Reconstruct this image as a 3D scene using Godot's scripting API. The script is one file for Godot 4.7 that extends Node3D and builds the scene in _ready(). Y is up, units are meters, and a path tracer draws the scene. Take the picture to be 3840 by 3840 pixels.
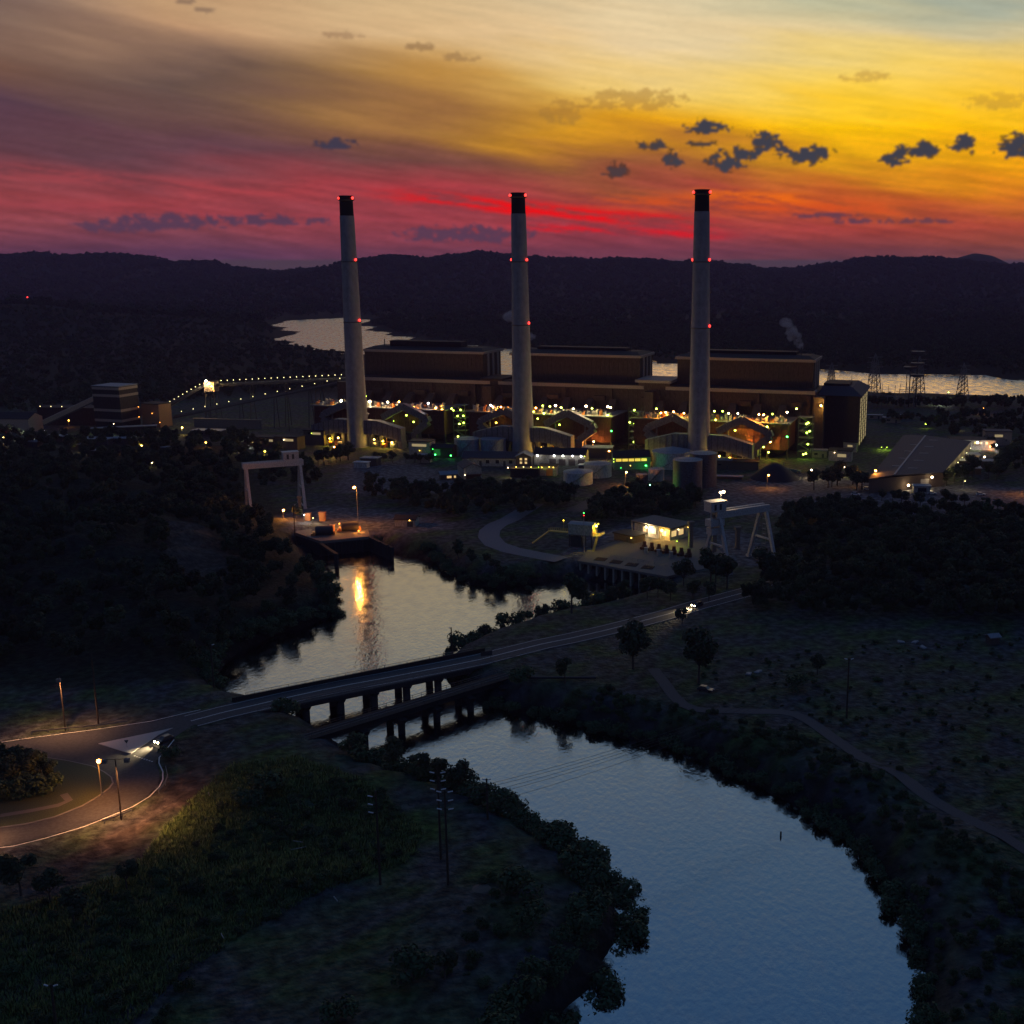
extends Node3D
# A coal power station on a tidal river at dusk, seen from the air. Metres, y up, water at y = 0.

const PLANT_TURN := 16.5                        # degrees the row of boilers and stacks is turned from the x axis
const PLANT_AT := Vector3(-64.3, 6.0, -672.0)   # foot of the middle stack
const LAND := 6.0

var rng := RandomNumberGenerator.new()
var fbm := FastNoiseLite.new()
var M := {}
var tex := {}
var river: PackedVector2Array
var estuary: PackedVector2Array
var bank_near: PackedVector2Array
var bank_far: PackedVector2Array
var basin_shore: PackedVector2Array
var estuary_shore: PackedVector2Array
var sdf := PackedFloat32Array()
const SX0 := -610.0
const SZ0 := -970.0
const SNX := 105
const SNZ := 93
var crowns := {}
var bumps := []

# ---------------------------------------------------------------- mesh building
class Sh:
	var v := PackedVector3Array()
	var n := PackedVector3Array()
	var uv := PackedVector2Array()
	var col := PackedColorArray()
	var ix := PackedInt32Array()

	func face(a: Vector3, b: Vector3, c: Vector3, nn: Vector3) -> void:
		var k := v.size()
		v.append_array([a, b, c])
		n.append_array([nn, nn, nn])
		if (b - a).cross(c - a).dot(nn) > 0.0:
			ix.append_array([k, k + 2, k + 1])
		else:
			ix.append_array([k, k + 1, k + 2])

	func quad(a: Vector3, b: Vector3, c: Vector3, d: Vector3, nn := Vector3.ZERO) -> void:
		if nn == Vector3.ZERO:
			nn = -(b - a).cross(c - a).normalized()
		var k := v.size()
		v.append_array([a, b, c, d])
		n.append_array([nn, nn, nn, nn])
		if (b - a).cross(c - a).dot(nn) > 0.0:
			ix.append_array([k, k + 2, k + 1, k, k + 3, k + 2])
		else:
			ix.append_array([k, k + 1, k + 2, k, k + 2, k + 3])

	func hull(p: Array) -> void:      # eight corners, 0-3 below and 4-7 above, in the same turning order
		var mid := Vector3.ZERO
		for q in p:
			mid += q / 8.0
		for f in [[0, 1, 2, 3], [4, 5, 6, 7], [0, 1, 5, 4], [1, 2, 6, 5], [2, 3, 7, 6], [3, 0, 4, 7]]:
			var a: Vector3 = p[f[0]]
			var b: Vector3 = p[f[1]]
			var c: Vector3 = p[f[2]]
			var d: Vector3 = p[f[3]]
			var nn := (c - a).cross(d - b).normalized()
			if nn.dot((a + b + c + d) / 4.0 - mid) < 0.0:
				nn = -nn
			quad(a, b, c, d, nn)

	func box(c: Vector3, s: Vector3, yaw := 0.0) -> void:
		var r := Basis(Vector3.UP, yaw)
		var h := s / 2.0
		var p := []
		for y in [-h.y, h.y]:
			for q in [[-1, -1], [1, -1], [1, 1], [-1, 1]]:
				p.append(c + r * Vector3(q[0] * h.x, y, q[1] * h.z))
		hull(p)

	func block(x0: float, x1: float, y0: float, y1: float, z0: float, z1: float) -> void:
		box(Vector3((x0 + x1) / 2, (y0 + y1) / 2, (z0 + z1) / 2), Vector3(absf(x1 - x0), absf(y1 - y0), absf(z1 - z0)))

	func beam(a: Vector3, b: Vector3, w: float, h: float) -> void:
		var d := (b - a).normalized()
		var side := d.cross(Vector3.UP)
		side = (Vector3.RIGHT if side.length() < 0.01 else side.normalized()) * w / 2.0
		var up := side.cross(d).normalized() * h / 2.0
		hull([a - side - up, a + side - up, b + side - up, b - side - up, a - side + up, a + side + up, b + side + up, b - side + up])

	func rod(a: Vector3, b: Vector3, r0: float, r1: float, seg := 8) -> void:
		var d := (b - a).normalized()
		var s := d.cross(Vector3.RIGHT if absf(d.x) < 0.8 else Vector3.UP).normalized()
		var t := d.cross(s)
		var k := v.size()
		for i in seg + 1:
			var o := s * cos(TAU * i / seg) + t * sin(TAU * i / seg)
			v.append_array([a + o * r0, b + o * r1])
			n.append_array([o, o])
		for i in seg:
			_tri(k + 2 * i, k + 2 * i + 1, k + 2 * i + 2)
			_tri(k + 2 * i + 1, k + 2 * i + 3, k + 2 * i + 2)
		for e in [[a, -d, r0], [b, d, r1]]:
			if e[2] > 0.01:
				for i in seg:
					var o1 := s * cos(TAU * i / seg) + t * sin(TAU * i / seg)
					var o2 := s * cos(TAU * (i + 1) / seg) + t * sin(TAU * (i + 1) / seg)
					face(e[0], e[0] + o1 * e[2], e[0] + o2 * e[2], e[1])

	func _tri(a: int, b: int, c: int) -> void:
		if (v[b] - v[a]).cross(v[c] - v[a]).dot(n[a] + n[b] + n[c]) > 0.0:
			ix.append_array([a, c, b])
		else:
			ix.append_array([a, b, c])

	func lathe(prof: Array, seg := 24, c := Vector3.ZERO) -> void:   # Vector2(radius, height), smooth round and sharp at each step
		for j in prof.size() - 1:
			var p: Vector2 = prof[j]
			var q: Vector2 = prof[j + 1]
			var slope: Vector2 = Vector2(q.y - p.y, p.x - q.x).normalized()
			var k := v.size()
			for i in seg + 1:
				var o := Vector3(cos(TAU * i / seg), 0, sin(TAU * i / seg))
				v.append_array([c + o * p.x + Vector3(0, p.y, 0), c + o * q.x + Vector3(0, q.y, 0)])
				var nn := o * slope.x + Vector3(0, slope.y, 0)
				n.append_array([nn, nn])
			for i in seg:
				_tri(k + 2 * i, k + 2 * i + 1, k + 2 * i + 2)
				_tri(k + 2 * i + 1, k + 2 * i + 3, k + 2 * i + 2)

	func ball(c: Vector3, r: Vector3, rows := 5, seg := 8) -> void:
		var k := v.size()
		for j in rows + 1:
			for i in seg + 1:
				var a := PI * j / rows
				var o := Vector3(sin(a) * cos(TAU * i / seg), cos(a), sin(a) * sin(TAU * i / seg))
				v.append(c + o * r)
				n.append((o / r).normalized())
		for j in rows:
			for i in seg:
				var q := k + j * (seg + 1) + i
				_tri(q, q + 1, q + seg + 1)
				_tri(q + 1, q + seg + 2, q + seg + 1)

	func plate(poly: PackedVector2Array, y0: float, y1: float) -> void:   # a flat slab of any outline (x, z); y0 < y1 gives it sides
		var t := Geometry2D.triangulate_polygon(poly)
		for i in range(0, t.size(), 3):
			var p: Array[Vector3] = []
			for j in 3:
				p.append(Vector3(poly[t[i + j]].x, y1, poly[t[i + j]].y))
			face(p[0], p[1], p[2], Vector3.UP)
		if y1 > y0:
			var ccw := Geometry2D.is_polygon_clockwise(poly)
			for i in poly.size():
				var a := poly[i]
				var b := poly[(i + 1) % poly.size()]
				var d := (b - a).normalized()
				var nn := Vector3(d.y, 0, -d.x) * (1.0 if not ccw else -1.0)
				quad(Vector3(a.x, y0, a.y), Vector3(b.x, y0, b.y), Vector3(b.x, y1, b.y), Vector3(a.x, y1, a.y), -nn if Geometry2D.is_point_in_polygon((a + b) / 2 + Vector2(nn.x, nn.z) * 0.05, poly) else nn)

	func ribbon(line: PackedVector2Array, w: float, y: float, shift := 0.0) -> void:   # a strip along a line (x, z)
		var k := v.size()
		for i in line.size():
			var d := (line[mini(i + 1, line.size() - 1)] - line[maxi(i - 1, 0)]).normalized()
			var s := Vector2(-d.y, d.x)
			for e in [shift - w / 2, shift + w / 2]:
				var q: Vector2 = line[i] + s * e
				v.append(Vector3(q.x, y, q.y))
				n.append(Vector3.UP)
		for i in line.size() - 1:
			_tri(k + 2 * i, k + 2 * i + 1, k + 2 * i + 2)
			_tri(k + 2 * i + 1, k + 2 * i + 3, k + 2 * i + 2)

	func mesh() -> ArrayMesh:
		var a := []
		a.resize(Mesh.ARRAY_MAX)
		a[Mesh.ARRAY_VERTEX] = v
		a[Mesh.ARRAY_NORMAL] = n
		if col.size() == v.size() and v.size():
			a[Mesh.ARRAY_COLOR] = col
		a[Mesh.ARRAY_INDEX] = ix
		var m := ArrayMesh.new()
		m.add_surface_from_arrays(Mesh.PRIMITIVE_TRIANGLES, a)
		return m

# ---------------------------------------------------------------- scene helpers
func thing(called: String, label: String, category: String, at := Vector3.ZERO, yaw := 0.0, group := "") -> Node3D:
	var o := Node3D.new()
	o.name = called
	add_child(o, true)
	o.position = at
	o.rotation.y = yaw
	return tag(o, label, category, group)

func tag(o: Node3D, label: String, category: String, group := "") -> Node3D:
	o.set_meta("label", label)
	o.set_meta("category", category)
	if group:
		o.set_meta("group", group)
	return o

func part(called: String, s, m: Material, parent: Node3D = self) -> MeshInstance3D:
	var o := MeshInstance3D.new()
	o.name = called
	o.mesh = s.mesh() if s is Sh else s
	o.material_override = m
	parent.add_child(o, true)
	return o

func fine(called: String, s, m: Material, parent: Node3D) -> MeshInstance3D:     # a part whose pieces are too small to pick apart
	var o := part(called, s, m, parent)
	o.set_meta("kind", "stuff")
	return o

func ordinal(i: int) -> String:
	return "%d%s" % [i, "th" if i % 100 in [11, 12, 13] else ["th", "st", "nd", "rd", "th", "th", "th", "th", "th", "th"][i % 10]]

func setting(called: String, s: Sh, m: Material, label := "") -> MeshInstance3D:
	var o := part(called, s, m)
	o.set_meta("kind", "structure")
	if label:
		o.set_meta("label", label)
	return o

func plant(u: float, d: float, y := LAND) -> Vector3:       # along the row of stacks, and away behind it
	var a := deg_to_rad(PLANT_TURN)
	return Vector3(PLANT_AT.x + u * cos(a) + d * sin(a), y, PLANT_AT.z + u * sin(a) - d * cos(a))

func plant_thing(called: String, label: String, category: String, u := 0.0, d := 0.0, group := "") -> Node3D:
	return thing(called, label, category, plant(u, d), -deg_to_rad(PLANT_TURN), group)

func noise_tex(key: String, freq: float, low: float, octaves := 4, type := FastNoiseLite.TYPE_SIMPLEX_SMOOTH) -> NoiseTexture2D:
	if not tex.has(key):
		var t := NoiseTexture2D.new()
		t.width = 512
		t.height = 512
		t.seamless = true
		t.noise = FastNoiseLite.new()
		t.noise.noise_type = type
		t.noise.frequency = freq
		t.noise.fractal_octaves = octaves
		t.noise.seed = tex.size() + 3
		var ramp := Gradient.new()
		ramp.set_color(0, Color(low, low, low))
		ramp.set_color(1, Color(1, 1, 1))
		t.color_ramp = ramp
		tex[key] = t
	return tex[key]

func bump_tex(key: String, freq: float, strength := 4.0) -> NoiseTexture2D:
	if not tex.has(key):
		var t := NoiseTexture2D.new()
		t.width = 512
		t.height = 512
		t.seamless = true
		t.as_normal_map = true
		t.bump_strength = strength
		t.noise = FastNoiseLite.new()
		t.noise.noise_type = FastNoiseLite.TYPE_SIMPLEX_SMOOTH
		t.noise.frequency = freq
		t.noise.seed = 40 + tex.size()
		tex[key] = t
	return tex[key]

func mat(key: String, r: float, g: float, b: float, rough := 0.9, metal := 0.0) -> StandardMaterial3D:   # linear base colour
	var m := StandardMaterial3D.new()
	m.resource_name = key
	m.albedo_color = Color(r, g, b).linear_to_srgb()
	m.roughness = rough
	m.metallic = metal
	M[key] = m
	return m

func worn(m: StandardMaterial3D, t: Texture2D, scale: Vector3) -> StandardMaterial3D:
	m.albedo_texture = t
	m.uv1_triplanar = true
	m.uv1_world_triplanar = true
	m.uv1_scale = scale
	return m

func glow(key: String, r: float, g: float, b: float, energy: float) -> StandardMaterial3D:
	var m := mat(key, 0.5, 0.5, 0.5, 0.4)
	m.emission_enabled = true
	m.emission = Color(r, g, b).linear_to_srgb()
	m.emission_energy_multiplier = energy
	return m

# A fitting that shines: a bulb of up to 0.48 m, or a wide floodlight ball enlarged to stand for lamp glare, with a light of its own colour.
var lamp_mesh: ArrayMesh
var flood_mesh: ArrayMesh
func lamp(parent: Node3D, at: Vector3, kind: String, energy := 0.0, big := 1.0, called := "lamp") -> MeshInstance3D:
	var m: StandardMaterial3D = M["lamp_" + kind]
	var o := part(called, lamp_mesh if big <= 1.0 else flood_mesh, m, parent)
	o.position = at
	if big > 1.0:
		o.scale = Vector3.ONE * big
		o.rotation.y = -parent.rotation.y
	if energy > 0.0:
		var l := OmniLight3D.new()
		l.name = called + "_glow"
		l.light_color = m.emission
		l.light_energy = energy
		l.light_size = 0.2
		l.omni_range = 400.0
		l.omni_attenuation = 2.0
		l.shadow_enabled = true
		parent.add_child(l, true)
		l.position = at + (Basis(Vector3.UP, -parent.rotation.y) * Vector3(0, 0, 0.3 * big + 0.15) if big > 1.0 else Vector3.ZERO)
	return o

# ---------------------------------------------------------------- sky
var sky_az := [-180.0, -110.0, -60.0, -30.0, -20.0, -10.0, 0.0, 10.0, 20.0, 35.0, 70.0, 120.0, 180.0]
var sky_el := [-0.5, 1.5, 3.0, 4.5, 6.0, 8.0, 10.0, 12.0, 17.0, 25.0, 36.0, 55.0, 90.0]
var sky_rows := [
	"3a3a48 3c3848 4a3a4c 4b324b 503757 5f3c50 643c4b 5a3c46 5f4141 6a4440 4a4048 3c3c48 3a3a48",
	"404050 403c50 6a3e4e 8a424a 82424c 943e48 a03a44 a4403a ac4a32 905038 504550 404050 404050",
	"464858 464458 70444c 984448 9c4046 a43c42 a0443c c25828 d67a1c b06a30 604c50 464858 464858",
	"4c5064 4c4c62 584452 5f3c46 64414a 734641 985a34 d08a1c f2a010 c88a30 6a5658 4c5064 4c5064",
	"505670 50526c 5a4a58 553c4b 694b46 8c5f3c eaa41a ffc30a ffbe0f d8a040 74645f 505670 505670",
	"343c52 343a4e 4a424c 785546 66504a be8c46 f0c86c fcd45e fac850 d0aa62 544c4e 343c52 343c52",
	"364054 363e52 504a50 74605a be9470 dcb888 ecd0a0 dfca98 d0c298 b0a688 56585c 364054 364054",
	"384458 384256 565256 84706a c29c74 d2b488 d8c8a4 b8b89a 83989a 849090 505c64 384458 384458",
	"3c4a62 3c4860 585c68 a09088 d4bc9c e4cca4 d0c6ac acb6b4 94a8b0 8498a2 52647a 3c4a62 3c4a62",
	"445880 44587e 546884 7088a0 7e92ac 8499b0 8499b0 8098b0 7892ac 6c86a0 506890 445880 445880",
	"32507e 32507e 3a5a88 466a9a 4b72a2 4f78a8 4f78a8 4f78a8 4b74a4 446a9a 385886 32507e 32507e",
	"284270 284270 2a4474 2d4878 2f4a7a 2f4a7a 2f4a7a 2f4a7a 2d4878 2c4676 2a4472 284270 284270",
	"203862 203862 203862 203862 203862 203862 203862 203862 203862 203862 203862 203862 203862"]
var sky_grid := []

func sky_base(az: float, el: float) -> Vector3:
	az = wrapf(az, -180.0, 180.0)
	var i := 0
	while i < 11 and sky_az[i + 1] <= az:
		i += 1
	var j := 0
	while j < 11 and sky_el[j + 1] <= el:
		j += 1
	var s := clampf((az - sky_az[i]) / (sky_az[i + 1] - sky_az[i]), 0.0, 1.0)
	var t := clampf((el - sky_el[j]) / (sky_el[j + 1] - sky_el[j]), 0.0, 1.0)
	s = lerpf(s, s * s * (3 - 2 * s), 0.5)
	var a: Vector3 = sky_grid[j][i].lerp(sky_grid[j][i + 1], s)
	var b: Vector3 = sky_grid[j + 1][i].lerp(sky_grid[j + 1][i + 1], s)
	return a.lerp(b, t)

func sky_color(az: float, el: float, fine: bool) -> Color:
	var slant := el + 0.13 * az
	var wide := fbm.get_noise_2d(az * 1.5, slant * 10.0)
	var amp := clampf(el * 0.35, 0.15, 1.0) * (1.0 - smoothstep(14.0, 40.0, el))
	var c := sky_base(az + wide * 2.5, maxf(el + amp * 1.25 * wide, 0.0))
	if fine:
		var thin := fbm.get_noise_2d(az * 7.0 + 300.0, slant * 95.0)
		var tiny := fbm.get_noise_2d(az * 20.0 - 90.0, slant * 260.0)
		c *= 1.0 + clampf(1.25 - el * 0.12, 0.3, 1.0) * (0.17 * thin + 0.07 * tiny)
		for s in [[-12.5, 3.05, 4.0, 1.72, 0.36, Vector3(0.93, 0.06, 0.07), 1.0], [-6.0, 1.62, 5.0, 1.16, 0.2, Vector3(0.86, 0.1, 0.13), 0.95], [-31.0, 3.95, -10.0, 2.75, 0.3, Vector3(0.7, 0.26, 0.28), 0.45],
				[-30.0, 2.4, -8.0, 1.9, 0.25, Vector3(0.64, 0.24, 0.28), 0.4], [-3.0, 2.9, 14.0, 2.3, 0.45, Vector3(0.86, 0.32, 0.1), 0.75], [2.5, 3.1, 9.0, 2.85, 0.3, Vector3(0.98, 0.45, 0.05), 0.7]]:
			var k: float = (az - s[0]) / (s[2] - s[0])
			if k > -0.1 and k < 1.1:
				var off: float = absf(el - lerpf(s[1], s[3], k) + 0.22 * thin + 0.1 * wide) / s[4]
				var hit := clampf(1.35 - off, 0.0, 1.0) * smoothstep(-0.1, 0.3, k) * smoothstep(1.1, 0.75, k) * clampf(0.62 + 1.9 * thin, 0.0, 1.0)
				c = c.lerp(s[5], hit * s[6])
		for q in sky_puffs:
			var dx: float = (az - q[0]) / q[2]
			var dy: float = (el - q[1]) / q[3]
			if absf(dx) < 1.9 and absf(dy) < 2.2:
				var r := dx * dx + dy * dy * (1.7 if dy < 0.0 else 0.8)
				var puff := fbm.get_noise_2d(az * 40.0, el * 70.0) + 0.5 * fbm.get_noise_2d(az * 110.0 + 50.0, el * 150.0)
				c = c.lerp(q[5], smoothstep(0.05, 0.62, 1.0 - r + 1.35 * puff) * q[4])
	return Color(c.x, c.y, c.z)

var sky_puffs := []
func make_sky() -> ImageTexture:
	for row in sky_rows:
		var line := []
		for h in row.split(" "):
			var c := Color(h)
			line.append(Vector3(c.r, c.g, c.b))
		sky_grid.append(line)
	var dark := Vector3(0.17, 0.135, 0.125)
	var smoke := Vector3(0.62, 0.45, 0.22)
	var mauve := Vector3(0.34, 0.23, 0.32)
	sky_puffs = [[3.6, 6.1, 1.15, 0.36, 1.0, dark], [1.0, 5.3, 0.75, 0.26, 0.9, dark], [1.95, 4.6, 0.55, 0.4, 0.95, dark], [3.3, 5.38, 0.85, 0.17, 0.85, dark], [4.6, 4.5, 1.0, 0.5, 1.0, dark], [5.25, 4.75, 0.7, 0.55, 1.0, dark], [6.3, 5.3, 0.75, 0.55, 1.0, dark], [7.1, 5.1, 0.5, 0.4, 1.0, dark],
		[8.4, 4.75, 1.35, 0.46, 1.0, dark], [12.4, 4.5, 0.65, 0.35, 1.0, dark], [13.6, 4.9, 1.3, 0.4, 1.0, dark], [15.6, 5.1, 0.65, 0.5, 1.0, dark], [17.9, 4.95, 1.0, 0.6, 1.0, dark], [-0.7, 4.1, 0.7, 0.4, 0.75, dark], [-13.9, 5.2, 1.1, 0.26, 0.9, Vector3(0.2, 0.17, 0.24)],
		[0.0, 7.3, 2.6, 0.55, 0.45, smoke], [-3.3, 6.7, 1.1, 0.6, 0.45, smoke], [-9.8, 9.5, 0.8, 0.2, 0.5, Vector3(0.5, 0.38, 0.26)], [-8.0, 9.1, 0.9, 0.2, 0.4, Vector3(0.5, 0.38, 0.26)],
		[-20.0, 10.9, 0.5, 0.16, 0.5, Vector3(0.42, 0.34, 0.3)], [-19.2, 10.6, 0.5, 0.14, 0.5, Vector3(0.42, 0.34, 0.3)], [-13.3, 9.9, 0.9, 0.16, 0.4, Vector3(0.5, 0.38, 0.28)], [11.0, 8.2, 1.2, 0.25, 0.35, smoke], [17.0, 6.9, 1.6, 0.4, 0.3, smoke],
		[-21.5, 1.6, 2.6, 0.42, 0.95, mauve], [-17.5, 1.75, 3.2, 0.26, 0.95, mauve], [-23.5, 1.35, 1.8, 0.3, 0.9, mauve], [-8.0, 1.15, 3.3, 0.45, 0.9, mauve], [9.3, 2.05, 1.6, 0.12, 0.8, mauve], [13.0, 1.75, 2.4, 0.14, 0.7, mauve], [10.5, 1.8, 0.9, 0.16, 0.7, mauve]]
	var low := Image.create(512, 256, false, Image.FORMAT_RGBF)
	for y in 256:
		for x in 512:
			low.set_pixel(x, y, sky_color((x + 0.5) / 512.0 * 360.0 - (360.0 if x >= 256 else 0.0), 90.0 - (y + 0.5) / 256.0 * 180.0, false).srgb_to_linear())
	low.resize(4096, 2048, Image.INTERPOLATE_BILINEAR)
	for y in range(1024 - 216, 1024 + 6):           # the sunset quarter at full detail
		for x in range(-380, 300):
			low.set_pixel(posmod(x, 4096), y, sky_color((x + 0.5) / 4096.0 * 360.0, 90.0 - (y + 0.5) / 2048.0 * 180.0, true).srgb_to_linear())
	return ImageTexture.create_from_image(low)

# ---------------------------------------------------------------- land
func poly_distance(p: Vector2, poly: PackedVector2Array) -> float:     # outside positive
	var best := 1e9
	for i in poly.size():
		best = minf(best, p.distance_squared_to(Geometry2D.get_closest_point_to_segment(p, poly[i], poly[(i + 1) % poly.size()])))
	return sqrt(best) * (-1.0 if Geometry2D.is_point_in_polygon(p, poly) else 1.0)

func river_distance(x: float, z: float) -> float:
	var fx := clampf((x - SX0) / 10.0, 0.0, SNX - 1.001)
	var fz := clampf((z - SZ0) / 10.0, 0.0, SNZ - 1.001)
	var i := int(fx)
	var j := int(fz)
	var a := lerpf(sdf[j * SNX + i], sdf[j * SNX + i + 1], fx - i)
	var b := lerpf(sdf[(j + 1) * SNX + i], sdf[(j + 1) * SNX + i + 1], fx - i)
	return lerpf(a, b, fz - j)

var crest := PackedVector2Array([Vector2(-3017, 109), Vector2(-2724, 125), Vector2(-2476, 119), Vector2(-2350, 131), Vector2(-2227, 119), Vector2(-2059, 129), Vector2(-1956, 121), Vector2(-1793, 93), Vector2(-1688, 101), Vector2(-1586, 78), Vector2(-1441, 62), Vector2(-1358, 58), Vector2(-1274, 72), Vector2(-1149, 74), Vector2(-1043, 109), Vector2(-939, 123), Vector2(-815, 109), Vector2(-689, 123), Vector2(-606, 135), Vector2(-482, 127), Vector2(-399, 115), Vector2(-295, 111), Vector2(-150, 105), Vector2(-25, 111), Vector2(79, 105), Vector2(204, 95), Vector2(266, 105), Vector2(433, 85), Vector2(537, 68), Vector2(641, 72), Vector2(786, 89), Vector2(931, 113), Vector2(1055, 113), Vector2(1180, 113), Vector2(1264, 105), Vector2(1368, 93), Vector2(1452, 83), Vector2(1539, 87), Vector2(1783, 109), Vector2(2096, 99)])
func crest_at(x: float) -> float:
	if x <= crest[0].x:
		return crest[0].y
	for i in crest.size() - 1:
		if x < crest[i + 1].x:
			var t := (x - crest[i].x) / (crest[i + 1].x - crest[i].x)
			return lerpf(crest[i].y, crest[i + 1].y, t * t * (3 - 2 * t))
	return crest[-1].y

func far_land(x: float, z: float) -> float:
	var h := LAND - 1.0
	if z < -2500.0:
		var t := smoothstep(-2500.0, -4600.0, z)
		var c := crest_at(x) * (1.0 if z > -4600.0 else lerpf(1.0, 0.55, smoothstep(-4600.0, -5900.0, z)))
		var spurs := absf(fbm.get_noise_2d(x * 0.02, z * 0.008))
		h += (c - h) * pow(t, 1.15) * (1.0 - 1.1 * spurs * (1.0 - t)) + 40.0 * spurs * t * (1.0 - t)
		h = maxf(h, 150.0 * exp(-pow((x - 1690.0) / 200.0, 2.0) - pow((z + 5750.0) / 500.0, 2.0)))
	var k := Vector2((x + 1130.0) / 420.0, (z + 1900.0) / 260.0).length()
	h += 44.0 * exp(-k * k) * (1.0 + 0.4 * fbm.get_noise_2d(x * 0.2, z * 0.2))
	return h

func land(x: float, z: float) -> float:
	if x < -600.0 or x > 420.0 or z < -960.0 or z > -60.0:
		var f := far_land(x, z)
		if z < -950.0 and z > -3000.0:
			f = lerpf(-3.0, f, smoothstep(-14.0, 24.0, poly_distance(Vector2(x, z), estuary)))
		return f
	var h := LAND
	for b in bumps:
		var k := Vector2((x - b[0]) / b[2], (z - b[1]) / b[3]).length_squared()
		if k < 4.0:
			h += b[4] * exp(-k * 1.6) * (1.0 + 0.5 * fbm.get_noise_2d(x * 1.6, z * 1.6))
	return lerpf(-3.0, h, smoothstep(-5.0, 9.0, river_distance(x, z) + 1.6 * fbm.get_noise_2d(x * 3.0, z * 3.0)))

func in_any(p: Vector2, polys: Array) -> float:
	for q in polys:
		if Geometry2D.is_point_in_polygon(p, q):
			return 1.0
	return 0.0

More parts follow.
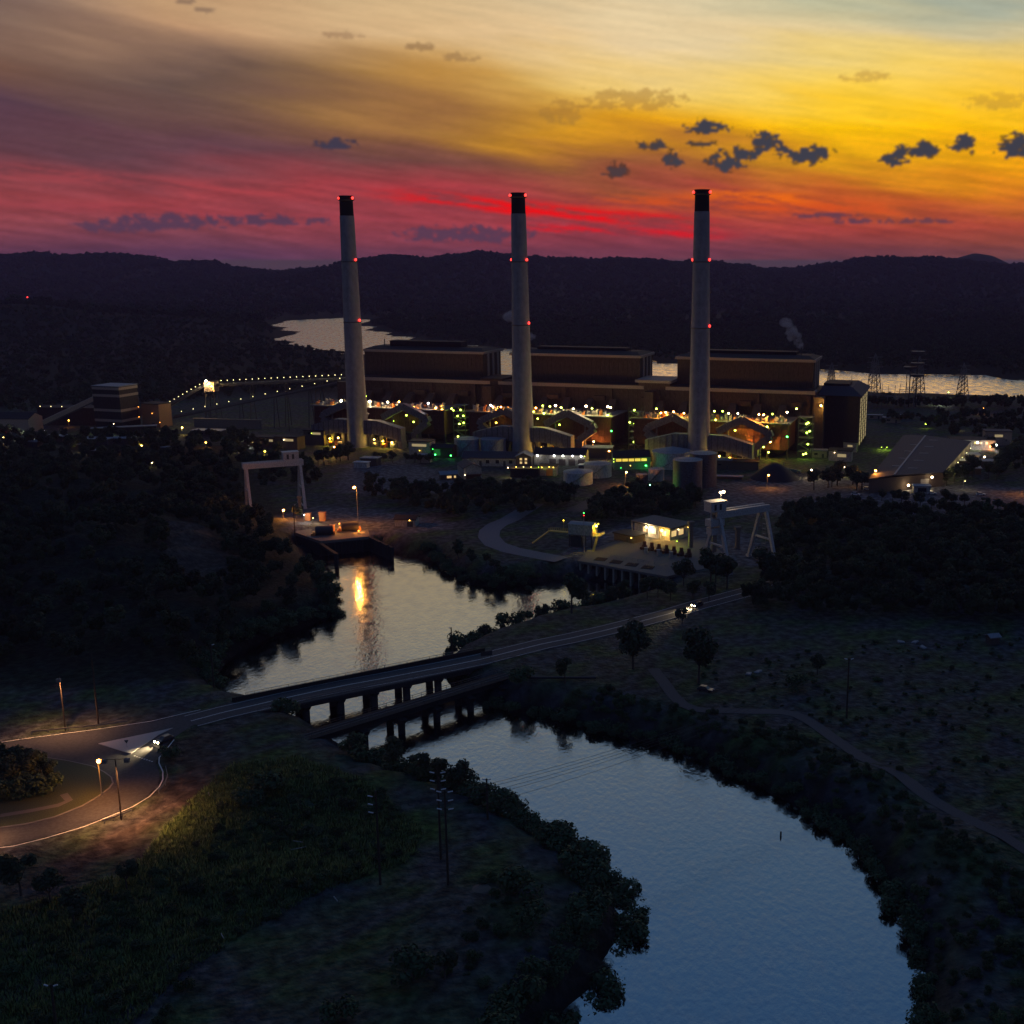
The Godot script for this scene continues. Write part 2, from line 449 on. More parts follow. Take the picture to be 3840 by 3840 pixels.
func make_ground() -> void:
	var soil := Color(0.1, 0.105, 0.118)
	var grass := Color(0.1, 0.16, 0.04)
	var dry := Color(0.13, 0.12, 0.11)
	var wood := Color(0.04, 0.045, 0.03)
	var gravel := Color(0.19, 0.19, 0.205)
	var mud := Color(0.035, 0.03, 0.026)
	var green_zones := [PackedVector2Array([Vector2(-89.7, -198.0), Vector2(-96.3, -231.4), Vector2(-91.8, -256.7), Vector2(-76.1, -250.7), Vector2(-54.6, -231.4), Vector2(-35.9, -214.6), Vector2(-43.5, -198.0), Vector2(-60.4, -186.9), Vector2(-72.3, -172.3), Vector2(-87.6, -170.8)])]
	var gravel_zones := [PackedVector2Array([Vector2(-147.8, -557.6), Vector2(-162.5, -639.1), Vector2(-132.2, -653.1), Vector2(-88.1, -600.2), Vector2(-85.7, -564.3), Vector2(-112.3, -551.0)]), PackedVector2Array([Vector2(-138.0, -458.7), Vector2(-160.3, -503.5), Vector2(-147.3, -526.3), Vector2(-110.1, -514.7), Vector2(-77.6, -492.9), Vector2(-79.9, -477.6), Vector2(-111.3, -466.1)]),
		PackedVector2Array([Vector2(33.6, -514.7), Vector2(37.6, -578.1), Vector2(87.4, -603.3), Vector2(165.5, -578.1), Vector2(217.4, -571.1), Vector2(196.8, -514.7), Vector2(73.5, -503.5)]), PackedVector2Array([Vector2(-26.8, -424.7), Vector2(-24.7, -463.3), Vector2(-2.8, -487.7), Vector2(42.7, -477.6), Vector2(60.6, -441.1), Vector2(51.5, -417.0), Vector2(7.5, -413.2)])]
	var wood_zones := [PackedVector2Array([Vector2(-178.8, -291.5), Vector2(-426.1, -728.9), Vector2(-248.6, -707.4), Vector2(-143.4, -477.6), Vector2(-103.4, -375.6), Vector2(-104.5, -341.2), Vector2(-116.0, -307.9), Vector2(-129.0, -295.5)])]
	var dirt_zones := [PackedVector2Array([Vector2(-110.9, -256.7), Vector2(-100.4, -263.1), Vector2(-94.0, -244.9), Vector2(-94.8, -221.5), Vector2(-99.2, -206.0), Vector2(-107.2, -190.5), Vector2(-113.9, -194.2), Vector2(-102.9, -214.6), Vector2(-100.7, -234.0)]), PackedVector2Array([Vector2(-187.7, -441.1), Vector2(-175.6, -454.1), Vector2(-145.5, -409.5), Vector2(-143.2, -375.6), Vector2(-162.0, -381.9)])]
	var st := Sh.new()
	var index := {}
	var cells := [[-600.0, 420.0, -960.0, -60.0, 5.0], [-5220.0, 4440.0, -6000.0, 1200.0, 60.0]]
	for g in cells:
		var step: float = g[4]
		var nx := int((g[1] - g[0]) / step)
		var nz := int((g[3] - g[2]) / step)
		var k0 := st.v.size()
		for j in nz + 1:
			for i in nx + 1:
				var x: float = g[0] + i * step
				var z: float = g[2] + j * step
				var p := Vector2(x, z)
				var y := land(x, z)
				var a := fbm.get_noise_2d(x * 0.7, z * 0.7)
				var b := fbm.get_noise_2d(x * 2.6 + 99.0, z * 2.6)
				var c := soil.lerp(dry, clampf(0.35 + 1.3 * a, 0.0, 1.0)).lerp(grass, clampf(0.25 + 1.6 * b, 0.0, 0.8))
				if step < 10.0:
					if in_any(p, green_zones) > 0.0:
						c = c.lerp(grass, clampf(0.7 + b, 0.3, 1.0))
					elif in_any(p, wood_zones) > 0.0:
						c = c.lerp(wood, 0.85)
					if in_any(p, dirt_zones) > 0.0:
						c = Color(0.13, 0.092, 0.068).lerp(dry, clampf(0.3 + b, 0.0, 1.0))
					if in_any(p, gravel_zones) > 0.0:
						c = gravel * (1.0 + 0.35 * b)
					if y < 4.5:
						c = c.lerp(mud, clampf((4.5 - y) / 2.5, 0.0, 1.0))
				else:
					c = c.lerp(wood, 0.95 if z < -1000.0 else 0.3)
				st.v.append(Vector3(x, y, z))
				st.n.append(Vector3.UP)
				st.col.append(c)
		for j in nz:
			for i in nx:
				if step > 10.0:
					var x: float = g[0] + i * step
					var z: float = g[2] + j * step
					if x >= -600.0 and x < 420.0 and z >= -960.0 and z < -60.0:
						continue
				var q := k0 + j * (nx + 1) + i
				st.ix.append_array([q, q + 1, q + nx + 1, q + 1, q + nx + 2, q + nx + 1])
		for j in nz + 1:
			for i in nx + 1:
				var q := k0 + j * (nx + 1) + i
				var l := st.v[k0 + j * (nx + 1) + maxi(i - 1, 0)]
				var r := st.v[k0 + j * (nx + 1) + mini(i + 1, nx)]
				var u := st.v[k0 + maxi(j - 1, 0) * (nx + 1) + i]
				var d := st.v[k0 + mini(j + 1, nz) * (nx + 1) + i]
				st.n[q] = (d - u).cross(r - l).normalized()
	var m := mat("ground", 1, 1, 1, 0.97)
	m.vertex_color_use_as_albedo = true
	worn(m, noise_tex("ground", 0.02, 0.45, 6), Vector3.ONE / 37.0)
	m.metallic_specular = 0.2
	m.normal_enabled = true
	m.normal_texture = bump_tex("ground_bump", 0.04, 9.0)
	m.normal_scale = 0.8
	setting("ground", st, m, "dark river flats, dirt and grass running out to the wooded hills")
	var w := Sh.new()
	w.quad(Vector3(-5200, 0, 600), Vector3(4400, 0, 600), Vector3(4400, 0, -900), Vector3(-5200, 0, -900), Vector3.UP)
	setting("water", w, water_of("water", 0.2, 0.2, Vector3(1.0 / 30.0, 1.0, 1.0 / 50.0)), "calm tidal river mirroring the dusk sky")
	w = Sh.new()
	w.quad(Vector3(-5200, 0, -900), Vector3(4400, 0, -900), Vector3(4400, 0, -3600), Vector3(-5200, 0, -3600), Vector3.UP)
	setting("water_reach", w, water_of("water_reach", 0.45, 0.5, Vector3(1.0 / 60.0, 1.0, 1.0 / 90.0), 0.3), "wind ruffled far reach of the river behind the power station")

func water_of(key: String, rough: float, swell: float, scale: Vector3, shine := 0.3) -> StandardMaterial3D:
	var wm := mat(key, shine * 0.93, shine * 1.0, shine * 1.06, rough, 1.0)
	wm.roughness_texture = noise_tex("slicks", 0.012, 0.25, 4)
	wm.uv1_triplanar = true
	wm.uv1_world_triplanar = true
	wm.uv1_scale = scale
	wm.normal_enabled = true
	wm.normal_texture = bump_tex("ripples", 0.03, 2.0)
	wm.normal_scale = swell
	return wm

# ---------------------------------------------------------------- plants
func leaf_crown(seed_: int, blobs: Array, leaves: int, leaf: float) -> ArrayMesh:    # blobs: centre, radius; leaf clumps spread through them
	rng.seed = seed_
	var st := Sh.new()
	for b in blobs:
		var share := int(leaves * pow(b[1], 2.0) / blobs.reduce(func(s, q): return s + pow(q[1], 2.0), 0.0))
		for i in share:
			var o := Vector3(rng.randfn(), rng.randfn() * 0.8, rng.randfn()).normalized()
			var r: float = b[1] * pow(rng.randf_range(0.25, 1.15), 0.5)
			var p: Vector3 = b[0] + o * r
			var nn := (o + Vector3(rng.randfn(), rng.randfn() + 0.6, rng.randfn()) * 0.5).normalized()
			var s := nn.cross(Vector3(rng.randfn(), rng.randfn(), rng.randfn())).normalized() * leaf * rng.randf_range(0.5, 1.2)
			var t := nn.cross(s) * rng.randf_range(0.4, 0.9)
			var k := st.v.size()
			var shade := rng.randf_range(0.6, 1.35)
			st.v.append_array([p - s, p + t, p + s, p - t])
			st.n.append_array([nn, nn, nn, nn])
			for q in 4:
				st.col.append(Color(shade, shade, shade))
			st.ix.append_array([k, k + 1, k + 2, k, k + 2, k + 3])
	return st.mesh()

func trunk_of(blobs: Array, girth: float) -> ArrayMesh:
	var st := Sh.new()
	var fork := Vector3(0.1, blobs[0][0].y * 0.45, 0)
	st.rod(Vector3(0, -0.6, 0), fork, girth, girth * 0.7, 7)
	for b in blobs:
		st.rod(fork, b[0], girth * 0.55, girth * 0.15, 5)
	return st.mesh()

func make_crowns() -> void:
	var leaf := mat("leaves", 0.05, 0.065, 0.034, 0.85)
	leaf.vertex_color_use_as_albedo = true
	leaf.metallic_specular = 0.3
	var mang := mat("mangrove_leaves", 0.058, 0.09, 0.042, 0.85)
	mang.vertex_color_use_as_albedo = true
	mang.metallic_specular = 0.3
	mat("bark", 0.06, 0.05, 0.04)
	for k in 5:                     # eucalypts, ten metres tall
		rng.seed = 100 + k
		var blobs := []
		for i in 7 + k % 3:
			var a := rng.randf() * TAU
			var h := rng.randf_range(4.5, 8.8)
			blobs.append([Vector3(cos(a) * (2.6 - 0.15 * h) * rng.randf_range(0.4, 1.3), h, sin(a) * 1.8), rng.randf_range(1.0, 1.75)])
		crowns["gum%d" % k] = [leaf_crown(200 + k, blobs, 1300, 0.42), trunk_of(blobs, 0.24)]
	for k in 5:                     # mangrove bushes, four metres tall
		rng.seed = 150 + k
		var blobs := []
		for i in 6:
			var a := rng.randf() * TAU
			blobs.append([Vector3(cos(a) * 1.5, rng.randf_range(1.2, 3.0), sin(a) * 1.5), rng.randf_range(1.0, 1.5)])
		crowns["mangrove%d" % k] = [leaf_crown(250 + k, blobs, 800, 0.32)]
	for k in 3:                     # woods too far to tell leaf from leaf
		rng.seed = 170 + k
		var blobs := []
		for i in 5:
			var a := rng.randf() * TAU
			blobs.append([Vector3(cos(a) * 2.2, rng.randf_range(3.0, 7.5), sin(a) * 2.2), rng.randf_range(1.5, 2.3)])
		crowns["wood%d" % k] = [leaf_crown(280 + k, blobs, 170, 1.0)]
	for k in 2:                     # tufts of grass
		rng.seed = 180 + k
		var st := Sh.new()
		for i in 14:
			var a := rng.randf() * TAU
			var p := Vector3(cos(a), 0, sin(a)) * rng.randf() * 0.5
			var side := Vector3(-sin(a), 0, cos(a)) * 0.07
			var tip := p + Vector3(cos(a) * 0.35, rng.randf_range(0.4, 0.9), sin(a) * 0.35)
			st.face(p - side, p + side, tip, Vector3(cos(a) * 0.4, 0.9, sin(a) * 0.4).normalized())
		crowns["tuft%d" % k] = [st.mesh()]

var originals := {}
func tree(at: Vector2, kind: String, tall: float, called: String, label: String, group: String, wide := 1.0) -> Node3D:
	var c: Array = crowns[kind]
	var o: Node3D
	if originals.has(kind):
		o = originals[kind].duplicate()
		o.name = called
		add_child(o, true)
	else:
		if c.size() > 1:
			o = thing(called, label, "tree")
			part("crown", c[0], M.leaves, o)
			part("trunk", c[1], M.bark, o)
		else:
			o = part(called, c[0], M.mangrove_leaves)
		originals[kind] = o
	var s := tall / (10.0 if kind.begins_with("gum") else 4.2 if kind.begins_with("mang") else 9.5)
	o.position = Vector3(at.x, land(at.x, at.y) - 0.15, at.y)
	o.rotation.y = rng.randf() * TAU
	o.scale = Vector3(s * wide, s, s * wide)
	tag(o, label, "tree" if c.size() > 1 else "bush", group)
	return o

func scatter(called: String, label: String, kinds: Array, spots: Array, m: Material, low: float, high: float, base: float) -> void:   # what nobody could count: one object of each make
	for k in kinds.size():
		var mm := MultiMesh.new()
		mm.transform_format = MultiMesh.TRANSFORM_3D
		mm.use_colors = true
		mm.mesh = crowns[kinds[k]][0]
		var mine := []
		for i in spots.size():
			if i % kinds.size() == k:
				mine.append(spots[i])
		mm.instance_count = mine.size()
		for i in mine.size():
			var p: Vector3 = mine[i]
			var s := rng.randf_range(low, high) / base
			mm.set_instance_transform(i, Transform3D(Basis(Vector3.UP, rng.randf() * TAU).scaled(Vector3(s * rng.randf_range(0.9, 1.3), s, s * rng.randf_range(0.9, 1.3))), p))
			var t := rng.randf_range(0.55, 1.25)
			mm.set_instance_color(i, Color(t, t * rng.randf_range(0.9, 1.05), t * rng.randf_range(0.8, 1.0)))
		var o := MultiMeshInstance3D.new()
		o.name = called
		o.multimesh = mm
		o.material_override = m
		add_child(o, true)
		o.set_meta("kind", "stuff")
		o.set_meta("label", label)

func fill(poly: PackedVector2Array, count: int, keep_off := 3.0) -> Array:
	var lo := poly[0]
	var hi := poly[0]
	for p in poly:
		lo = lo.min(p)
		hi = hi.max(p)
	var out := []
	var tries := 0
	while out.size() < count and tries < count * 12:
		tries += 1
		var p := Vector2(rng.randf_range(lo.x, hi.x), rng.randf_range(lo.y, hi.y))
		if Geometry2D.is_point_in_polygon(p, poly):
			var y := land(p.x, p.y)
			if y > 1.2 and (p.y < -960.0 or river_distance(p.x, p.y) > keep_off):
				out.append(Vector3(p.x, y - 0.2, p.y))
	return out

func along(line: PackedVector2Array, gap: float) -> PackedVector2Array:
	var out := PackedVector2Array()
	var left := 0.0
	for i in line.size() - 1:
		var l := line[i].distance_to(line[i + 1])
		while left < l:
			out.append(line[i].lerp(line[i + 1], left / l))
			left += gap
		left -= l
	return out

# ---------------------------------------------------------------- power station
func make_stack(u: float, d: float, label: String, sides: Array) -> void:
	var t := plant_thing("chimney_stack", label, "chimney stack", u, d, "tall chimney stacks of the power station")
	var tall := 150.0
	var s := Sh.new()
	var prof := []
	for i in 20:
		var h := 138.5 * i / 19.0
		prof.append(Vector2(lerpf(6.6, 4.05, pow(h / tall, 0.85)), h))
	s.lathe(prof, 40)
	part("shaft", s, M.stack, t)
	s = Sh.new()
	s.lathe([Vector2(4.05, 138.5), Vector2(3.85, 149.2), Vector2(4.2, 149.2), Vector2(4.2, 150.0), Vector2(3.5, 150.0), Vector2(3.5, 146.0)], 40)
	part("black_top", s, M.soot, t)
	s = Sh.new()
	s.lathe([Vector2(3.9, 147.0), Vector2(4.9, 147.6), Vector2(4.9, 147.8), Vector2(3.9, 147.8)], 32)
	for i in 16:
		var o := Vector3(cos(TAU * i / 16), 0, sin(TAU * i / 16)) * 4.8
		s.rod(o + Vector3(0, 147.8, 0), o + Vector3(0, 149.0, 0), 0.05, 0.05, 4)
	part("gallery", s, M.dark_steel, t)
	s = Sh.new()
	for i in 60:
		s.box(Vector3(0.5, 2.0 + i * 2.3, lerpf(6.75, 4.2, pow((2.0 + i * 2.3) / tall, 0.85))), Vector3(0.7, 0.08, 0.2))
	fine("ladder", s, M.dark_steel, t)
	for level in [[148.6, 4.95, 0], [113.0, 5.0, 1], [77.3, 5.6, 2]]:
		var ring := Sh.new()
		if level[2] > 0:
			var r: float = lerpf(6.6, 4.05, pow(level[0] / tall, 0.85))
			ring.lathe([Vector2(r - 0.05, level[0] - 1.4), Vector2(r + 0.55, level[0] - 1.1), Vector2(r + 0.55, level[0] - 0.95), Vector2(r - 0.05, level[0] - 0.95)], 32)
			part("beacon_ledge", ring, M.dark_steel, t)
		for side in sides[level[2]]:
			var o := part("beacon_light", beacon_mesh, M.lamp_red, t)
			o.position = Vector3(cos(deg_to_rad(PLANT_TURN + 4)) * level[1] * side, level[0], 0.6)
			o.rotation.y = deg_to_rad(PLANT_TURN)
			var l := OmniLight3D.new()
			l.name = "beacon_glow"
			l.light_color = M.lamp_red.emission
			l.light_energy = 1.0
			l.light_size = 0.3
			l.shadow_enabled = true
			t.add_child(l, true)
			l.position = o.position + Vector3(0, 0, 1.0)

var beacon_mesh: ArrayMesh

func handrail(s: Sh, a: Vector3, b: Vector3, gap := 3.0) -> void:
	s.beam(a + Vector3.UP * 1.1, b + Vector3.UP * 1.1, 0.09, 0.09)
	s.beam(a + Vector3.UP * 0.55, b + Vector3.UP * 0.55, 0.07, 0.07)
	var n := maxi(1, int(a.distance_to(b) / gap))
	for i in n + 1:
		var p := a.lerp(b, float(i) / n)
		s.beam(p, p + Vector3.UP * 1.1, 0.08, 0.08)

func make_boiler_house() -> void:
	var t := plant_thing("boiler_house", "long brown boiler house with three tall roof blocks behind the stacks", "industrial building", 0.0, 60.0)
	var s := Sh.new()
	s.block(-148, 164, -1, 35.2, -46, 0)
	for i in 105:                       # cladding ribs
		s.block(-148 + i * 3.0 - 0.16, -148 + i * 3.0 + 0.16, 0, 34.9, -0.05, 0.22)
	part("lower_wall", s, M.cladding, t)
	for e in [[-147, -46], [-40, 57.5], [71.5, 163.5]]:
		s = Sh.new()
		s.block(e[0], e[1], 34.4, 36.5, -8, 1.6)
		part("eave_band", s, M.pale_cladding, t)
		s = Sh.new()
		s.block(e[0] + 1, e[1] - 1, 36.5, 37.1, -10.0, 0.6)
		part("lower_roof", s, M.roof, t)
	var blocks := [[-142.0, -55.5, 1], [-35.0, 51.5, 2], [76.0, 160.5, 3]]
	for b in blocks:
		s = Sh.new()
		s.block(b[0], b[1], 35.3, 52.6, -40, -10)
		for i in 29:
			s.block(b[0] + i * 3.0 + 0.3, b[0] + i * 3.0 + 0.55, 35.5, 52.4, -10.05, -9.78)
		part("upper_wall", s, M.cladding, t)
		s = Sh.new()
		for k in 3:                     # pale ribs on the end wall
			s.block(b[1] - 0.05, b[1] + 0.45, 36, 52.5, -20 - k * 8, -17 - k * 8)
		part("end_rib", s, M.pale_cladding, t)
		s = Sh.new()
		s.block(b[0] - 1.2, b[1] + 1.2, 52.6, 54.2, -41.2, -8.8)
		part("fascia", s, M.pale_cladding, t)
		s = Sh.new()
		s.hull([Vector3(b[0] - 0.6, 54.2, -9.4), Vector3(b[1] + 0.6, 54.2, -9.4), Vector3(b[1] + 0.6, 54.2, -40.6), Vector3(b[0] - 0.6, 54.2, -40.6),
			Vector3(b[0] + 4, 56.0, -18), Vector3(b[1] - 4, 56.0, -18), Vector3(b[1] - 4, 56.0, -32), Vector3(b[0] + 4, 56.0, -32)])
		part("roof", s, M.roof, t)
		s = Sh.new()
		var reach: float = 20.0 if b[2] == 1 else 12.0
		s.block(b[0] + 14, b[1] - reach, 56, 59.5 if b[2] == 1 else 57.8, -30, -20)
		for i in 18:
			s.block(b[0] + 15 + i * 2.8, b[0] + 15.5 + i * 2.8, 56.2, 59.2 if b[2] == 1 else 57.5, -19.95, -19.7)
		part("roof_monitor", s, M.roof, t)
		s = Sh.new()
		s.rod(Vector3(b[0] + 10 if b[2] == 1 else b[1] - 9, 55, -20), Vector3(b[0] + 10 if b[2] == 1 else b[1] - 9, 60.5, -20), 0.35, 0.3)
		part("vent_pipe", s, M.dark_steel, t)
	for e in [[-52.5, -38.0, 37.6], [22.0, 69.0, 38.6]]:
		s = Sh.new()
		s.block(e[0] if e[1] < 0 else 54.0, e[1] if e[1] < 0 else 74.0, 30, e[2], -24, 1.0)
		part("link_wall", s, M.cladding, t)
		s = Sh.new()
		if e[1] > 0:
			s.block(52.2, 75.4, e[2], e[2] + 1.7, -25, 3.0)
		else:
			s.block(e[0] - 1, e[1] + 1, e[2], e[2] + 0.6, -25, 2)
		part("link_roof", s, M.pale_cladding if e[1] > 0 else M.roof, t)
	for x in [-151.0, -46.0, 62.0, 166.5]:          # lift and stair towers on the front
		s = Sh.new()
		s.block(x - 3, x + 3, 0, 33.5, 0.25, 7)
		part("stair_tower", s, M.cladding, t)
	for i in 10:
		s = Sh.new()
		var u := -130.0 + i * 31.0
		s.block(u, u + 7.5, 26.5, 29.5, 0.3, 3.5)
		s.block(u + 10, u + 12, 18, 34, 0.3, 2.0)
		part("duct_box", s, M.cladding, t)
	lamp(t, Vector3(168.0, 29.0, 8.2), "amber", 120.0, 1.5)

func make_bunker_block() -> void:
	var t := plant_thing("switch_house", "dark tall block with lit window strips on its side, right of the boiler house", "industrial building", 177.0, 71.0)
	var s := Sh.new()
	s.block(-11.5, 11.5, -1, 33, -56, 0)
	part("wall", s, M.dark_cladding, t)
	s = Sh.new()
	s.hull([Vector3(-13, 33, 1.5), Vector3(13.4, 33, 1.5), Vector3(13.4, 33, -57.5), Vector3(-13, 33, -57.5), Vector3(-12, 37.5, -9), Vector3(6, 37.5, -9), Vector3(6, 37.5, -50), Vector3(-12, 37.5, -50)])
	part("roof", s, M.blue_roof, t)
	s = Sh.new()
	s.block(-11.5, 4, 37.5, 39, -30, -12)
	part("roof_box", s, M.roof, t)
	for k in 4:
		var z := -5.0 - k * 12.5
		s = Sh.new()
		s.block(11.45, 11.72, 1.5, 31.5, z - 7.4, z - 0.6)
		var f := part("window_frame", s, M.dark_steel, t)
		for r in 10:
			for c in 2:
				s = Sh.new()
				s.block(11.70, 11.80, 2.2 + r * 2.9, 4.6 + r * 2.9, z - 4.0 - c * 3.0, z - 1.4 - c * 3.0)
				part("window_pane", s, M.lit_dim, f)

func make_precipitator(u: float, d: float, label: String, key: int) -> void:
	var t := plant_thing("dust_precipitator", label, "precipitator", u, d + 26.0, "dust precipitators between stacks and boiler house")
	var s := Sh.new()
	s.block(-46, 46, 5.5, 20.5, -30, 0)
	for i in 24:
		s.block(-46 + i * 4.0 - 0.15 + 0.2, -46 + i * 4.0 + 0.35, 5.7, 20.3, -0.05, 0.35)
	for h in [9.0, 13.0, 17.0]:
		s.block(-46.2, 46.2, h, h + 0.35, -0.05, 0.45)
	part("casing", s, M.red_cladding, t)
	for i in 8:                          # hoppers under the casing
		s = Sh.new()
		var x := -40.25 + i * 11.5
		s.hull([Vector3(x - 1, 1.6, -9), Vector3(x + 1, 1.6, -9), Vector3(x + 1, 1.6, -7), Vector3(x - 1, 1.6, -7), Vector3(x - 5.4, 5.5, -15), Vector3(x + 5.4, 5.5, -15), Vector3(x + 5.4, 5.5, -0.2), Vector3(x - 5.4, 5.5, -0.2)])
		part("hopper", s, M.dark_cladding, t)
	s = Sh.new()
	for i in 9:
		s.block(-46 + i * 11.5 - 0.4, -46 + i * 11.5 + 0.4, -0.5, 5.5, -1.2, -0.4)
	part("support_leg", s, M.dark_steel, t)
	s = Sh.new()
	s.block(-47.5, 47.5, 20.5, 21.1, -31, 1.5)
	part("deck", s, M.grey_steel, t)
	s = Sh.new()
	handrail(s, Vector3(-47.4, 21.1, 1.4), Vector3(47.4, 21.1, 1.4))
	part("deck_rail", s, M.yellow_paint, t)
	rng.seed = 300 + key
	for i in 34:                         # transformers and drives on the deck
		s = Sh.new()
		var x := -45.0 + i * 2.7
		var w := rng.randf_range(1.2, 2.5)
		var h := rng.randf_range(1.0, 3.2)
		s.box(Vector3(x, 21.1 + h / 2, -2.2 - rng.randf() * 5.0), Vector3(w, h, 1.8))
		s.box(Vector3(x + 0.4, 21.1 + h + 0.35, -4.5), Vector3(w * 0.4, 0.7, 1.2))
		s.rod(Vector3(x - 0.6, 21.1 + h, -4.8), Vector3(x - 0.6, 22.5 + h, -4.8), 0.16, 0.1, 6)
		part("transformer", s, [M.orange_paint, M.grey_paint, M.cream_paint, M.cream_paint][(i + key) % 4], t)
	for i in 6:                          # gas ducts rising to the boiler house behind
		s = Sh.new()
		var x := -38.0 + i * 15.2
		s.hull([Vector3(x - 3, 21.1, -22), Vector3(x + 3, 21.1, -22), Vector3(x + 3, 21.1, -30), Vector3(x - 3, 21.1, -30), Vector3(x - 2, 27.5, -31), Vector3(x + 2, 27.5, -31), Vector3(x + 2, 27.5, -33.9), Vector3(x - 2, 27.5, -33.9)])
		part("gas_duct", s, M.cladding, t)
	for side in [-1.0, 1.0]:
		s = Sh.new()                     # arched outlet duct down to the fan
		var pts := [Vector2(6, 15.5), Vector2(12, 19.0), Vector2(20.5, 23.0), Vector2(35.5, 16.5), Vector2(37.0, 13.5), Vector2(28.0, 7.0), Vector2(28.0, 2.0)]
		for i in pts.size() - 1:
			var a: Vector2 = pts[i]
			var b: Vector2 = pts[i + 1]
			var w0: float = 2.1
			var da := (b - a).normalized()
			var nn := Vector2(-da.y, da.x) * w0
			var q := []
			for z in [2.0, 6.5]:
				for e in [a - nn, a + nn, b + nn, b - nn]:
					q.append(Vector3(e.x * side, e.y, z))
			s.hull(q)
		for e in [12.0, 31.0]:
			s.block(e * side - 0.4, e * side + 0.4, 0, 16.0, 3, 4)
		part("outlet_duct", s, M.duct_steel, t)
		s = Sh.new()                     # fan house under the arch
		s.box(Vector3(22 * side, 3.4, 5.0), Vector3(7.5, 6.8, 6.0))
		s.rod(Vector3(22 * side, 4.0, 8.1), Vector3(22 * side, 4.0, 9.6), 2.4, 2.4, 14)
		part("fan_casing", s, M.dark_cladding, t)
	t.set_meta("lamps", key)

func make_flue(u: float, d: float, side: float, label: String) -> void:
	var t := plant_thing("flue_duct", label, "flue duct", u, d, "flue ducts at the feet of the stacks")
	var s := Sh.new()
	for z in [[-3.0, 3.0]]:
		s.hull([Vector3(5.9 * side, 8.2, z[0]), Vector3(14.5 * side, 8.2, z[0]), Vector3(14.5 * side, 8.2, z[1]), Vector3(5.9 * side, 8.2, z[1]), Vector3(5.9 * side, 16.8, z[0]), Vector3(14.5 * side, 16.8, z[0]), Vector3(14.5 * side, 16.8, z[1]), Vector3(5.9 * side, 16.8, z[1])])
		s.hull([Vector3(14.5 * side, 8.2, z[0]), Vector3(31 * side, 4.2, z[0]), Vector3(31 * side, 4.2, z[1]), Vector3(14.5 * side, 8.2, z[1]), Vector3(14.5 * side, 16.8, z[0]), Vector3(31 * side, 12.6, z[0]), Vector3(31 * side, 12.6, z[1]), Vector3(14.5 * side, 16.8, z[1])])
	part("duct", s, M.duct_steel, t)
	s = Sh.new()
	s.block(28.2 * side, 31.5 * side, 0, 4.4, -2.9, 2.9)
	part("duct_foot", s, M.duct_steel, t)
	s = Sh.new()
	for i in 7:
		var x := 8.0 + i * 3.5
		var top := 16.8 if x < 14.5 else 16.8 - (x - 14.5) * 0.2545
		s.box(Vector3(x * side, top - 4.0, 3.1), Vector3(0.3, 8.2, 0.3))
	fine("stiffener", s, M.dark_steel, t)
	for x in [9.5, 17.0]:
		s = Sh.new()
		s.hull([Vector3((x - 0.5) * side, 0, -2), Vector3((x + 0.5) * side, 0, -2), Vector3((x + 0.5) * side, 0, 2), Vector3((x - 0.5) * side, 0, 2), Vector3((x - 1.2) * side, 8.2, -2), Vector3((x + 1.2) * side, 8.2, -2), Vector3((x + 1.2) * side, 8.2, 2), Vector3((x - 1.2) * side, 8.2, 2)])
		part("leg", s, M.dark_steel, t)
	for i in 3:                          # pumps and drives in the lit bay behind
		s = Sh.new()
		s.box(Vector3((10.5 + i * 6.4) * side, 1.4, -0.6), Vector3(3.0, 2.8, 2.5))
		s.rod(Vector3((10.5 + i * 6.4) * side, 2.2, 1.6), Vector3((13.4 + i * 6.4) * side, 2.2, 1.6), 0.8, 0.8, 10)
		s.beam(Vector3((12.0 + i * 6.4) * side, 0, -2.0), Vector3((12.0 + i * 6.4) * side, 5.6, -2.0), 0.5, 0.5)
		s.beam(Vector3((9.0 + i * 6.4) * side, 3.6, -2.2), Vector3((15.4 + i * 6.4) * side, 3.2, -2.2), 0.4, 0.7)
		part("motor", s, [M.cream_paint, M.orange_paint, M.grey_paint][i], t)
		lamp(t, Vector3((12.4 + i * 6.0) * side, 5.2 - i * 0.7, 2.6), "amber" if i != 1 else "yellow", 55.0, 1.3)

func make_stair_frame(u: float, d: float, h: float, label: String, lit: Array) -> void:   # open steel stair with lamps on its landings
	var t := plant_thing("stair_frame", label, "stair tower", u, d, "steel stair towers in front of the boiler house")
	var s := Sh.new()
	for x in [-4.0, 4.0]:
		for z in [-3.0, 3.0]:
			s.beam(Vector3(x, 0, z), Vector3(x, h, z), 0.35, 0.35)
	part("frame", s, M.dark_steel, t)
	var n := int(h / 4.0)
	for i in n:
		s = Sh.new()
		s.block(-4.2, 4.2, (i + 1) * 4.0, (i + 1) * 4.0 + 0.2, -3.2, 3.2)
		part("landing", s, M.grey_steel, t)
		s = Sh.new()
		var e := 1.0 if i % 2 == 0 else -1.0
		s.beam(Vector3(-3.4 * e, i * 4.0 + 0.3, 2.0), Vector3(3.4 * e, (i + 1) * 4.0, 2.0), 1.2, 0.3)
		handrail(s, Vector3(-3.4 * e, i * 4.0 + 0.3, 2.6), Vector3(3.4 * e, (i + 1) * 4.0, 2.6), 1.5)
		part("stair_flight", s, M.grey_steel, t)
	for q in lit:
		lamp(t, Vector3(q[0], q[1], 3.9), "lime", 10.0, 1.45)

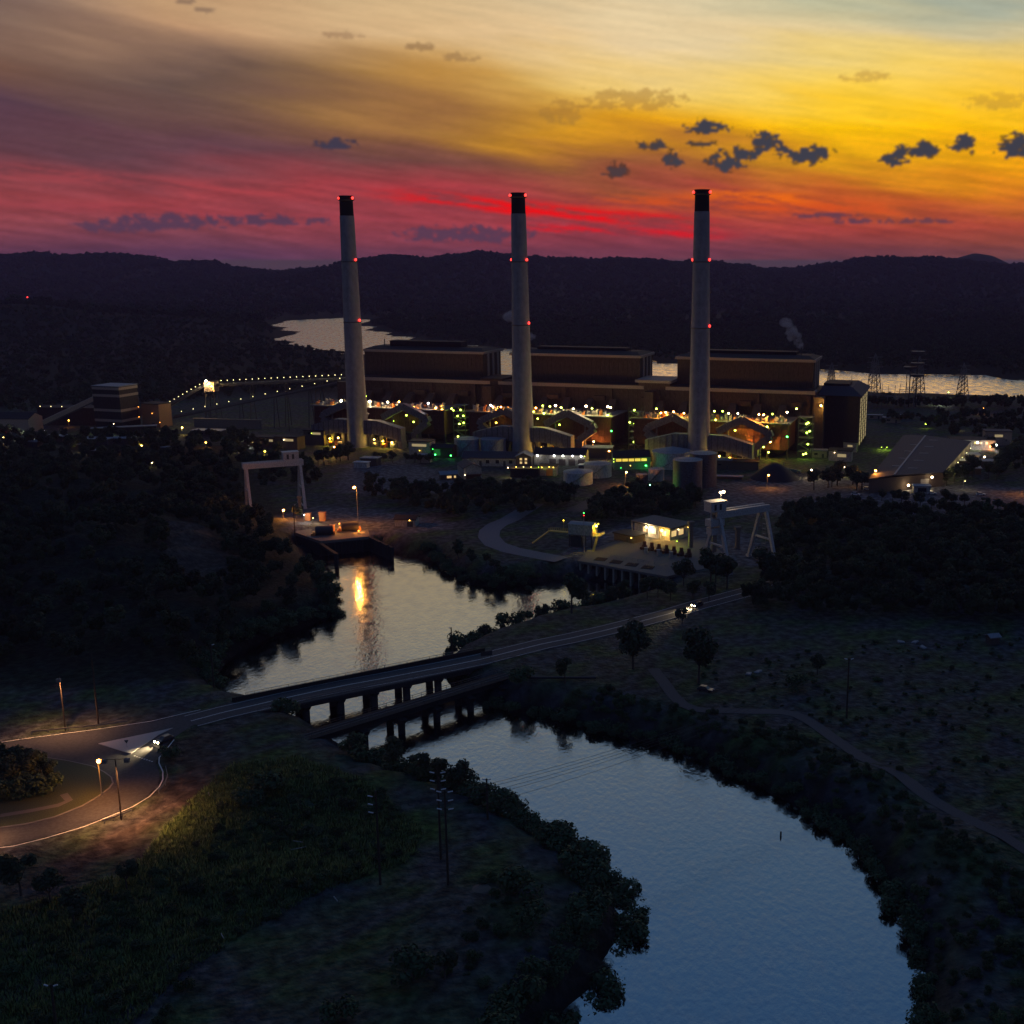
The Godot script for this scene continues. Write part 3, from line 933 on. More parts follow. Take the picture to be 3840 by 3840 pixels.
func make_tank(at: Vector3, r: float, h: float, label: String, m: Material, cone := 0.16) -> Node3D:
	var t := thing("storage_tank", label, "storage tank", at, 0.0, "cylindrical storage tanks")
	var s := Sh.new()
	s.lathe([Vector2(r, -0.5), Vector2(r, h * 0.33), Vector2(r * 0.994, h * 0.33), Vector2(r * 0.994, h * 0.66), Vector2(r, h * 0.66), Vector2(r, h - 0.25), Vector2(r * 1.02, h - 0.25), Vector2(r * 1.02, h)], 36)
	part("shell", s, m, t)
	s = Sh.new()
	s.lathe([Vector2(r * 1.02, h), Vector2(0.6, h + r * cone), Vector2(0.0, h + r * cone + 0.1)], 36)
	part("roof", s, M.tank_roof, t)
	s = Sh.new()
	for i in 14:
		var a := -0.6 + i * 0.09
		s.box(Vector3(sin(a) * (r + 0.5), 0.5 + i * h / 14.0, cos(a) * (r + 0.5)), Vector3(0.9, 0.12, 0.9), a)
	fine("spiral_stair", s, M.grey_steel, t)
	s = Sh.new()
	for i in 24:
		var a := TAU * i / 24
		var b := TAU * (i + 1) / 24
		var p := Vector3(cos(a) * r, h + 0.05, sin(a) * r)
		s.beam(p, p + Vector3.UP, 0.06, 0.06)
		s.beam(p + Vector3.UP, Vector3(cos(b) * r, h + 1.05, sin(b) * r), 0.06, 0.06)
	fine("roof_rail", s, M.grey_steel, t)
	return t

# A plain building: walls with openings set in, roof of the kind asked for; its front is +z.
func make_building(called: String, label: String, category: String, at: Vector3, yaw: float, size: Vector3, wall: Material, roof: Material, kind: String, openings := [], group := "") -> Node3D:
	var t := thing(called, label, category, at, yaw, group)
	var hx := size.x / 2
	var hz := size.z / 2
	var s := Sh.new()
	s.block(-hx, hx, -0.8, size.y, -hz, hz)
	if kind == "gable_z":                # gable to the front
		s.hull([Vector3(-hx, size.y, -hz), Vector3(hx, size.y, -hz), Vector3(hx, size.y, hz), Vector3(-hx, size.y, hz), Vector3(-0.05, size.y + hx * 0.45, -hz), Vector3(0.05, size.y + hx * 0.45, -hz), Vector3(0.05, size.y + hx * 0.45, hz), Vector3(-0.05, size.y + hx * 0.45, hz)])
	elif kind == "gable_x":
		s.hull([Vector3(-hx, size.y, -hz), Vector3(hx, size.y, -hz), Vector3(hx, size.y, hz), Vector3(-hx, size.y, hz), Vector3(-hx, size.y + hz * 0.4, -0.05), Vector3(hx, size.y + hz * 0.4, -0.05), Vector3(hx, size.y + hz * 0.4, 0.05), Vector3(-hx, size.y + hz * 0.4, 0.05)])
	part("wall", s, wall, t)
	s = Sh.new()
	var o := 0.5
	if kind == "gable_z":
		for e in [-1.0, 1.0]:
			s.hull([Vector3(e * (hx + o), size.y - o * 0.45, -hz - o), Vector3(0, size.y + hx * 0.45 + 0.03, -hz - o), Vector3(0, size.y + hx * 0.45 + 0.03, hz + o), Vector3(e * (hx + o), size.y - o * 0.45, hz + o),
				Vector3(e * (hx + o), size.y - o * 0.45 + 0.25, -hz - o), Vector3(0, size.y + hx * 0.45 + 0.3, -hz - o), Vector3(0, size.y + hx * 0.45 + 0.3, hz + o), Vector3(e * (hx + o), size.y - o * 0.45 + 0.25, hz + o)])
	elif kind == "gable_x":
		for e in [-1.0, 1.0]:
			s.hull([Vector3(-hx - o, size.y - o * 0.4, e * (hz + o)), Vector3(-hx - o, size.y + hz * 0.4 + 0.03, 0), Vector3(hx + o, size.y + hz * 0.4 + 0.03, 0), Vector3(hx + o, size.y - o * 0.4, e * (hz + o)),
				Vector3(-hx - o, size.y - o * 0.4 + 0.25, e * (hz + o)), Vector3(-hx - o, size.y + hz * 0.4 + 0.3, 0), Vector3(hx + o, size.y + hz * 0.4 + 0.3, 0), Vector3(hx + o, size.y - o * 0.4 + 0.25, e * (hz + o))])
	else:
		s.block(-hx - o, hx + o, size.y, size.y + 0.45, -hz - o, hz + o)
	part("roof", s, roof, t)
	for q in openings:                   # [kind, x, y, width, height, pane material, face]
		var face: String = q[6] if q.size() > 6 else "front"
		var r := Basis.IDENTITY
		var off := Vector3(0, 0, hz)
		if face == "right":
			r = Basis(Vector3.UP, PI / 2)
			off = Vector3(hx, 0, 0)
		elif face == "left":
			r = Basis(Vector3.UP, -PI / 2)
			off = Vector3(-hx, 0, 0)
		s = Sh.new()
		s.block(-q[3] / 2 - 0.12, q[3] / 2 + 0.12, -q[4] / 2 - 0.12, q[4] / 2 + 0.12, -0.1, 0.06)
		var f := part(q[0], s, M.grey_steel, t)
		f.position = off + r * Vector3(q[1], q[2], 0)
		f.basis = r
		s = Sh.new()
		s.block(-q[3] / 2, q[3] / 2, -q[4] / 2, q[4] / 2, 0.03, 0.1)
		part("pane" if q[0] == "window" else "leaf", s, q[5], f)
	return t

# ---------------------------------------------------------------- conveyors, cranes, poles
func make_conveyor(a: Vector3, b: Vector3, label: String, lamps: int, roofed: bool, group := "") -> void:
	var t := thing("coal_conveyor", label, "conveyor", a, 0.0, group)
	var e := b - a
	var s := Sh.new()
	s.beam(Vector3(0, -0.6, 0), e + Vector3(0, -0.6, 0), 3.2, 0.9)
	part("girder", s, M.dark_steel, t)
	var d := e.normalized()
	var side := d.cross(Vector3.UP).normalized()
	if roofed:
		s = Sh.new()
		s.beam(Vector3(0, 1.4, 0), e + Vector3(0, 1.4, 0), 3.6, 2.9)
		part("gallery", s, M.pale_cladding, t)
	else:
		s = Sh.new()
		s.beam(Vector3(0, 0.5, 0), e + Vector3(0, 0.5, 0), 1.6, 1.0)
		part("belt_cover", s, M.grey_steel, t)
		s = Sh.new()
		for k in [-1.9, 1.9]:
			s.beam(side * k + Vector3(0, 1.0, 0), e + side * k + Vector3(0, 1.0, 0), 0.1, 0.1)
		part("walkway_rail", s, M.grey_steel, t)
	var n := int(e.length() / 24.0)
	for i in range(1, n):
		var p := e * float(i) / n
		var drop := a.y + p.y - LAND
		if drop > 2.0:
			s = Sh.new()
			for k in [-1.0, 1.0]:
				s.beam(p + side * k * 1.4 + Vector3(0, -1, 0), Vector3(p.x, LAND - a.y - 0.4, p.z) + side * k * (1.5 + drop * 0.1), 0.45, 0.45)
			s.beam(p + side * (1.5 + drop * 0.05) + Vector3(0, -drop * 0.5, 0), p - side * (1.5 + drop * 0.05) + Vector3(0, -drop * 0.5, 0), 0.3, 0.3)
			part("trestle", s, M.dark_steel, t)
	for i in lamps:
		var p := e * (i + 0.5) / lamps - side * 1.9
		s = Sh.new()
		s.rod(p, p + Vector3(0, 2.7, 0), 0.07, 0.05, 5)
		part("lamp_post", s, M.dark_steel, t)
		lamp(t, p + Vector3(0, 2.8, 0), "straw", 8.0 if i % 2 == 0 else 0.0)

func make_gantry(at: Vector3, yaw: float, span: float, high: float, label: String, cabin_at: float) -> void:
	var t := thing("gantry_crane", label, "gantry crane", at, yaw, "white gantry cranes by the water")
	var s := Sh.new()
	for z in [-1.6, 1.6]:
		s.block(-span / 2 - 1.5, span / 2 + 1.5, high - 2.6, high, z - 0.5, z + 0.5)
	for i in 8:
		var x := -span / 2 - 1.3 + i * (span + 2.6) / 7
		s.block(x - 0.2, x + 0.2, high - 1.2, high - 0.8, -1.1, 1.1)
	part("girder", s, M.crane_paint, t)
	for x in [-span / 2, span / 2]:
		for z in [-1.0, 1.0]:
			s = Sh.new()
			s.beam(Vector3(x, 0.7, z * 8.0), Vector3(x, high - 2.6, z * 1.7), 1.15, 1.15)
			s.box(Vector3(x, 0.5, z * 8.0), Vector3(1.4, 1.0, 2.2))
			part("leg", s, M.crane_paint, t)
		s = Sh.new()
		s.beam(Vector3(x, high * 0.42, -5.3), Vector3(x, high * 0.42, 5.3), 0.6, 0.6)
		s.beam(Vector3(x, 0.9, -8.0), Vector3(x, 0.9, 8.0), 0.5, 0.5)
		part("cross_tie", s, M.crane_paint, t)
	s = Sh.new()
	s.box(Vector3(cabin_at, high + 1.9, 0), Vector3(7.0, 3.6, 4.4))
	part("trolley_house", s, M.crane_paint, t)
	s = Sh.new()
	s.box(Vector3(cabin_at, high + 3.8, 0), Vector3(7.4, 0.3, 4.8))
	part("trolley_roof", s, M.crane_paint, t)
	for i in 2:
		s = Sh.new()
		s.box(Vector3(cabin_at - 1.5 + i * 2.4, high + 1.8, 2.22), Vector3(1.0, 2.2, 0.1))
		part("door", s, M.dark_steel, t)
	s = Sh.new()
	for i in 10:
		var y := 1.0 + i * (high - 3.0) / 10
		s.box(Vector3(span / 2 + 0.7, y, 0), Vector3(0.9, 0.12, 2.0))
	for z in [-1.0, 1.0]:
		s.beam(Vector3(span / 2 + 0.7, 0.5, z), Vector3(span / 2 + 0.7, high - 1, z), 0.12, 0.12)
	fine("ladder", s, M.grey_steel, t)
	if cabin_at < 0:
		s = Sh.new()
		s.box(Vector3(cabin_at, high - 4.2, 0), Vector3(6.4, 2.6, 3.6))
		s.box(Vector3(cabin_at, high - 7.4, 0), Vector3(5.4, 2.6, 3.2))
		for x in [-2.4, 2.4]:
			s.beam(Vector3(cabin_at + x, high - 9, 0.8), Vector3(cabin_at + x, high, 0.8), 0.3, 0.3)
		part("hoist_frame", s, M.crane_paint, t)
		s = Sh.new()
		s.rod(Vector3(cabin_at + 2.6, high + 3.9, 0), Vector3(cabin_at + 2.6, high + 6.6, 0), 0.14, 0.12, 6)
		part("lamp_mast", s, M.crane_paint, t)
		lamp(t, Vector3(cabin_at + 2.1, high + 6.8, 0.3), "warm", 30.0, 1.2)
		lamp(t, Vector3(cabin_at + 3.5, high + 6.9, 0.3), "warm", 40.0, 1.5)

func make_pole(at: Vector3, h: float, label: String, arms: Array, group := "timber power poles") -> Node3D:   # arms: height below the top, reach to each side
	var t := thing("power_pole", label, "power pole", Vector3(at.x, land(at.x, at.z), at.z), 0.0, group)
	var s := Sh.new()
	s.rod(Vector3(0, -1, 0), Vector3(0, h, 0), 0.26, 0.17, 8)
	part("post", s, M.timber, t)
	for a in arms:
		for side in a[1]:
			s = Sh.new()
			s.beam(Vector3(0, h - a[0], 0), Vector3(side, h - a[0] + 0.25, 0.1), 0.12, 0.14)
			part("cross_arm", s, M.timber, t)
			s = Sh.new()
			s.rod(Vector3(side * 0.45, h - a[0] + 0.1, 0.1), Vector3(side * 1.15, h - a[0] + 0.3, 0.1), 0.12, 0.12, 8)
			part("insulator", s, M.porcelain, t)
	return t

func make_wire(a: Vector3, b: Vector3, label: String, sag := 3.0) -> void:
	var s := Sh.new()
	var last := a
	for i in 16:
		var k := (i + 1) / 16.0
		var p := a.lerp(b, k) - Vector3(0, sag * 4.0 * k * (1.0 - k), 0)
		s.rod(last, p, 0.035, 0.035, 4)
		last = p
	tag(part("power_line", s, M.wire), label, "cable", "power lines over the river")

func smooth_line(p: PackedVector2Array, gap: float) -> PackedVector2Array:
	var c := Curve2D.new()
	for i in p.size():
		var d := (p[mini(i + 1, p.size() - 1)] - p[maxi(i - 1, 0)]) / 6.0
		c.add_point(p[i], -d, d)
	c.bake_interval = gap
	return c.get_baked_points()

# A road light whose bulb sits up inside a deep hood, so that only the ground sees it.
func make_hooded_lamp(at: Vector3, h: float, energy: float, label: String, arms: Array) -> void:
	var t := thing("street_lamp", label, "street lamp", at, 0.0, "street lamps")
	var s := Sh.new()
	s.rod(Vector3(0, -0.5, 0), Vector3(0, h + 0.3, 0), 0.2, 0.12, 8)
	for a in arms:
		s.rod(Vector3(0, h + 0.2, 0), Vector3(0, h + 0.3, 0) + a, 0.07, 0.06, 6)
	part("post", s, M.timber, t)
	for a in arms:
		s = Sh.new()
		s.box(a + Vector3(0, h + 0.24, 0), Vector3(1.0, 0.06, 0.7))
		for q in [[0.48, 0.0, 0.04, 0.7], [-0.48, 0.0, 0.04, 0.7], [0.0, 0.33, 0.92, 0.04], [0.0, -0.33, 0.92, 0.04]]:
			s.box(a + Vector3(q[0], h - 0.15, q[1]), Vector3(q[2], 0.72, q[3]))
		part("hood", s, M.galvanised, t)
		lamp(t, a + Vector3(0, h - 0.08, 0), "street", energy)

func make_street_lamp(at: Vector3, h: float, kind: String, energy: float, label: String, reach := Vector3(1.2, 0, 0.3), group := "street lamps", big := 1.0) -> void:
	var t := thing("street_lamp", label, "street lamp", Vector3(at.x, maxf(land(at.x, at.z), at.y - 2.0), at.z), 0.0, group)
	var s := Sh.new()
	s.rod(Vector3(0, -0.5, 0), Vector3(0, h, 0), 0.14, 0.08, 8)
	s.rod(Vector3(0, h - 0.1, 0), Vector3(0, h, 0) + reach, 0.06, 0.05, 6)
	part("post", s, M.galvanised, t)
	s = Sh.new()
	s.box(Vector3(0, h + 0.12, 0) + reach, Vector3(0.8, 0.16, 0.4))
	part("hood", s, M.galvanised, t)
	lamp(t, Vector3(0, h - 0.25, 0) + reach, kind, energy, big)

func make_pylon(at: Vector3, h: float, label: String) -> void:
	var t := thing("transmission_pylon", label, "pylon", Vector3(at.x, LAND - 1.0, at.z), 0.2, "lattice pylons beside the far water")
	var s := Sh.new()
	var w := func(y: float) -> float: return lerpf(h * 0.13, h * 0.05, minf(1.0, y / (h * 0.82)))
	for x in [-1.0, 1.0]:
		for z in [-1.0, 1.0]:
			s.beam(Vector3(x * w.call(0.0), 0, z * w.call(0.0)), Vector3(x * h * 0.05, h * 0.82, z * h * 0.05), 0.5, 0.5)
			s.beam(Vector3(x * h * 0.05, h * 0.82, z * h * 0.05), Vector3(0, h, 0), 0.4, 0.4)
	part("tower_leg", s, M.galvanised, t)
	s = Sh.new()
	var y := 0.0
	var step := h * 0.17
	while y + step < h * 0.84:
		var a: float = w.call(y)
		var b: float = w.call(y + step)
		for z in [-1.0, 1.0]:
			s.beam(Vector3(-a, y, z * a), Vector3(b, y + step, z * b), 0.28, 0.28)
			s.beam(Vector3(a, y, z * a), Vector3(-b, y + step, z * b), 0.28, 0.28)
			s.beam(Vector3(-b, y + step, z * b), Vector3(b, y + step, z * b), 0.28, 0.28)
			s.beam(Vector3(z * a, y, -a), Vector3(z * b, y + step, b), 0.28, 0.28)
		y += step
		step *= 0.86
	part("lattice", s, M.galvanised, t)
	for k in 3:
		s = Sh.new()
		s.beam(Vector3(-h * 0.17, h * (0.72 + 0.1 * k), 0), Vector3(h * 0.17, h * (0.72 + 0.1 * k), 0), 0.4, 0.4)
		part("cross_arm", s, M.galvanised, t)

func make_car(at: Vector3, yaw: float, label: String, paint: Material, lit: bool) -> void:
	var t := thing("parked_car" if not lit else "car", label, "car", at, yaw)
	var s := Sh.new()
	s.hull([Vector3(-0.88, 0.32, -2.2), Vector3(0.88, 0.32, -2.2), Vector3(0.88, 0.32, 2.2), Vector3(-0.88, 0.32, 2.2), Vector3(-0.84, 0.86, -2.15), Vector3(0.84, 0.86, -2.15), Vector3(0.84, 0.8, 2.1), Vector3(-0.84, 0.8, 2.1)])
	part("body", s, paint, t)
	s = Sh.new()
	s.hull([Vector3(-0.8, 0.84, -1.9), Vector3(0.8, 0.84, -1.9), Vector3(0.8, 0.82, 1.0), Vector3(-0.8, 0.82, 1.0), Vector3(-0.62, 1.42, -1.4), Vector3(0.62, 1.42, -1.4), Vector3(0.62, 1.4, 0.25), Vector3(-0.62, 1.4, 0.25)])
	part("cabin", s, M.car_glass, t)
	s = Sh.new()
	s.box(Vector3(0, 1.44, -0.58), Vector3(1.26, 0.06, 1.7))
	part("roof_panel", s, paint, t)
	for x in [-0.8, 0.8]:
		for z in [-1.35, 1.35]:
			s = Sh.new()
			s.rod(Vector3(x - 0.1, 0.32, z), Vector3(x + 0.1, 0.32, z), 0.32, 0.32, 12)
			part("wheel", s, M.rubber, t)
	for x in [-0.62, 0.62]:
		if lit:
			lamp(t, Vector3(x, 0.66, 2.2), "head", 0.0, 1.0, "headlight")
			var l := SpotLight3D.new()
			l.name = "headlight_beam"
			l.light_color = M.lamp_head.emission
			l.light_energy = 260.0
			l.spot_angle = 30.0
			l.spot_range = 200.0
			l.light_size = 0.1
			l.shadow_enabled = true
			t.add_child(l, true)
			l.position = Vector3(x, 0.66, 2.5)
			l.rotation = Vector3(-0.07, PI, 0)
		else:
			s = Sh.new()
			s.box(Vector3(x, 0.66, 2.15), Vector3(0.36, 0.16, 0.1))
			part("headlight", s, M.porcelain, t)

# ---------------------------------------------------------------- roads and bridges
func make_roads() -> void:
	mat("asphalt", 0.052, 0.052, 0.056, 0.92)
	worn(M.asphalt, noise_tex("asphalt", 0.03, 0.72, 5), Vector3.ONE / 17.0)
	var kerb := mat("kerb", 0.15, 0.145, 0.14)
	var paint := mat("road_paint", 0.62, 0.6, 0.56)
	var ring := PackedVector2Array([Vector2(-164.3, -252.5), Vector2(-151.1, -255.8), Vector2(-144.0, -258.9), Vector2(-131.5, -263.6), Vector2(-120.1, -268.7), Vector2(-114.1, -273.5), Vector2(-110.4, -276.3), Vector2(-106.4, -272.8), Vector2(-109.3, -266.0), Vector2(-111.0, -258.0), Vector2(-110.5, -251.0), Vector2(-110.5, -247.8), Vector2(-109.3, -244.6), Vector2(-106.6, -240.1), Vector2(-105.0, -236.1), Vector2(-104.4, -232.7), Vector2(-104.6, -228.1), Vector2(-106.1, -223.7), Vector2(-108.7, -219.9), Vector2(-112.2, -215.1), Vector2(-117.5, -210.5), Vector2(-122.2, -207.3), Vector2(-135.5, -203.9)])
	var s := Sh.new()
	s.plate(ring, LAND + 0.06, LAND + 0.06)
	setting("road_roundabout", s, M.asphalt, "asphalt roundabout at the left end of the bridge")
	var lane := PackedVector2Array([Vector2(-110.5, -269.4), Vector2(-104.5, -274.9), Vector2(-98.0, -279.8), Vector2(-91.2, -285.0), Vector2(-84.2, -290.0), Vector2(-76.8, -294.7), Vector2(-69.0, -299.1), Vector2(-61.2, -303.9), Vector2(-53.0, -308.8), Vector2(-44.0, -314.6), Vector2(-36.2, -321.0), Vector2(-27.4, -328.1), Vector2(-18.2, -334.1), Vector2(-8.6, -341.2), Vector2(1.4, -349.2), Vector2(11.8, -358.2), Vector2(21.3, -367.6), Vector2(36.3, -380.6), Vector2(54.8, -396.6)])
	s = Sh.new()
	s.ribbon(lane, 9.6, LAND + 0.10)
	setting("road", s, M.asphalt, "two lane road crossing the bridge")
	s = Sh.new()
	for e in [-4.2, 4.2]:
		s.ribbon(lane, 0.16, LAND + 0.105, e)
	s.ribbon(lane, 0.14, LAND + 0.105, 0.1)
	s.ribbon(lane, 0.14, LAND + 0.105, -0.15)
	for e in [0, 1]:
		var edge := ring.slice(1, 7) if e == 0 else ring.slice(9, 23)
		s.ribbon(edge, 0.26, LAND + 0.07, -0.7 if e == 0 else -0.7)
	for i in 8:                          # give-way dashes
		var a := Vector2(-116.2, -248.9).lerp(Vector2(-110.2, -245.5), (i + 0.2) / 8.0)
		var b := Vector2(-116.2, -248.9).lerp(Vector2(-110.2, -245.5), (i + 0.75) / 8.0)
		s.ribbon(PackedVector2Array([a, b]), 0.35, LAND + 0.07)
	setting("road_markings", s, paint)
	var isle := PackedVector2Array([Vector2(-163.6, -251.3), Vector2(-147.5, -249.2), Vector2(-137.4, -248.3), Vector2(-129.9, -246.0), Vector2(-122.8, -243.1), Vector2(-118.9, -240.1), Vector2(-116.1, -237.4), Vector2(-114.5, -234.6), Vector2(-114.1, -231.9), Vector2(-114.7, -228.0), Vector2(-116.2, -223.5), Vector2(-119.6, -218.6), Vector2(-123.8, -215.6), Vector2(-128.5, -214.0), Vector2(-139.3, -210.2)])
	s = Sh.new()
	s.plate(isle, LAND - 0.3, LAND + 0.18)
	setting("kerb", s, kerb, "pale kerb round the roundabout's central island")
	var centre := Vector2.ZERO
	for p in isle:
		centre += p / isle.size()
	s = Sh.new()
	for i in isle.size():
		isle[i] += (centre - isle[i]).normalized() * 0.35
	s.plate(isle, LAND + 0.22, LAND + 0.22)
	var lawn := mat("island_grass", 0.06, 0.075, 0.022)
	worn(lawn, noise_tex("grain", 0.05, 0.5, 5), Vector3.ONE / 9.0)
	setting("ground_island", s, lawn, "dry grass on the roundabout's island")
	s = Sh.new()
	s.ribbon(PackedVector2Array([Vector2(-131.2, -219.0), Vector2(-125.8, -221.3), Vector2(-121.4, -223.7), Vector2(-120.2, -225.9), Vector2(-122.8, -228.9)]), 1.6, LAND + 0.24)
	setting("path", s, mat("path_slab", 0.1, 0.09, 0.075), "short pale path across the roundabout's island")
	s = Sh.new()
	s.plate(PackedVector2Array([Vector2(-127.4, -255.5), Vector2(-115.3, -263.4), Vector2(-113.3, -264.9), Vector2(-115.1, -260.8), Vector2(-117.2, -249.8)]), LAND - 0.3, LAND + 0.2)
	setting("traffic_island", s, mat("concrete_pave", 0.34, 0.32, 0.3), "triangular concrete splitter island in front of the bridge road")
	s = Sh.new()
	s.ribbon(PackedVector2Array([Vector2(-45.8, -532.3), Vector2(-50.3, -513.5), Vector2(-54.3, -498.1), Vector2(-58.8, -487.7), Vector2(-60.7, -476.6), Vector2(-59.7, -465.1), Vector2(-55.6, -452.4), Vector2(-47.9, -442.8), Vector2(-37.8, -435.2), Vector2(-27.0, -427.9)]), 9.0, LAND + 0.08)
	setting("road_dock", s, worn(mat("service_gravel", 0.2, 0.21, 0.235, 0.95), noise_tex("grain", 0.05, 0.5, 5), Vector3.ONE / 11.0), "grey service road curving to the intake dock")
	s = Sh.new()
	var way := smooth_line(PackedVector2Array([Vector2(6.0, -307.1), Vector2(9.0, -295.5), Vector2(11.7, -284.6), Vector2(16.1, -277.3), Vector2(28.2, -275.9), Vector2(41.5, -273.8), Vector2(49.0, -258.3), Vector2(54.6, -244.9), Vector2(61.3, -232.2), Vector2(67.3, -220.4), Vector2(76.4, -203.9), Vector2(83.4, -190.5)]), 5.0)
	s.ribbon(way, 3.4, 0.0)
	for k in s.v.size():
		s.v[k].y = land(s.v[k].x, s.v[k].z) + 0.1
	setting("dirt_track", s, worn(mat("track", 0.1, 0.1, 0.108, 0.95), noise_tex("grain", 0.05, 0.5, 5), Vector3.ONE / 7.0), "dirt track curving through the dark field on the right bank")
	s = Sh.new()
	s.ribbon(PackedVector2Array([Vector2(-27.3, -514.7), Vector2(-13.5, -551.0), Vector2(2.2, -578.1), Vector2(19.2, -600.2)]), 8.0, LAND + 0.08)
	setting("road_plant", s, M.asphalt, "service road lit orange beside the white tanks")
	for e in [[PackedVector2Array([Vector2(-108.2, -216.0), Vector2(-106.8, -217.3), Vector2(-105.6, -218.8), Vector2(-104.3, -220.4)]), "dark steel guard rail on the outer edge of the roundabout, behind the tall timber pole"], [PackedVector2Array([Vector2(-102.4, -229.4), Vector2(-102.6, -233.5), Vector2(-103.6, -237.2), Vector2(-105.7, -241.5)]), "dark steel guard rail beside the bend of the roundabout"],
			[PackedVector2Array([Vector2(-146.2, -261.1), Vector2(-142.8, -262.1), Vector2(-138.2, -263.4), Vector2(-132.5, -265.0), Vector2(-125.7, -267.7)]), "pale post and rail fence on the far verge of the roundabout"]]:
		var line: PackedVector2Array = e[0]
		var t := thing("guard_rail", e[1], "guard rail", Vector3(line[0].x, LAND, line[0].y))
		for i in line.size() - 1:
			s = Sh.new()
			var a := Vector3(line[i].x - line[0].x, 0, line[i].y - line[0].y)
			var b := Vector3(line[i + 1].x - line[0].x, 0, line[i + 1].y - line[0].y)
			s.beam(a + Vector3.UP * 0.8, b + Vector3.UP * 0.8, 0.12, 0.34)
			part("rail", s, M.galvanised, t)
			s = Sh.new()
			s.beam(a - Vector3.UP * 0.3, a + Vector3.UP * 0.95, 0.18, 0.18)
			part("post", s, M.galvanised, t)

func make_bridges() -> void:
	var a := Vector3(Vector2(-98.2, -279.8).x, LAND, Vector2(-98.2, -279.8).y)
	var b := Vector3(Vector2(-43.0, -315.5).x, LAND, Vector2(-43.0, -315.5).y)
	var d := (b - a).normalized()
	var yaw := atan2(-d.z, d.x)
	var l := a.distance_to(b)
	var t := thing("road_bridge", "concrete road bridge on pairs of round piers across the river", "bridge", a, yaw)
	var s := Sh.new()                    # local x along the bridge, +z towards the near side
	s.block(0, l, -0.55, 0.02, -7.6, 5.4)
	part("deck", s, M.bridge_concrete, t)
	for z in [-4.5, -1.5, 1.5, 4.2]:
		s = Sh.new()
		s.block(0, l, -1.7, -0.56, z - 0.45, z + 0.45)
		part("beam", s, M.bridge_concrete, t)
	s = Sh.new()
	s.block(-4, l + 3, 0.02, 1.15, -5.6, -5.2)
	part("far_barrier", s, M.dark_concrete, t)
	s = Sh.new()
	s.block(0, l, 0.02, 0.3, 5.1, 5.4)
	part("near_kerb", s, M.pale_concrete, t)
	s = Sh.new()
	handrail(s, Vector3(0, 0.3, 5.25), Vector3(l + 16, 0.3, 5.25), 2.2)
	part("near_railing", s, M.galvanised, t)
	s = Sh.new()
	handrail(s, Vector3(0, 0.02, -7.4), Vector3(l, 0.02, -7.4), 2.2)
	for i in int(l / 0.6):
		s.block(i * 0.6, i * 0.6 + 0.04, 0.05, 1.1, -7.42, -7.38)
	fine("far_fence", s, M.galvanised, t)
	for i in 7:
		var x := l * (i + 0.35) / 7.0
		var pier := part("pier", crosshead(x), M.bridge_concrete, t)
		for z in [-3.6, 2.6]:
			s = Sh.new()
			s.rod(Vector3(x, -10, z), Vector3(x, -2.5, z), 1.05, 1.05, 16)
			part("column", s, M.bridge_concrete, pier)
	# lower rail bridge on the near side
	var a2 := Vector3(Vector2(-81.1, -259.2).x, LAND - 0.5, Vector2(-81.1, -259.2).y)
	var b2 := Vector3(Vector2(-31.0, -306.7).x, LAND - 0.5, Vector2(-31.0, -306.7).y)
	var d2 := (b2 - a2).normalized()
	var l2 := a2.distance_to(b2)
	t = thing("rail_bridge", "narrow rail bridge with two dark girders on the near side of the road bridge", "bridge", a2, atan2(-d2.z, d2.x))
	for z in [-2.0, 1.0]:
		s = Sh.new()
		s.block(0, l2, -1.5, 0, z - 0.3, z + 0.9)
		part("girder", s, M.dark_concrete, t)
	s = Sh.new()
	s.block(0, l2, 0.0, 0.25, -2.6, 2.6)
	part("deck", s, M.dark_concrete, t)
	for z in [-0.75, 0.7]:
		s = Sh.new()
		s.block(-6, l2 + 3, 0.25, 0.42, z - 0.04, z + 0.04)
		part("rail", s, M.galvanised, t)
	s = Sh.new()
	handrail(s, Vector3(0, 0.25, 2.5), Vector3(l2, 0.25, 2.5), 2.6)
	handrail(s, Vector3(0, 0.25, -2.5), Vector3(l2, 0.25, -2.5), 2.6)
	part("railing", s, M.dark_steel, t)
	for i in 6:
		var x := l2 * (i + 0.55) / 6.4
		s = Sh.new()
		s.hull([Vector3(x - 0.9, -2.9, -3.4), Vector3(x + 0.9, -2.9, -3.4), Vector3(x + 0.9, -2.9, 3.4), Vector3(x - 0.9, -2.9, 3.4), Vector3(x - 0.9, -1.5, -4.4), Vector3(x + 0.9, -1.5, -4.4), Vector3(x + 0.9, -1.5, 4.4), Vector3(x - 0.9, -1.5, 4.4)])
		var pier := part("pier", s, M.dark_concrete, t)
		for z in [-2.8, 2.8]:
			s = Sh.new()
			s.rod(Vector3(x, -10, z), Vector3(x, -2.9, z), 0.95, 0.95, 16)
			part("column", s, M.dark_concrete, pier)
	t = thing("road_sign", "blank back of a large road sign beside the bridge's right end", "sign", Vector3(Vector2(-42.1, -315.5).x, LAND, Vector2(-42.1, -315.5).y), 0.35)
	s = Sh.new()
	s.block(-1.7, 1.7, 0.9, 2.3, -0.05, 0.05)
	part("panel", s, M.dark_steel, t)
	for x in [-1.2, 1.2]:
		s = Sh.new()
		s.rod(Vector3(x, -0.4, -0.15), Vector3(x, 2.2, -0.15), 0.06, 0.06, 6)
		part("post", s, M.galvanised, t)

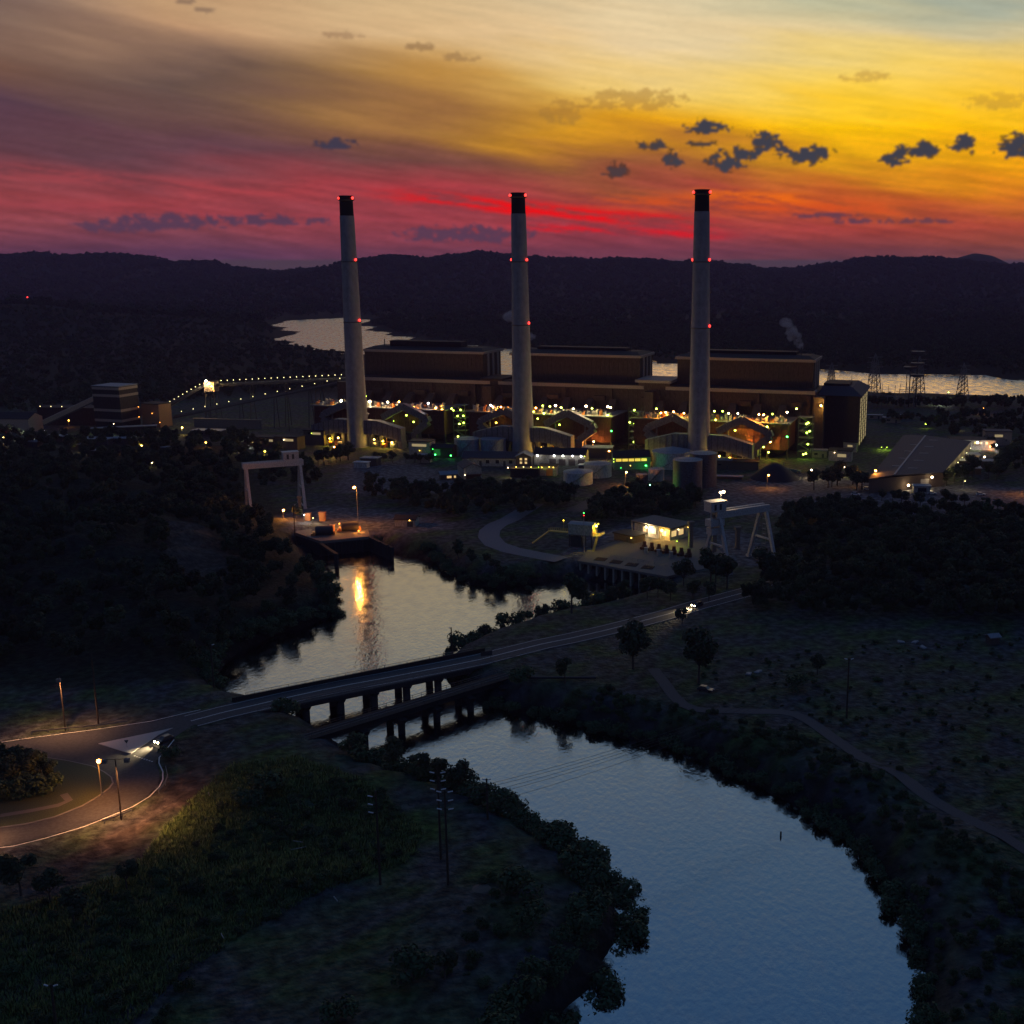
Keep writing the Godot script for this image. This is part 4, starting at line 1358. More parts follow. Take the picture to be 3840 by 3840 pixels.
func crosshead(x: float) -> Sh:
	var s := Sh.new()
	s.hull([Vector3(x - 0.9, -2.9, -4.6), Vector3(x + 0.9, -2.9, -4.6), Vector3(x + 0.9, -2.9, 3.6), Vector3(x - 0.9, -2.9, 3.6), Vector3(x - 0.9, -1.7, -5.8), Vector3(x + 0.9, -1.7, -5.8), Vector3(x + 0.9, -1.7, 4.9), Vector3(x - 0.9, -1.7, 4.9)])
	return s

# ---------------------------------------------------------------- waterfront
func xz(p: Vector2, y := LAND) -> Vector3:
	return Vector3(p.x, y, p.y)

func shifted(poly: PackedVector2Array, o: Vector2) -> PackedVector2Array:
	var out := PackedVector2Array()
	for p in poly:
		out.append(p - o)
	return out

func make_jetty() -> void:
	var front := PackedVector2Array([Vector2(-142.2, -471.8), Vector2(-127.7, -456.8), Vector2(-109.3, -465.1)])
	var deck := PackedVector2Array([Vector2(-152.7, -493.9), Vector2(-142.2, -471.8), Vector2(-127.7, -456.8), Vector2(-109.3, -465.1), Vector2(-117.3, -492.9), Vector2(-128.9, -506.8), Vector2(-144.5, -506.8)])
	var o := front[1]
	var t := thing("jetty", "lit concrete intake jetty on piles at the head of the basin, by the left gantry", "jetty", xz(o))
	var s := Sh.new()
	s.plate(shifted(deck, o), -0.9, 0.25)
	part("deck", s, M.pale_concrete, t)
	s = Sh.new()
	for i in 2:
		var a := xz(front[i] - o, 0.0)
		var b := xz(front[i + 1] - o, 0.0)
		s.beam(a + Vector3(0, -4.4, 0), b + Vector3(0, -4.4, 0), 0.8, 7.2)
	part("front_wall", s, M.dark_concrete, t)
	for i in 8:
		var p := front[1].lerp(front[2], i / 7.0) - o
		s = Sh.new()
		s.rod(Vector3(p.x, -9, p.y + 1.2), Vector3(p.x, -0.9, p.y + 1.2), 0.45, 0.45, 10)
		part("pile", s, M.dark_concrete, t)
	s = Sh.new()
	s.rod(xz(Vector2(-117.0, -439.4) - o, -8.0), xz(Vector2(-117.0, -439.4) - o, -0.5), 0.9, 0.9, 12)
	s.beam(xz(front[1] - o, -0.9), xz(Vector2(-117.0, -439.4) - o, -0.9), 1.4, 0.8)
	part("mooring_pier", s, M.dark_concrete, t)
	s = Sh.new()
	s.beam(xz(front[2] - o, -3.0), xz(Vector2(-96.9, -449.7) - o, -3.6), 1.2, 6.0)
	for i in 3:
		var p := front[2].lerp(Vector2(-96.9, -449.7), (i + 0.5) / 3.0) - o
		s.box(Vector3(p.x, -3.4, p.y + 1.0), Vector3(0.9, 7.0, 0.9))
	part("wing_wall", s, M.dark_concrete, t)
	for e in [[Vector2(-129.1, -468.0), 1.0], [Vector2(-120.0, -475.7), 0.0]]:
		var drum := thing("drum_screen", "dark round drum screen on the jetty, %s of the pair" % ("left" if e[1] > 0.5 else "right"), "drum screen", xz(e[0], LAND + 0.25), 0.25)
		s = Sh.new()
		s.rod(Vector3(-3.6, 1.9, 0), Vector3(3.6, 1.9, 0), 2.0, 2.0, 18)
		part("drum", s, M.dark_steel, drum)
		for x in [-4.2, 4.0]:
			s = Sh.new()
			s.box(Vector3(x, 0.8, 0), Vector3(0.9, 1.6, 2.6))
			s.box(Vector3(x - 0.8, 0.5, 0.8), Vector3(0.8, 1.0, 1.0))
			part("drive_housing", s, M.orange_paint, drum)
	for e in [[Vector2(-142.6, -492.9), 2.2, 3.6], [Vector2(-136.3, -492.9), 2.4, 4.0], [Vector2(-126.7, -471.8), 1.8, 3.0], [Vector2(-117.7, -476.6), 1.6, 1.6]]:
		s = Sh.new()
		s.box(Vector3(0, e[2] / 2, 0), Vector3(e[1], e[2], e[1]))
		s.box(Vector3(0, e[2] + 0.15, 0), Vector3(e[1] + 0.4, 0.3, e[1] + 0.4))
		var b := part("pump_housing", s, M.orange_paint)
		b.position = xz(e[0], LAND + 0.25)
		tag(b, "orange pump housing on the jetty, %s" % ("tall one on the left" if e[0] == Vector2(-142.6, -492.9) else "tall one in the middle behind the drums" if e[0] == Vector2(-136.3, -492.9) else "between the two drum screens" if e[1] == 1.8 else "low one at the right end"), "pump housing", "orange pump housings")
	var col := thing("valve_column", "pale column with a wide head under the left gantry crane", "column", xz(Vector2(-149.7, -505.7)), 0.2, "pale columns with heads by the cranes")
	s = Sh.new()
	s.box(Vector3(0, 4.2, 0), Vector3(1.3, 8.4, 1.3))
	part("shaft", s, M.pale_concrete, col)
	s = Sh.new()
	s.box(Vector3(0, 8.6, 0), Vector3(2.2, 0.9, 1.8))
	part("head", s, M.pale_concrete, col)
	make_street_lamp(Vector3(-118.9, 6.0, -485.6), 17.0, "sodium", 420.0, "tall lamp post with a bright orange head on the jetty's right", Vector3(-0.8, 0, 0.4), "lamp posts at the jetty", 1.5)
	make_street_lamp(Vector3(-153.6, 6.0, -492.9), 4.2, "sodium", 160.0, "short lamp post with an orange light left of the jetty", Vector3(0.4, 0, 0.3), "lamp posts at the jetty", 1.3)
	make_street_lamp(Vector3(-143.0, 6.0, -487.7), 3.6, "cool", 25.0, "short lamp post with a greenish white light, left of the orange pump housings", Vector3(0.3, 0, 0.3), "lamp posts at the jetty")
	make_street_lamp(Vector3(-138.3, 6.0, -484.6), 3.0, "straw", 25.0, "short lamp post with a yellow light between the orange pump housings", Vector3(0.3, 0, 0.3), "lamp posts at the jetty")
	make_street_lamp(Vector3(-125.0, 6.0, -476.6), 2.6, "sodium", 90.0, "low orange work light between the drum screens", Vector3(0.3, 0, 0.3), "lamp posts at the jetty")
	make_street_lamp(Vector3(-130.5, 6.0, -463.3), 2.2, "sodium", 60.0, "low orange work light at the jetty's front corner", Vector3(0.3, 0, 0.3), "lamp posts at the jetty")
	make_street_lamp(Vector3(-115.7, 6.0, -471.8), 2.2, "sodium", 50.0, "low orange work light at the jetty's right end", Vector3(0.3, 0, 0.3), "lamp posts at the jetty")
	make_pole(Vector3(-140.8, 6.0, -466.1), 17.0, "thin pole lit from below at the jetty's left corner", [[0.4, [0.8]]])
	var hut := make_building("hut", "small dark hut with an amber lamp over its arched front, right of the jetty", "hut", Vector3(-97.9, 6.0, -486.7), -0.1, Vector3(9, 3.2, 6), M.cream_paint, M.roof, "gable_x", [["door", 2.2, 1.2, 2.4, 2.2, M.dark_steel]])
	lamp(hut, Vector3(2.2, 3.0, 3.4), "amber", 22.0)

func make_dock() -> void:
	var f0 := Vector2(-20.4, -426.3)
	var f1 := Vector2(13.5, -403.7)
	var deck := PackedVector2Array([f0, f1, Vector2(40.1, -423.2), Vector2(30.1, -458.7), Vector2(-2.6, -462.3), Vector2(-17.7, -441.1)])
	var t := thing("intake_dock", "concrete intake dock with a buttressed front wall at the right of the basin", "dock", xz(f0))
	var s := Sh.new()
	s.plate(shifted(deck, f0), -0.6, 0.3)
	part("deck", s, M.pale_concrete, t)
	var dir := (f1 - f0).normalized()
	var yaw := atan2(-dir.y, dir.x)
	var l := f0.distance_to(f1)
	var r := Basis(Vector3.UP, yaw)
	s = Sh.new()
	s.box(r * Vector3(l / 2, -5, -1.6), Vector3(l, 10.0, 0.8), yaw)
	part("back_wall", s, M.dark_concrete, t)
	s = Sh.new()
	s.box(r * Vector3(l / 2, -0.1, 0.3), Vector3(l, 0.9, 1.6), yaw)
	part("coping", s, M.pale_concrete, t)
	for i in 11:
		s = Sh.new()
		s.box(r * Vector3(1.2 + i * (l - 2) / 10.0, -5.4, -0.2), Vector3(0.75, 9.6, 2.0), yaw)
		part("buttress", s, M.buttress, t)
	for i in 4:                          # flat black plates give the dark of open bays in the deck
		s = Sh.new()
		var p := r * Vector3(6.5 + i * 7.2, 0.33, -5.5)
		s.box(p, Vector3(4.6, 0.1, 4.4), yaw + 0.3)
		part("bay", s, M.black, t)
		s = Sh.new()
		for k in 5:
			s.box(p + r * Vector3(-1.8 + k * 0.9, 0.15, 0), Vector3(0.14, 0.24, 4.4), yaw + 0.3)
		fine("grating", s, M.rust, t)
	s = Sh.new()
	handrail(s, r * Vector3(8, 0.3, -10), r * Vector3(l, 0.3, -10), 2.5)
	part("railing", s, M.galvanised, t)
	for i in 7:
		var at := Vector2(5.1, -443.6).lerp(Vector2(22.2, -431.1), i / 6.0)
		var pump := thing("intake_pump", "rust red intake pump on the dock, number %s of the row from its left end" % ["one", "two", "three", "four", "five", "six", "seven"][i], "pump", xz(at, LAND + 0.3), yaw, "row of rust red pumps on the dock")
		s = Sh.new()
		s.rod(Vector3(0, 0, 0), Vector3(0, 1.6, 0), 1.1, 1.1, 14)
		s.rod(Vector3(0, 1.6, 0), Vector3(0, 3.2, 0), 0.75, 0.65, 14)
		part("motor", s, M.rust, pump)
		s = Sh.new()
		s.rod(Vector3(0, 0.8, 0.6), Vector3(0, 0.8, 2.6), 0.6, 0.6, 12)
		part("discharge_pipe", s, M.rust, pump)
	for i in 3:
		var at := Vector2(5.6, -436.1).lerp(Vector2(15.2, -429.5), i / 2.0)
		s = Sh.new()
		s.rod(Vector3(0, 0, 0), Vector3(0, 2.3, 0), 0.75, 0.7, 12)
		s.rod(Vector3(0, 2.3, 0), Vector3(0, 2.5, 0), 0.85, 0.85, 12)
		var o := part("bollard_tank", s, M.cream_paint)
		o.position = xz(at, LAND + 0.3)
		tag(o, "white upright drum in front of the rust red pumps, %s" % ["left one", "middle one", "right one"][i], "drum", "white drums on the dock")
	var house := make_building("pump_house", "flat roofed pump house with glowing windows on the intake dock", "building", Vector3(12.7, LAND + 0.3, -468.8), -0.75, Vector3(20, 4.6, 12.5), M.cream_paint, M.roof, "flat",
		[["window", -3.5, 2.6, 3.2, 2.2, M.lit_warm], ["window", 1.0, 2.6, 2.6, 2.4, M.lit_dim], ["door", 4.2, 1.6, 2.2, 3.2, M.grey_paint], ["window", 6.8, 2.6, 2.4, 2.2, M.lit_warm], ["window", -4.0, 2.6, 3.0, 2.4, M.lit_warm, "right"], ["window", 0.5, 2.6, 3.0, 2.4, M.lit_warm, "right"], ["door", 4.2, 1.6, 2.0, 3.2, M.grey_paint, "right"]])
	s = Sh.new()
	s.block(-11.0, 11.0, 5.06, 5.5, -7.2, 7.2)
	part("fascia", s, M.pale_concrete, house)
	for x in [-9.5, -1.0, 6.0]:
		s = Sh.new()
		s.rod(Vector3(x, 0, 8.2), Vector3(x, 6.6 if x == -1.0 else 5.0, 8.2), 0.22, 0.22, 8)
		part("porch_post", s, M.pale_concrete, house)
	lamp(house, Vector3(-2.0, 4.1, 7.6), "warm", 110.0, 1.2)
	lamp(house, Vector3(0.6, 4.0, 7.4), "green", 26.0)
	lamp(house, Vector3(6.6, 4.1, 7.6), "amber", 110.0, 1.1)
	lamp(house, Vector3(10.8, 4.1, 2.0), "warm", 40.0)
	lamp(house, Vector3(10.8, 4.0, -4.2), "amber", 30.0)
	var annex := make_building("shed", "low flat roofed shed left of the pump house", "shed", Vector3(-0.9, 6.0, -458.7), -0.75, Vector3(11, 3.0, 7), M.brown_paint, M.roof, "flat", [["door", 2.0, 1.2, 1.4, 2.4, M.dark_steel]])
	lamp(annex, Vector3(4.6, 2.6, 3.9), "amber", 30.0)
	make_street_lamp(Vector3(17.7, 6.0, -446.2), 3.2, "lime", 16.0, "short lamp post with a lime light among the rust red pumps", Vector3(0.3, 0, 0.3), "lamp posts on the intake dock")
	for e in [[Vector2(23.6, -446.2), 11.0, "pale tall column with a square head in front of the pump house"], [Vector2(32.5, -439.4), 12.0, "pale tall column with an open head between pump house and right gantry"], [Vector2(42.3, -445.4), 9.0, "pale column with a head just left of the right gantry's legs"]]:
		var col := thing("valve_column", e[2], "column", xz(e[0]), 0.3, "pale columns with heads by the cranes")
		s = Sh.new()
		s.box(Vector3(0, e[1] / 2 - 0.5, 0), Vector3(1.6, e[1] - 1.0, 1.6))
		part("shaft", s, M.pale_concrete, col)
		s = Sh.new()
		s.box(Vector3(0, e[1] - 0.6, 0), Vector3(2.5, 1.2, 2.1))
		part("head", s, M.pale_concrete, col)
	var cab := thing("raised_cabin", "pale cabin raised on dark legs with a yellow lit end and walkway", "cabin", Vector3(-19.7, 6.0, -449.7), -0.33)
	s = Sh.new()
	s.block(-5.2, 5.2, 5.2, 9.4, -2.8, 2.8)
	part("cabin_wall", s, M.cream_paint, cab)
	s = Sh.new()
	s.hull([Vector3(-5.5, 9.4, -3.1), Vector3(5.5, 9.4, -3.1), Vector3(5.5, 9.4, 3.1), Vector3(-5.5, 9.4, 3.1), Vector3(-5.2, 10.0, -0.4), Vector3(5.2, 10.0, -0.4), Vector3(5.2, 10.0, 0.4), Vector3(-5.2, 10.0, 0.4)])
	part("roof", s, M.tank_roof, cab)
	s = Sh.new()
	s.block(-5.6, 8.2, 4.9, 5.2, -3.2, 3.2)
	part("platform", s, M.grey_steel, cab)
	s = Sh.new()
	for x in [-4.8, 0.0, 4.8]:
		for z in [-2.6, 2.6]:
			s.beam(Vector3(x, -0.4, z), Vector3(x, 4.9, z), 0.5, 0.5)
	s.block(-4.4, 0.5, 0, 4.4, -2.2, 2.2)
	part("leg_frame", s, M.dark_steel, cab)
	s = Sh.new()
	s.block(5.18, 5.3, 5.3, 8.2, -0.6, 1.2)
	part("door", s, M.yellow_paint, cab)
	s = Sh.new()
	handrail(s, Vector3(5.4, 5.2, 3.1), Vector3(8.1, 5.2, 3.1), 1.2)
	handrail(s, Vector3(8.1, 5.2, 3.1), Vector3(8.1, 5.2, -3.1), 1.2)
	s.beam(Vector3(7.4, 5.0, 3.4), Vector3(7.4, 0.2, 8.0), 1.0, 0.2)
	part("stair", s, M.yellow_paint, cab)
	s = Sh.new()
	s.block(-15.0, -5.6, 4.9, 5.2, -1.6, 0.4)
	handrail(s, Vector3(-15, 5.2, 0.4), Vector3(-5.6, 5.2, 0.4), 0.9)
	handrail(s, Vector3(-15, 5.2, -1.6), Vector3(-5.6, 5.2, -1.6), 0.9)
	s.beam(Vector3(-15, 5.0, -0.6), Vector3(-21, 0.2, 3.0), 1.4, 0.3)
	part("walkway", s, M.yellow_paint, cab)
	lamp(cab, Vector3(6.0, 8.9, 0.6), "yellow", 70.0, 1.1)
	lamp(cab, Vector3(7.6, 10.2, 2.4), "yellow", 26.0)
	s = Sh.new()
	s.rod(Vector3(-9.0, 5.2, -1.7), Vector3(-9.0, 9.4, -1.7), 0.08, 0.08, 6)
	part("lamp_post", s, M.yellow_paint, cab)
	lamp(cab, Vector3(-9.0, 9.6, -1.5), "yellow", 40.0)
	var mast := thing("beacon_mast", "thin pale mast with a green and red tip in front of the raised cabin", "mast", Vector3(-18.6, 6.0, -433.6), 0.0)
	s = Sh.new()
	s.rod(Vector3(0, -0.5, 0), Vector3(0, 15.5, 0), 0.2, 0.12, 8)
	part("post", s, M.cream_paint, mast)
	lamp(mast, Vector3(0, 17.2, 0), "green", 4.0)
	lamp(mast, Vector3(0, 16.2, 0), "red", 2.0)

# ---------------------------------------------------------------- yard
func make_yard() -> void:
	for e in [[Vector3(-97.5, 6.0, -671.5), 7.4, 10.0, "bluish white storage tank, left of the pair at the middle stack's foot"], [Vector3(-82.1, 6.0, -671.5), 7.6, 10.0, "bluish white storage tank, right of the pair at the middle stack's foot"]]:
		make_tank(e[0], e[1], e[2], e[3], M.tank_blue, 0.06)
	make_tank(Vector3(-27.7, 6.0, -582.4), 7.6, 6.4, "white cone roofed tank, nearer of two by the orange lit road", M.tank_white)
	make_tank(Vector3(-18.2, 6.0, -603.3), 7.4, 7.0, "white cone roofed tank, farther of two by the orange lit road", M.tank_white)
	make_tank(Vector3(22.5, 6.0, -632.3), 11.0, 9.0, "big pale cone roofed tank at the right stack's foot", M.tank_white, 0.2)
	make_tank(Vector3(28.0, 6.0, -565.6), 7.4, 15.5, "tall dark blue tank in front of the right stack, left of the pair", M.tank_dark, 0.05)
	make_tank(Vector3(36.5, 6.0, -578.1), 7.0, 16.8, "tall dark blue tank in front of the right stack, right of the pair", M.tank_dark, 0.05)
	make_tank(Vector3(5.2, 6.0, -583.9), 3.0, 4.6, "small grey tank left of the dark blue tanks, lower of the two", M.tank_dark, 0.05)
	make_tank(Vector3(12.8, 6.0, -591.2), 4.2, 6.2, "small pale tank left of the dark blue tanks, taller of the two", M.tank_white, 0.05)
	# long office and workshop
	var ops := []
	for x in [-11.0, -1.0, 4.5, 12.0]:
		ops.append(["window", x, 2.6, 1.8, 1.8, M.pane])
	for x in [-5.0, 8.5]:
		ops.append(["door", x, 1.5, 1.2, 3.0, M.dark_steel])
	make_building("office_building", "long low white building with small dark windows in front of the middle stack", "building", Vector3(-79.4, 6.0, -639.1), -0.05, Vector3(30, 4.6, 13), M.cream_paint, M.blue_roof, "gable_x", ops)
	make_building("gatehouse", "two storey house with four lit windows at the end of the long white building", "building", Vector3(-60.1, 6.0, -633.9), -0.05, Vector3(8.6, 6.0, 9), M.brown_paint, M.tank_roof, "gable_z", [["window", -1.4, 4.6, 1.3, 1.2, M.lit_warm], ["window", 1.4, 4.6, 1.3, 1.2, M.lit_warm], ["window", -1.4, 2.6, 1.3, 1.2, M.lit_warm], ["window", 1.4, 2.6, 1.3, 1.2, M.lit_warm]])
	ops = []
	for i in 4:
		ops.append(["roller_door", -4.0 + i * 5.4, 1.8, 3.6, 3.6, M.brown_paint])
	var shop := make_building("workshop", "white workshop with five bright wall lamps over its roller doors", "workshop", Vector3(-39.8, 6.0, -642.5), -0.1, Vector3(29, 6.0, 14), M.cream_paint, M.roof, "gable_x", ops)
	for x in [-12.5, -3.0, 2.0, 7.4, 12.3]:
		lamp(shop, Vector3(x, 5.6, 7.9), "cool", 5.0, 1.1)
	lamp(shop, Vector3(14.2, 5.5, 7.4), "lime", 8.0)
	make_building("store", "grey store with a pale flat roof behind the workshop's right end", "store", Vector3(-20.0, 6.0, -665.9), -0.1, Vector3(17, 5.5, 10), M.brown_paint, M.tank_roof, "flat")
	var shed := make_building("shed", "gabled white shed with a floodlit front, left of the long white building", "shed", Vector3(-86.6, 6.0, -601.7), 0.35, Vector3(9.5, 6.0, 16), M.cream_paint, M.blue_roof, "gable_z", [["door", 1.6, 1.3, 1.1, 2.6, M.brown_paint], ["window", -2.0, 1.6, 1.0, 1.0, M.lit_warm]])
	lamp(shed, Vector3(-4.4, 2.6, 9.2), "warm", 24.0)
	make_building("container", "orange container in front of the gabled white shed", "container", Vector3(-83.6, 6.0, -594.2), 0.2, Vector3(7.5, 2.2, 2.4), M.rust, M.rust, "flat")
	make_building("carport", "small shelter with a white roof beside the gabled white shed", "shelter", Vector3(-96.9, 6.0, -595.7), 0.3, Vector3(9, 2.8, 6), M.brown_paint, M.tank_roof, "gable_x", [["window", 0.0, 1.4, 2.4, 1.2, M.lit_warm], ["window", 3.0, 1.4, 1.0, 1.2, M.lit_warm]])
	var row := make_building("loading_bay", "dark box shed with a row of amber lamps along its top", "shed", Vector3(-56.9, 6.0, -601.7), -0.05, Vector3(15, 4.4, 6), M.dark_cladding, M.roof, "flat")
	for i in 5:
		lamp(row, Vector3(-8.6 + i * 4.0, 5.3, 3.3 if i == 0 else 1.0), ["warm", "amber", "straw", "amber", "lime"][i], 22.0)
	var amber := make_building("shed", "small shed washed in amber light beside the dark loading shed", "shed", Vector3(-44.5, 6.0, -606.4), -0.1, Vector3(9, 5.2, 6), M.cream_paint, M.roof, "flat", [["roller_door", 0.8, 1.9, 3.4, 3.6, M.orange_paint]])
	for q in [[-3.2, 4.7], [0.8, 5.0], [3.0, 4.8]]:
		lamp(amber, Vector3(q[0], q[1], 3.7), "amber", 34.0)
	lamp(amber, Vector3(-5.4, 4.6, 3.5), "lime", 12.0)
	ops = []
	for i in 5:
		ops.append(["window", -7.4 + i * 3.5, 5.4, 3.0, 1.5, M.lit_yellow])
	ops.append(["window", 2.6, 5.2, 3.0, 1.8, M.lit_yellow, "right"])
	ops.append(["window", -1.6, 5.2, 3.0, 1.8, M.lit_yellow, "right"])
	var plantroom := make_building("water_plant", "low hall with a glowing yellow window band and green lit wall", "building", Vector3(-0.6, 6.0, -628.9), 0.12, Vector3(20, 7.0, 13), M.pale_green, M.roof, "gable_x", ops)
	lamp(plantroom, Vector3(-1.2, 2.6, 8.6), "amber", 20.0)
	lamp(plantroom, Vector3(7.4, 2.4, 8.4), "green", 10.0, 1.1)
	lamp(plantroom, Vector3(-6.4, 1.4, 8.4), "green", 5.0)
	lamp(plantroom, Vector3(-10.2, 6.2, 6.8), "lime", 12.0)
	lamp(plantroom, Vector3(-10.2, 4.6, 6.8), "lime", 8.0)
	var pale := make_building("compressor_house", "pale concrete house with an amber lamp near the left stack's arched duct", "building", Vector3(-123.5, 6.0, -667.8), -0.2, Vector3(13, 9.0, 9), M.cream_paint, M.roof, "flat", [["window", 0.0, 7.0, 9.0, 1.6, M.lit_dim]])
	lamp(pale, Vector3(0.6, 4.0, 5.6), "yellow", 40.0)
	var plantg := make_building("chemical_shed", "open steel shed glowing green inside, left of the bluish white tanks", "shed", Vector3(-110.1, 6.0, -664.1), -0.2, Vector3(13, 6.0, 7), M.dark_cladding, M.roof, "gable_x", [["roller_door", -3.0, 3.2, 4.0, 3.6, M.pale_green]])
	lamp(plantg, Vector3(-5.0, 5.2, 4.8), "green", 12.0)
	lamp(plantg, Vector3(-3.6, 2.0, 5.0), "green", 6.0, 1.1)
	lamp(plantg, Vector3(6.4, 2.0, 6.0), "green", 6.0, 1.1)
	make_building("pale_hut", "small pale box hut at the left stack's foot", "hut", Vector3(-118.4, 6.0, -646.0), -0.2, Vector3(7.4, 4.2, 5), M.cream_paint, M.tank_roof, "flat")
	make_building("site_hut", "bluish white site hut on the gravel lot below the left stack", "hut", Vector3(-150.3, 6.0, -628.9), -0.2, Vector3(7.6, 2.9, 4), M.tank_white, M.tank_white, "flat")
	make_building("site_shed", "grey shed with a pale roof just behind the bluish white site hut", "shed", Vector3(-147.1, 6.0, -637.4), -0.2, Vector3(9.5, 4.0, 6), M.brown_paint, M.tank_roof, "flat")
	# left of the left stack
	for e in [[Vector3(-209.3, 6.0, -695.0), "grey brick office with a lit upper window row left of the left stack", 15.0, 7.5, 0], [Vector3(-224.2, 6.0, -703.2), "long grey shed behind the left trees with an orange wall lamp", 14.0, 6.0, 1], [Vector3(-236.8, 6.0, -711.6), "small lit office with a white window at the edge of the left trees", 9.0, 4.0, 2], [Vector3(-196.9, 6.0, -711.6), "dark three storey block beside the left stack", 14.0, 9.0, 3]]:
		var b := make_building("office_building", e[1], "building", e[0], -0.25, Vector3(e[2], e[3], 9), M.brown_paint, M.roof, "flat", [["window", 2.0, e[3] - 1.6, e[2] * 0.4, 1.4, M.lit_dim if e[4] != 2 else M.lit_warm], ["window", -3.0, e[3] - 1.6, 2.0, 1.4, M.pane]])
		lamp(b, Vector3(-1.0, e[3] - 1.4, 5.3), ["warm", "sodium", "warm", "lime"][e[4]], 40.0)
		if e[4] < 2:
			lamp(b, Vector3(-5.0, 2.6, 5.3), "warm", 24.0)
	# coal yard on the far left
	var silo := make_building("transfer_tower", "tall grey banded transfer tower at the head of the left conveyor", "tower", Vector3(-354.5, 6.0, -786.2), -0.3, Vector3(22, 29.0, 18), M.dark_cladding, M.tank_roof, "flat")
	for y in [5.0, 12.0, 22.0, 26.8]:
		var s := Sh.new()
		s.block(-11.2, 11.2, y, y + 1.7, -9.2, 9.2)
		part("band", s, M.pale_cladding, silo)
	make_conveyor(Vector3(Vector2(-398.5, -771.0).x, LAND + 4.0, Vector2(-398.5, -771.0).y), Vector3(Vector2(-359.6, -786.2).x, LAND + 23.0, Vector2(-359.6, -786.2).y), "pale roofed conveyor gallery climbing to the banded transfer tower", 0, true)
	make_building("crusher_house", "pale low crusher house at the left edge of the coal yard", "building", Vector3(-420.5, 6.0, -771.0), -0.1, Vector3(36, 9.0, 16), M.pale_cladding, M.roof, "gable_x")
	var bunker := make_building("coal_shed", "long black coal shed with small lamps along its ridge", "shed", Vector3(-389.0, 6.0, -801.9), -0.1, Vector3(52, 12.0, 14), M.dark_cladding, M.roof, "flat")
	for i in 7:
		lamp(bunker, Vector3(-24.0 + i * 8.0, 13.0, 6.0), "straw", 3.0)
	var house := make_building("transfer_house", "transfer house washed in orange light where the conveyors meet", "tower", Vector3(-329.5, 6.0, -791.3), -0.35, Vector3(15, 16.0, 12), M.orange_wall, M.roof, "flat", [["door", 2.0, 1.6, 2.4, 3.2, M.dark_steel]])
	for q in [[-8.4, 14.0, 500.0], [-8.6, 7.0, 400.0], [3.0, 10.0, 400.0], [9.0, 4.0, 260.0]]:
		lamp(house, Vector3(q[0], q[1], 7.6), "sodium", q[2])
	var s2 := Sh.new()
	s2.hull([Vector3(-20, 4.5, -3), Vector3(-7.4, 9.0, -3), Vector3(-7.4, 9.0, 5), Vector3(-20, 4.5, 5), Vector3(-20, 8.5, -3), Vector3(-7.4, 13.5, -3), Vector3(-7.4, 13.5, 5), Vector3(-20, 8.5, 5)])
	part("chute", s2, M.orange_wall, house)
	var top := Vector3(Vector2(-294.1, -801.9).x, LAND + 26.5, Vector2(-294.1, -801.9).y)
	var head := make_building("drive_house", "small drive house with a dazzling amber lamp where the conveyor peaks", "tower", Vector3(top.x, top.y - 2.5, top.z), -0.2, Vector3(8, 6.0, 6), M.pale_cladding, M.roof, "flat")
	lamp(head, Vector3(-1.5, 6.6, 3.6), "warm", 320.0, 2.0)
	lamp(head, Vector3(2.6, 3.0, 3.6), "amber", 80.0, 1.1)
	s2 = Sh.new()
	for x in [-3.0, 3.0]:
		for z in [-2.4, 2.4]:
			s2.beam(Vector3(x * 1.6, -24.4, z * 1.6), Vector3(x, -0.5, z), 0.5, 0.5)
	for k in 4:
		s2.beam(Vector3(-4.6 + k * 0.4, -22.0 + k * 6, 3.4 - k * 0.3), Vector3(4.4 - k * 0.4, -17.0 + k * 6, 3.2 - k * 0.3), 0.3, 0.3)
	part("trestle", s2, M.dark_steel, head)
	make_conveyor(Vector3(Vector2(-326.2, -801.9).x, LAND + 12.0, Vector2(-326.2, -801.9).y), top + Vector3(-4, 1, 0), "inclined conveyor strung with lamps rising from the orange transfer house", 9, false, "coal conveyors with lamp posts")
	make_conveyor(top + Vector3(4, 1, 0), plant(-150, 72, LAND + 34.0), "upper conveyor with closely spaced lamps running to the boiler house", 22, false, "coal conveyors with lamp posts")
	make_conveyor(Vector3(Vector2(-321.8, -801.9).x, LAND + 5.0, Vector2(-321.8, -801.9).y), plant(-152, 60, LAND + 33.0), "lower conveyor with sparse lamps climbing to the boiler house", 14, false, "coal conveyors with lamp posts")
	var awning := make_building("awning", "long pale open awning in front of the banded transfer tower", "shelter", Vector3(-340.7, 6.0, -763.7), 0.35, Vector3(40, 3.4, 5), M.dark_cladding, M.tank_roof, "flat")
	lamp(awning, Vector3(-6.0, 6.2, 3.0), "warm", 20.0)
	make_street_lamp(Vector3(-387.5, 6.0, -733.4), 5.5, "cool", 120.0, "floodlight post with a violet white light, left of the pair in the coal yard", Vector3(0.3, 0, 0.3), "violet white floodlights in the coal yard", 1.6)
	make_street_lamp(Vector3(-379.3, 6.0, -733.4), 5.5, "cool", 120.0, "floodlight post with a violet white light, right of the pair in the coal yard", Vector3(0.3, 0, 0.3), "violet white floodlights in the coal yard", 1.6)
	make_building("ash_wall", "long grey wall in front of the conveyors' trestles", "wall", Vector3(-277.3, 6.0, -781.1), -0.2, Vector3(50, 6.0, 1.2), M.pale_concrete, M.pale_concrete, "flat")
	# right of the power station
	var big := PackedVector2Array([Vector2(117.2, -556.0), Vector2(158.5, -574.7), Vector2(201.9, -675.5), Vector2(167.7, -700.8)])
	var c := (big[0] + big[1] + big[2] + big[3]) / 4.0
	var wh := thing("warehouse", "wide dark roofed warehouse with roof ribs and a lit end wall on the right", "warehouse", xz(c))
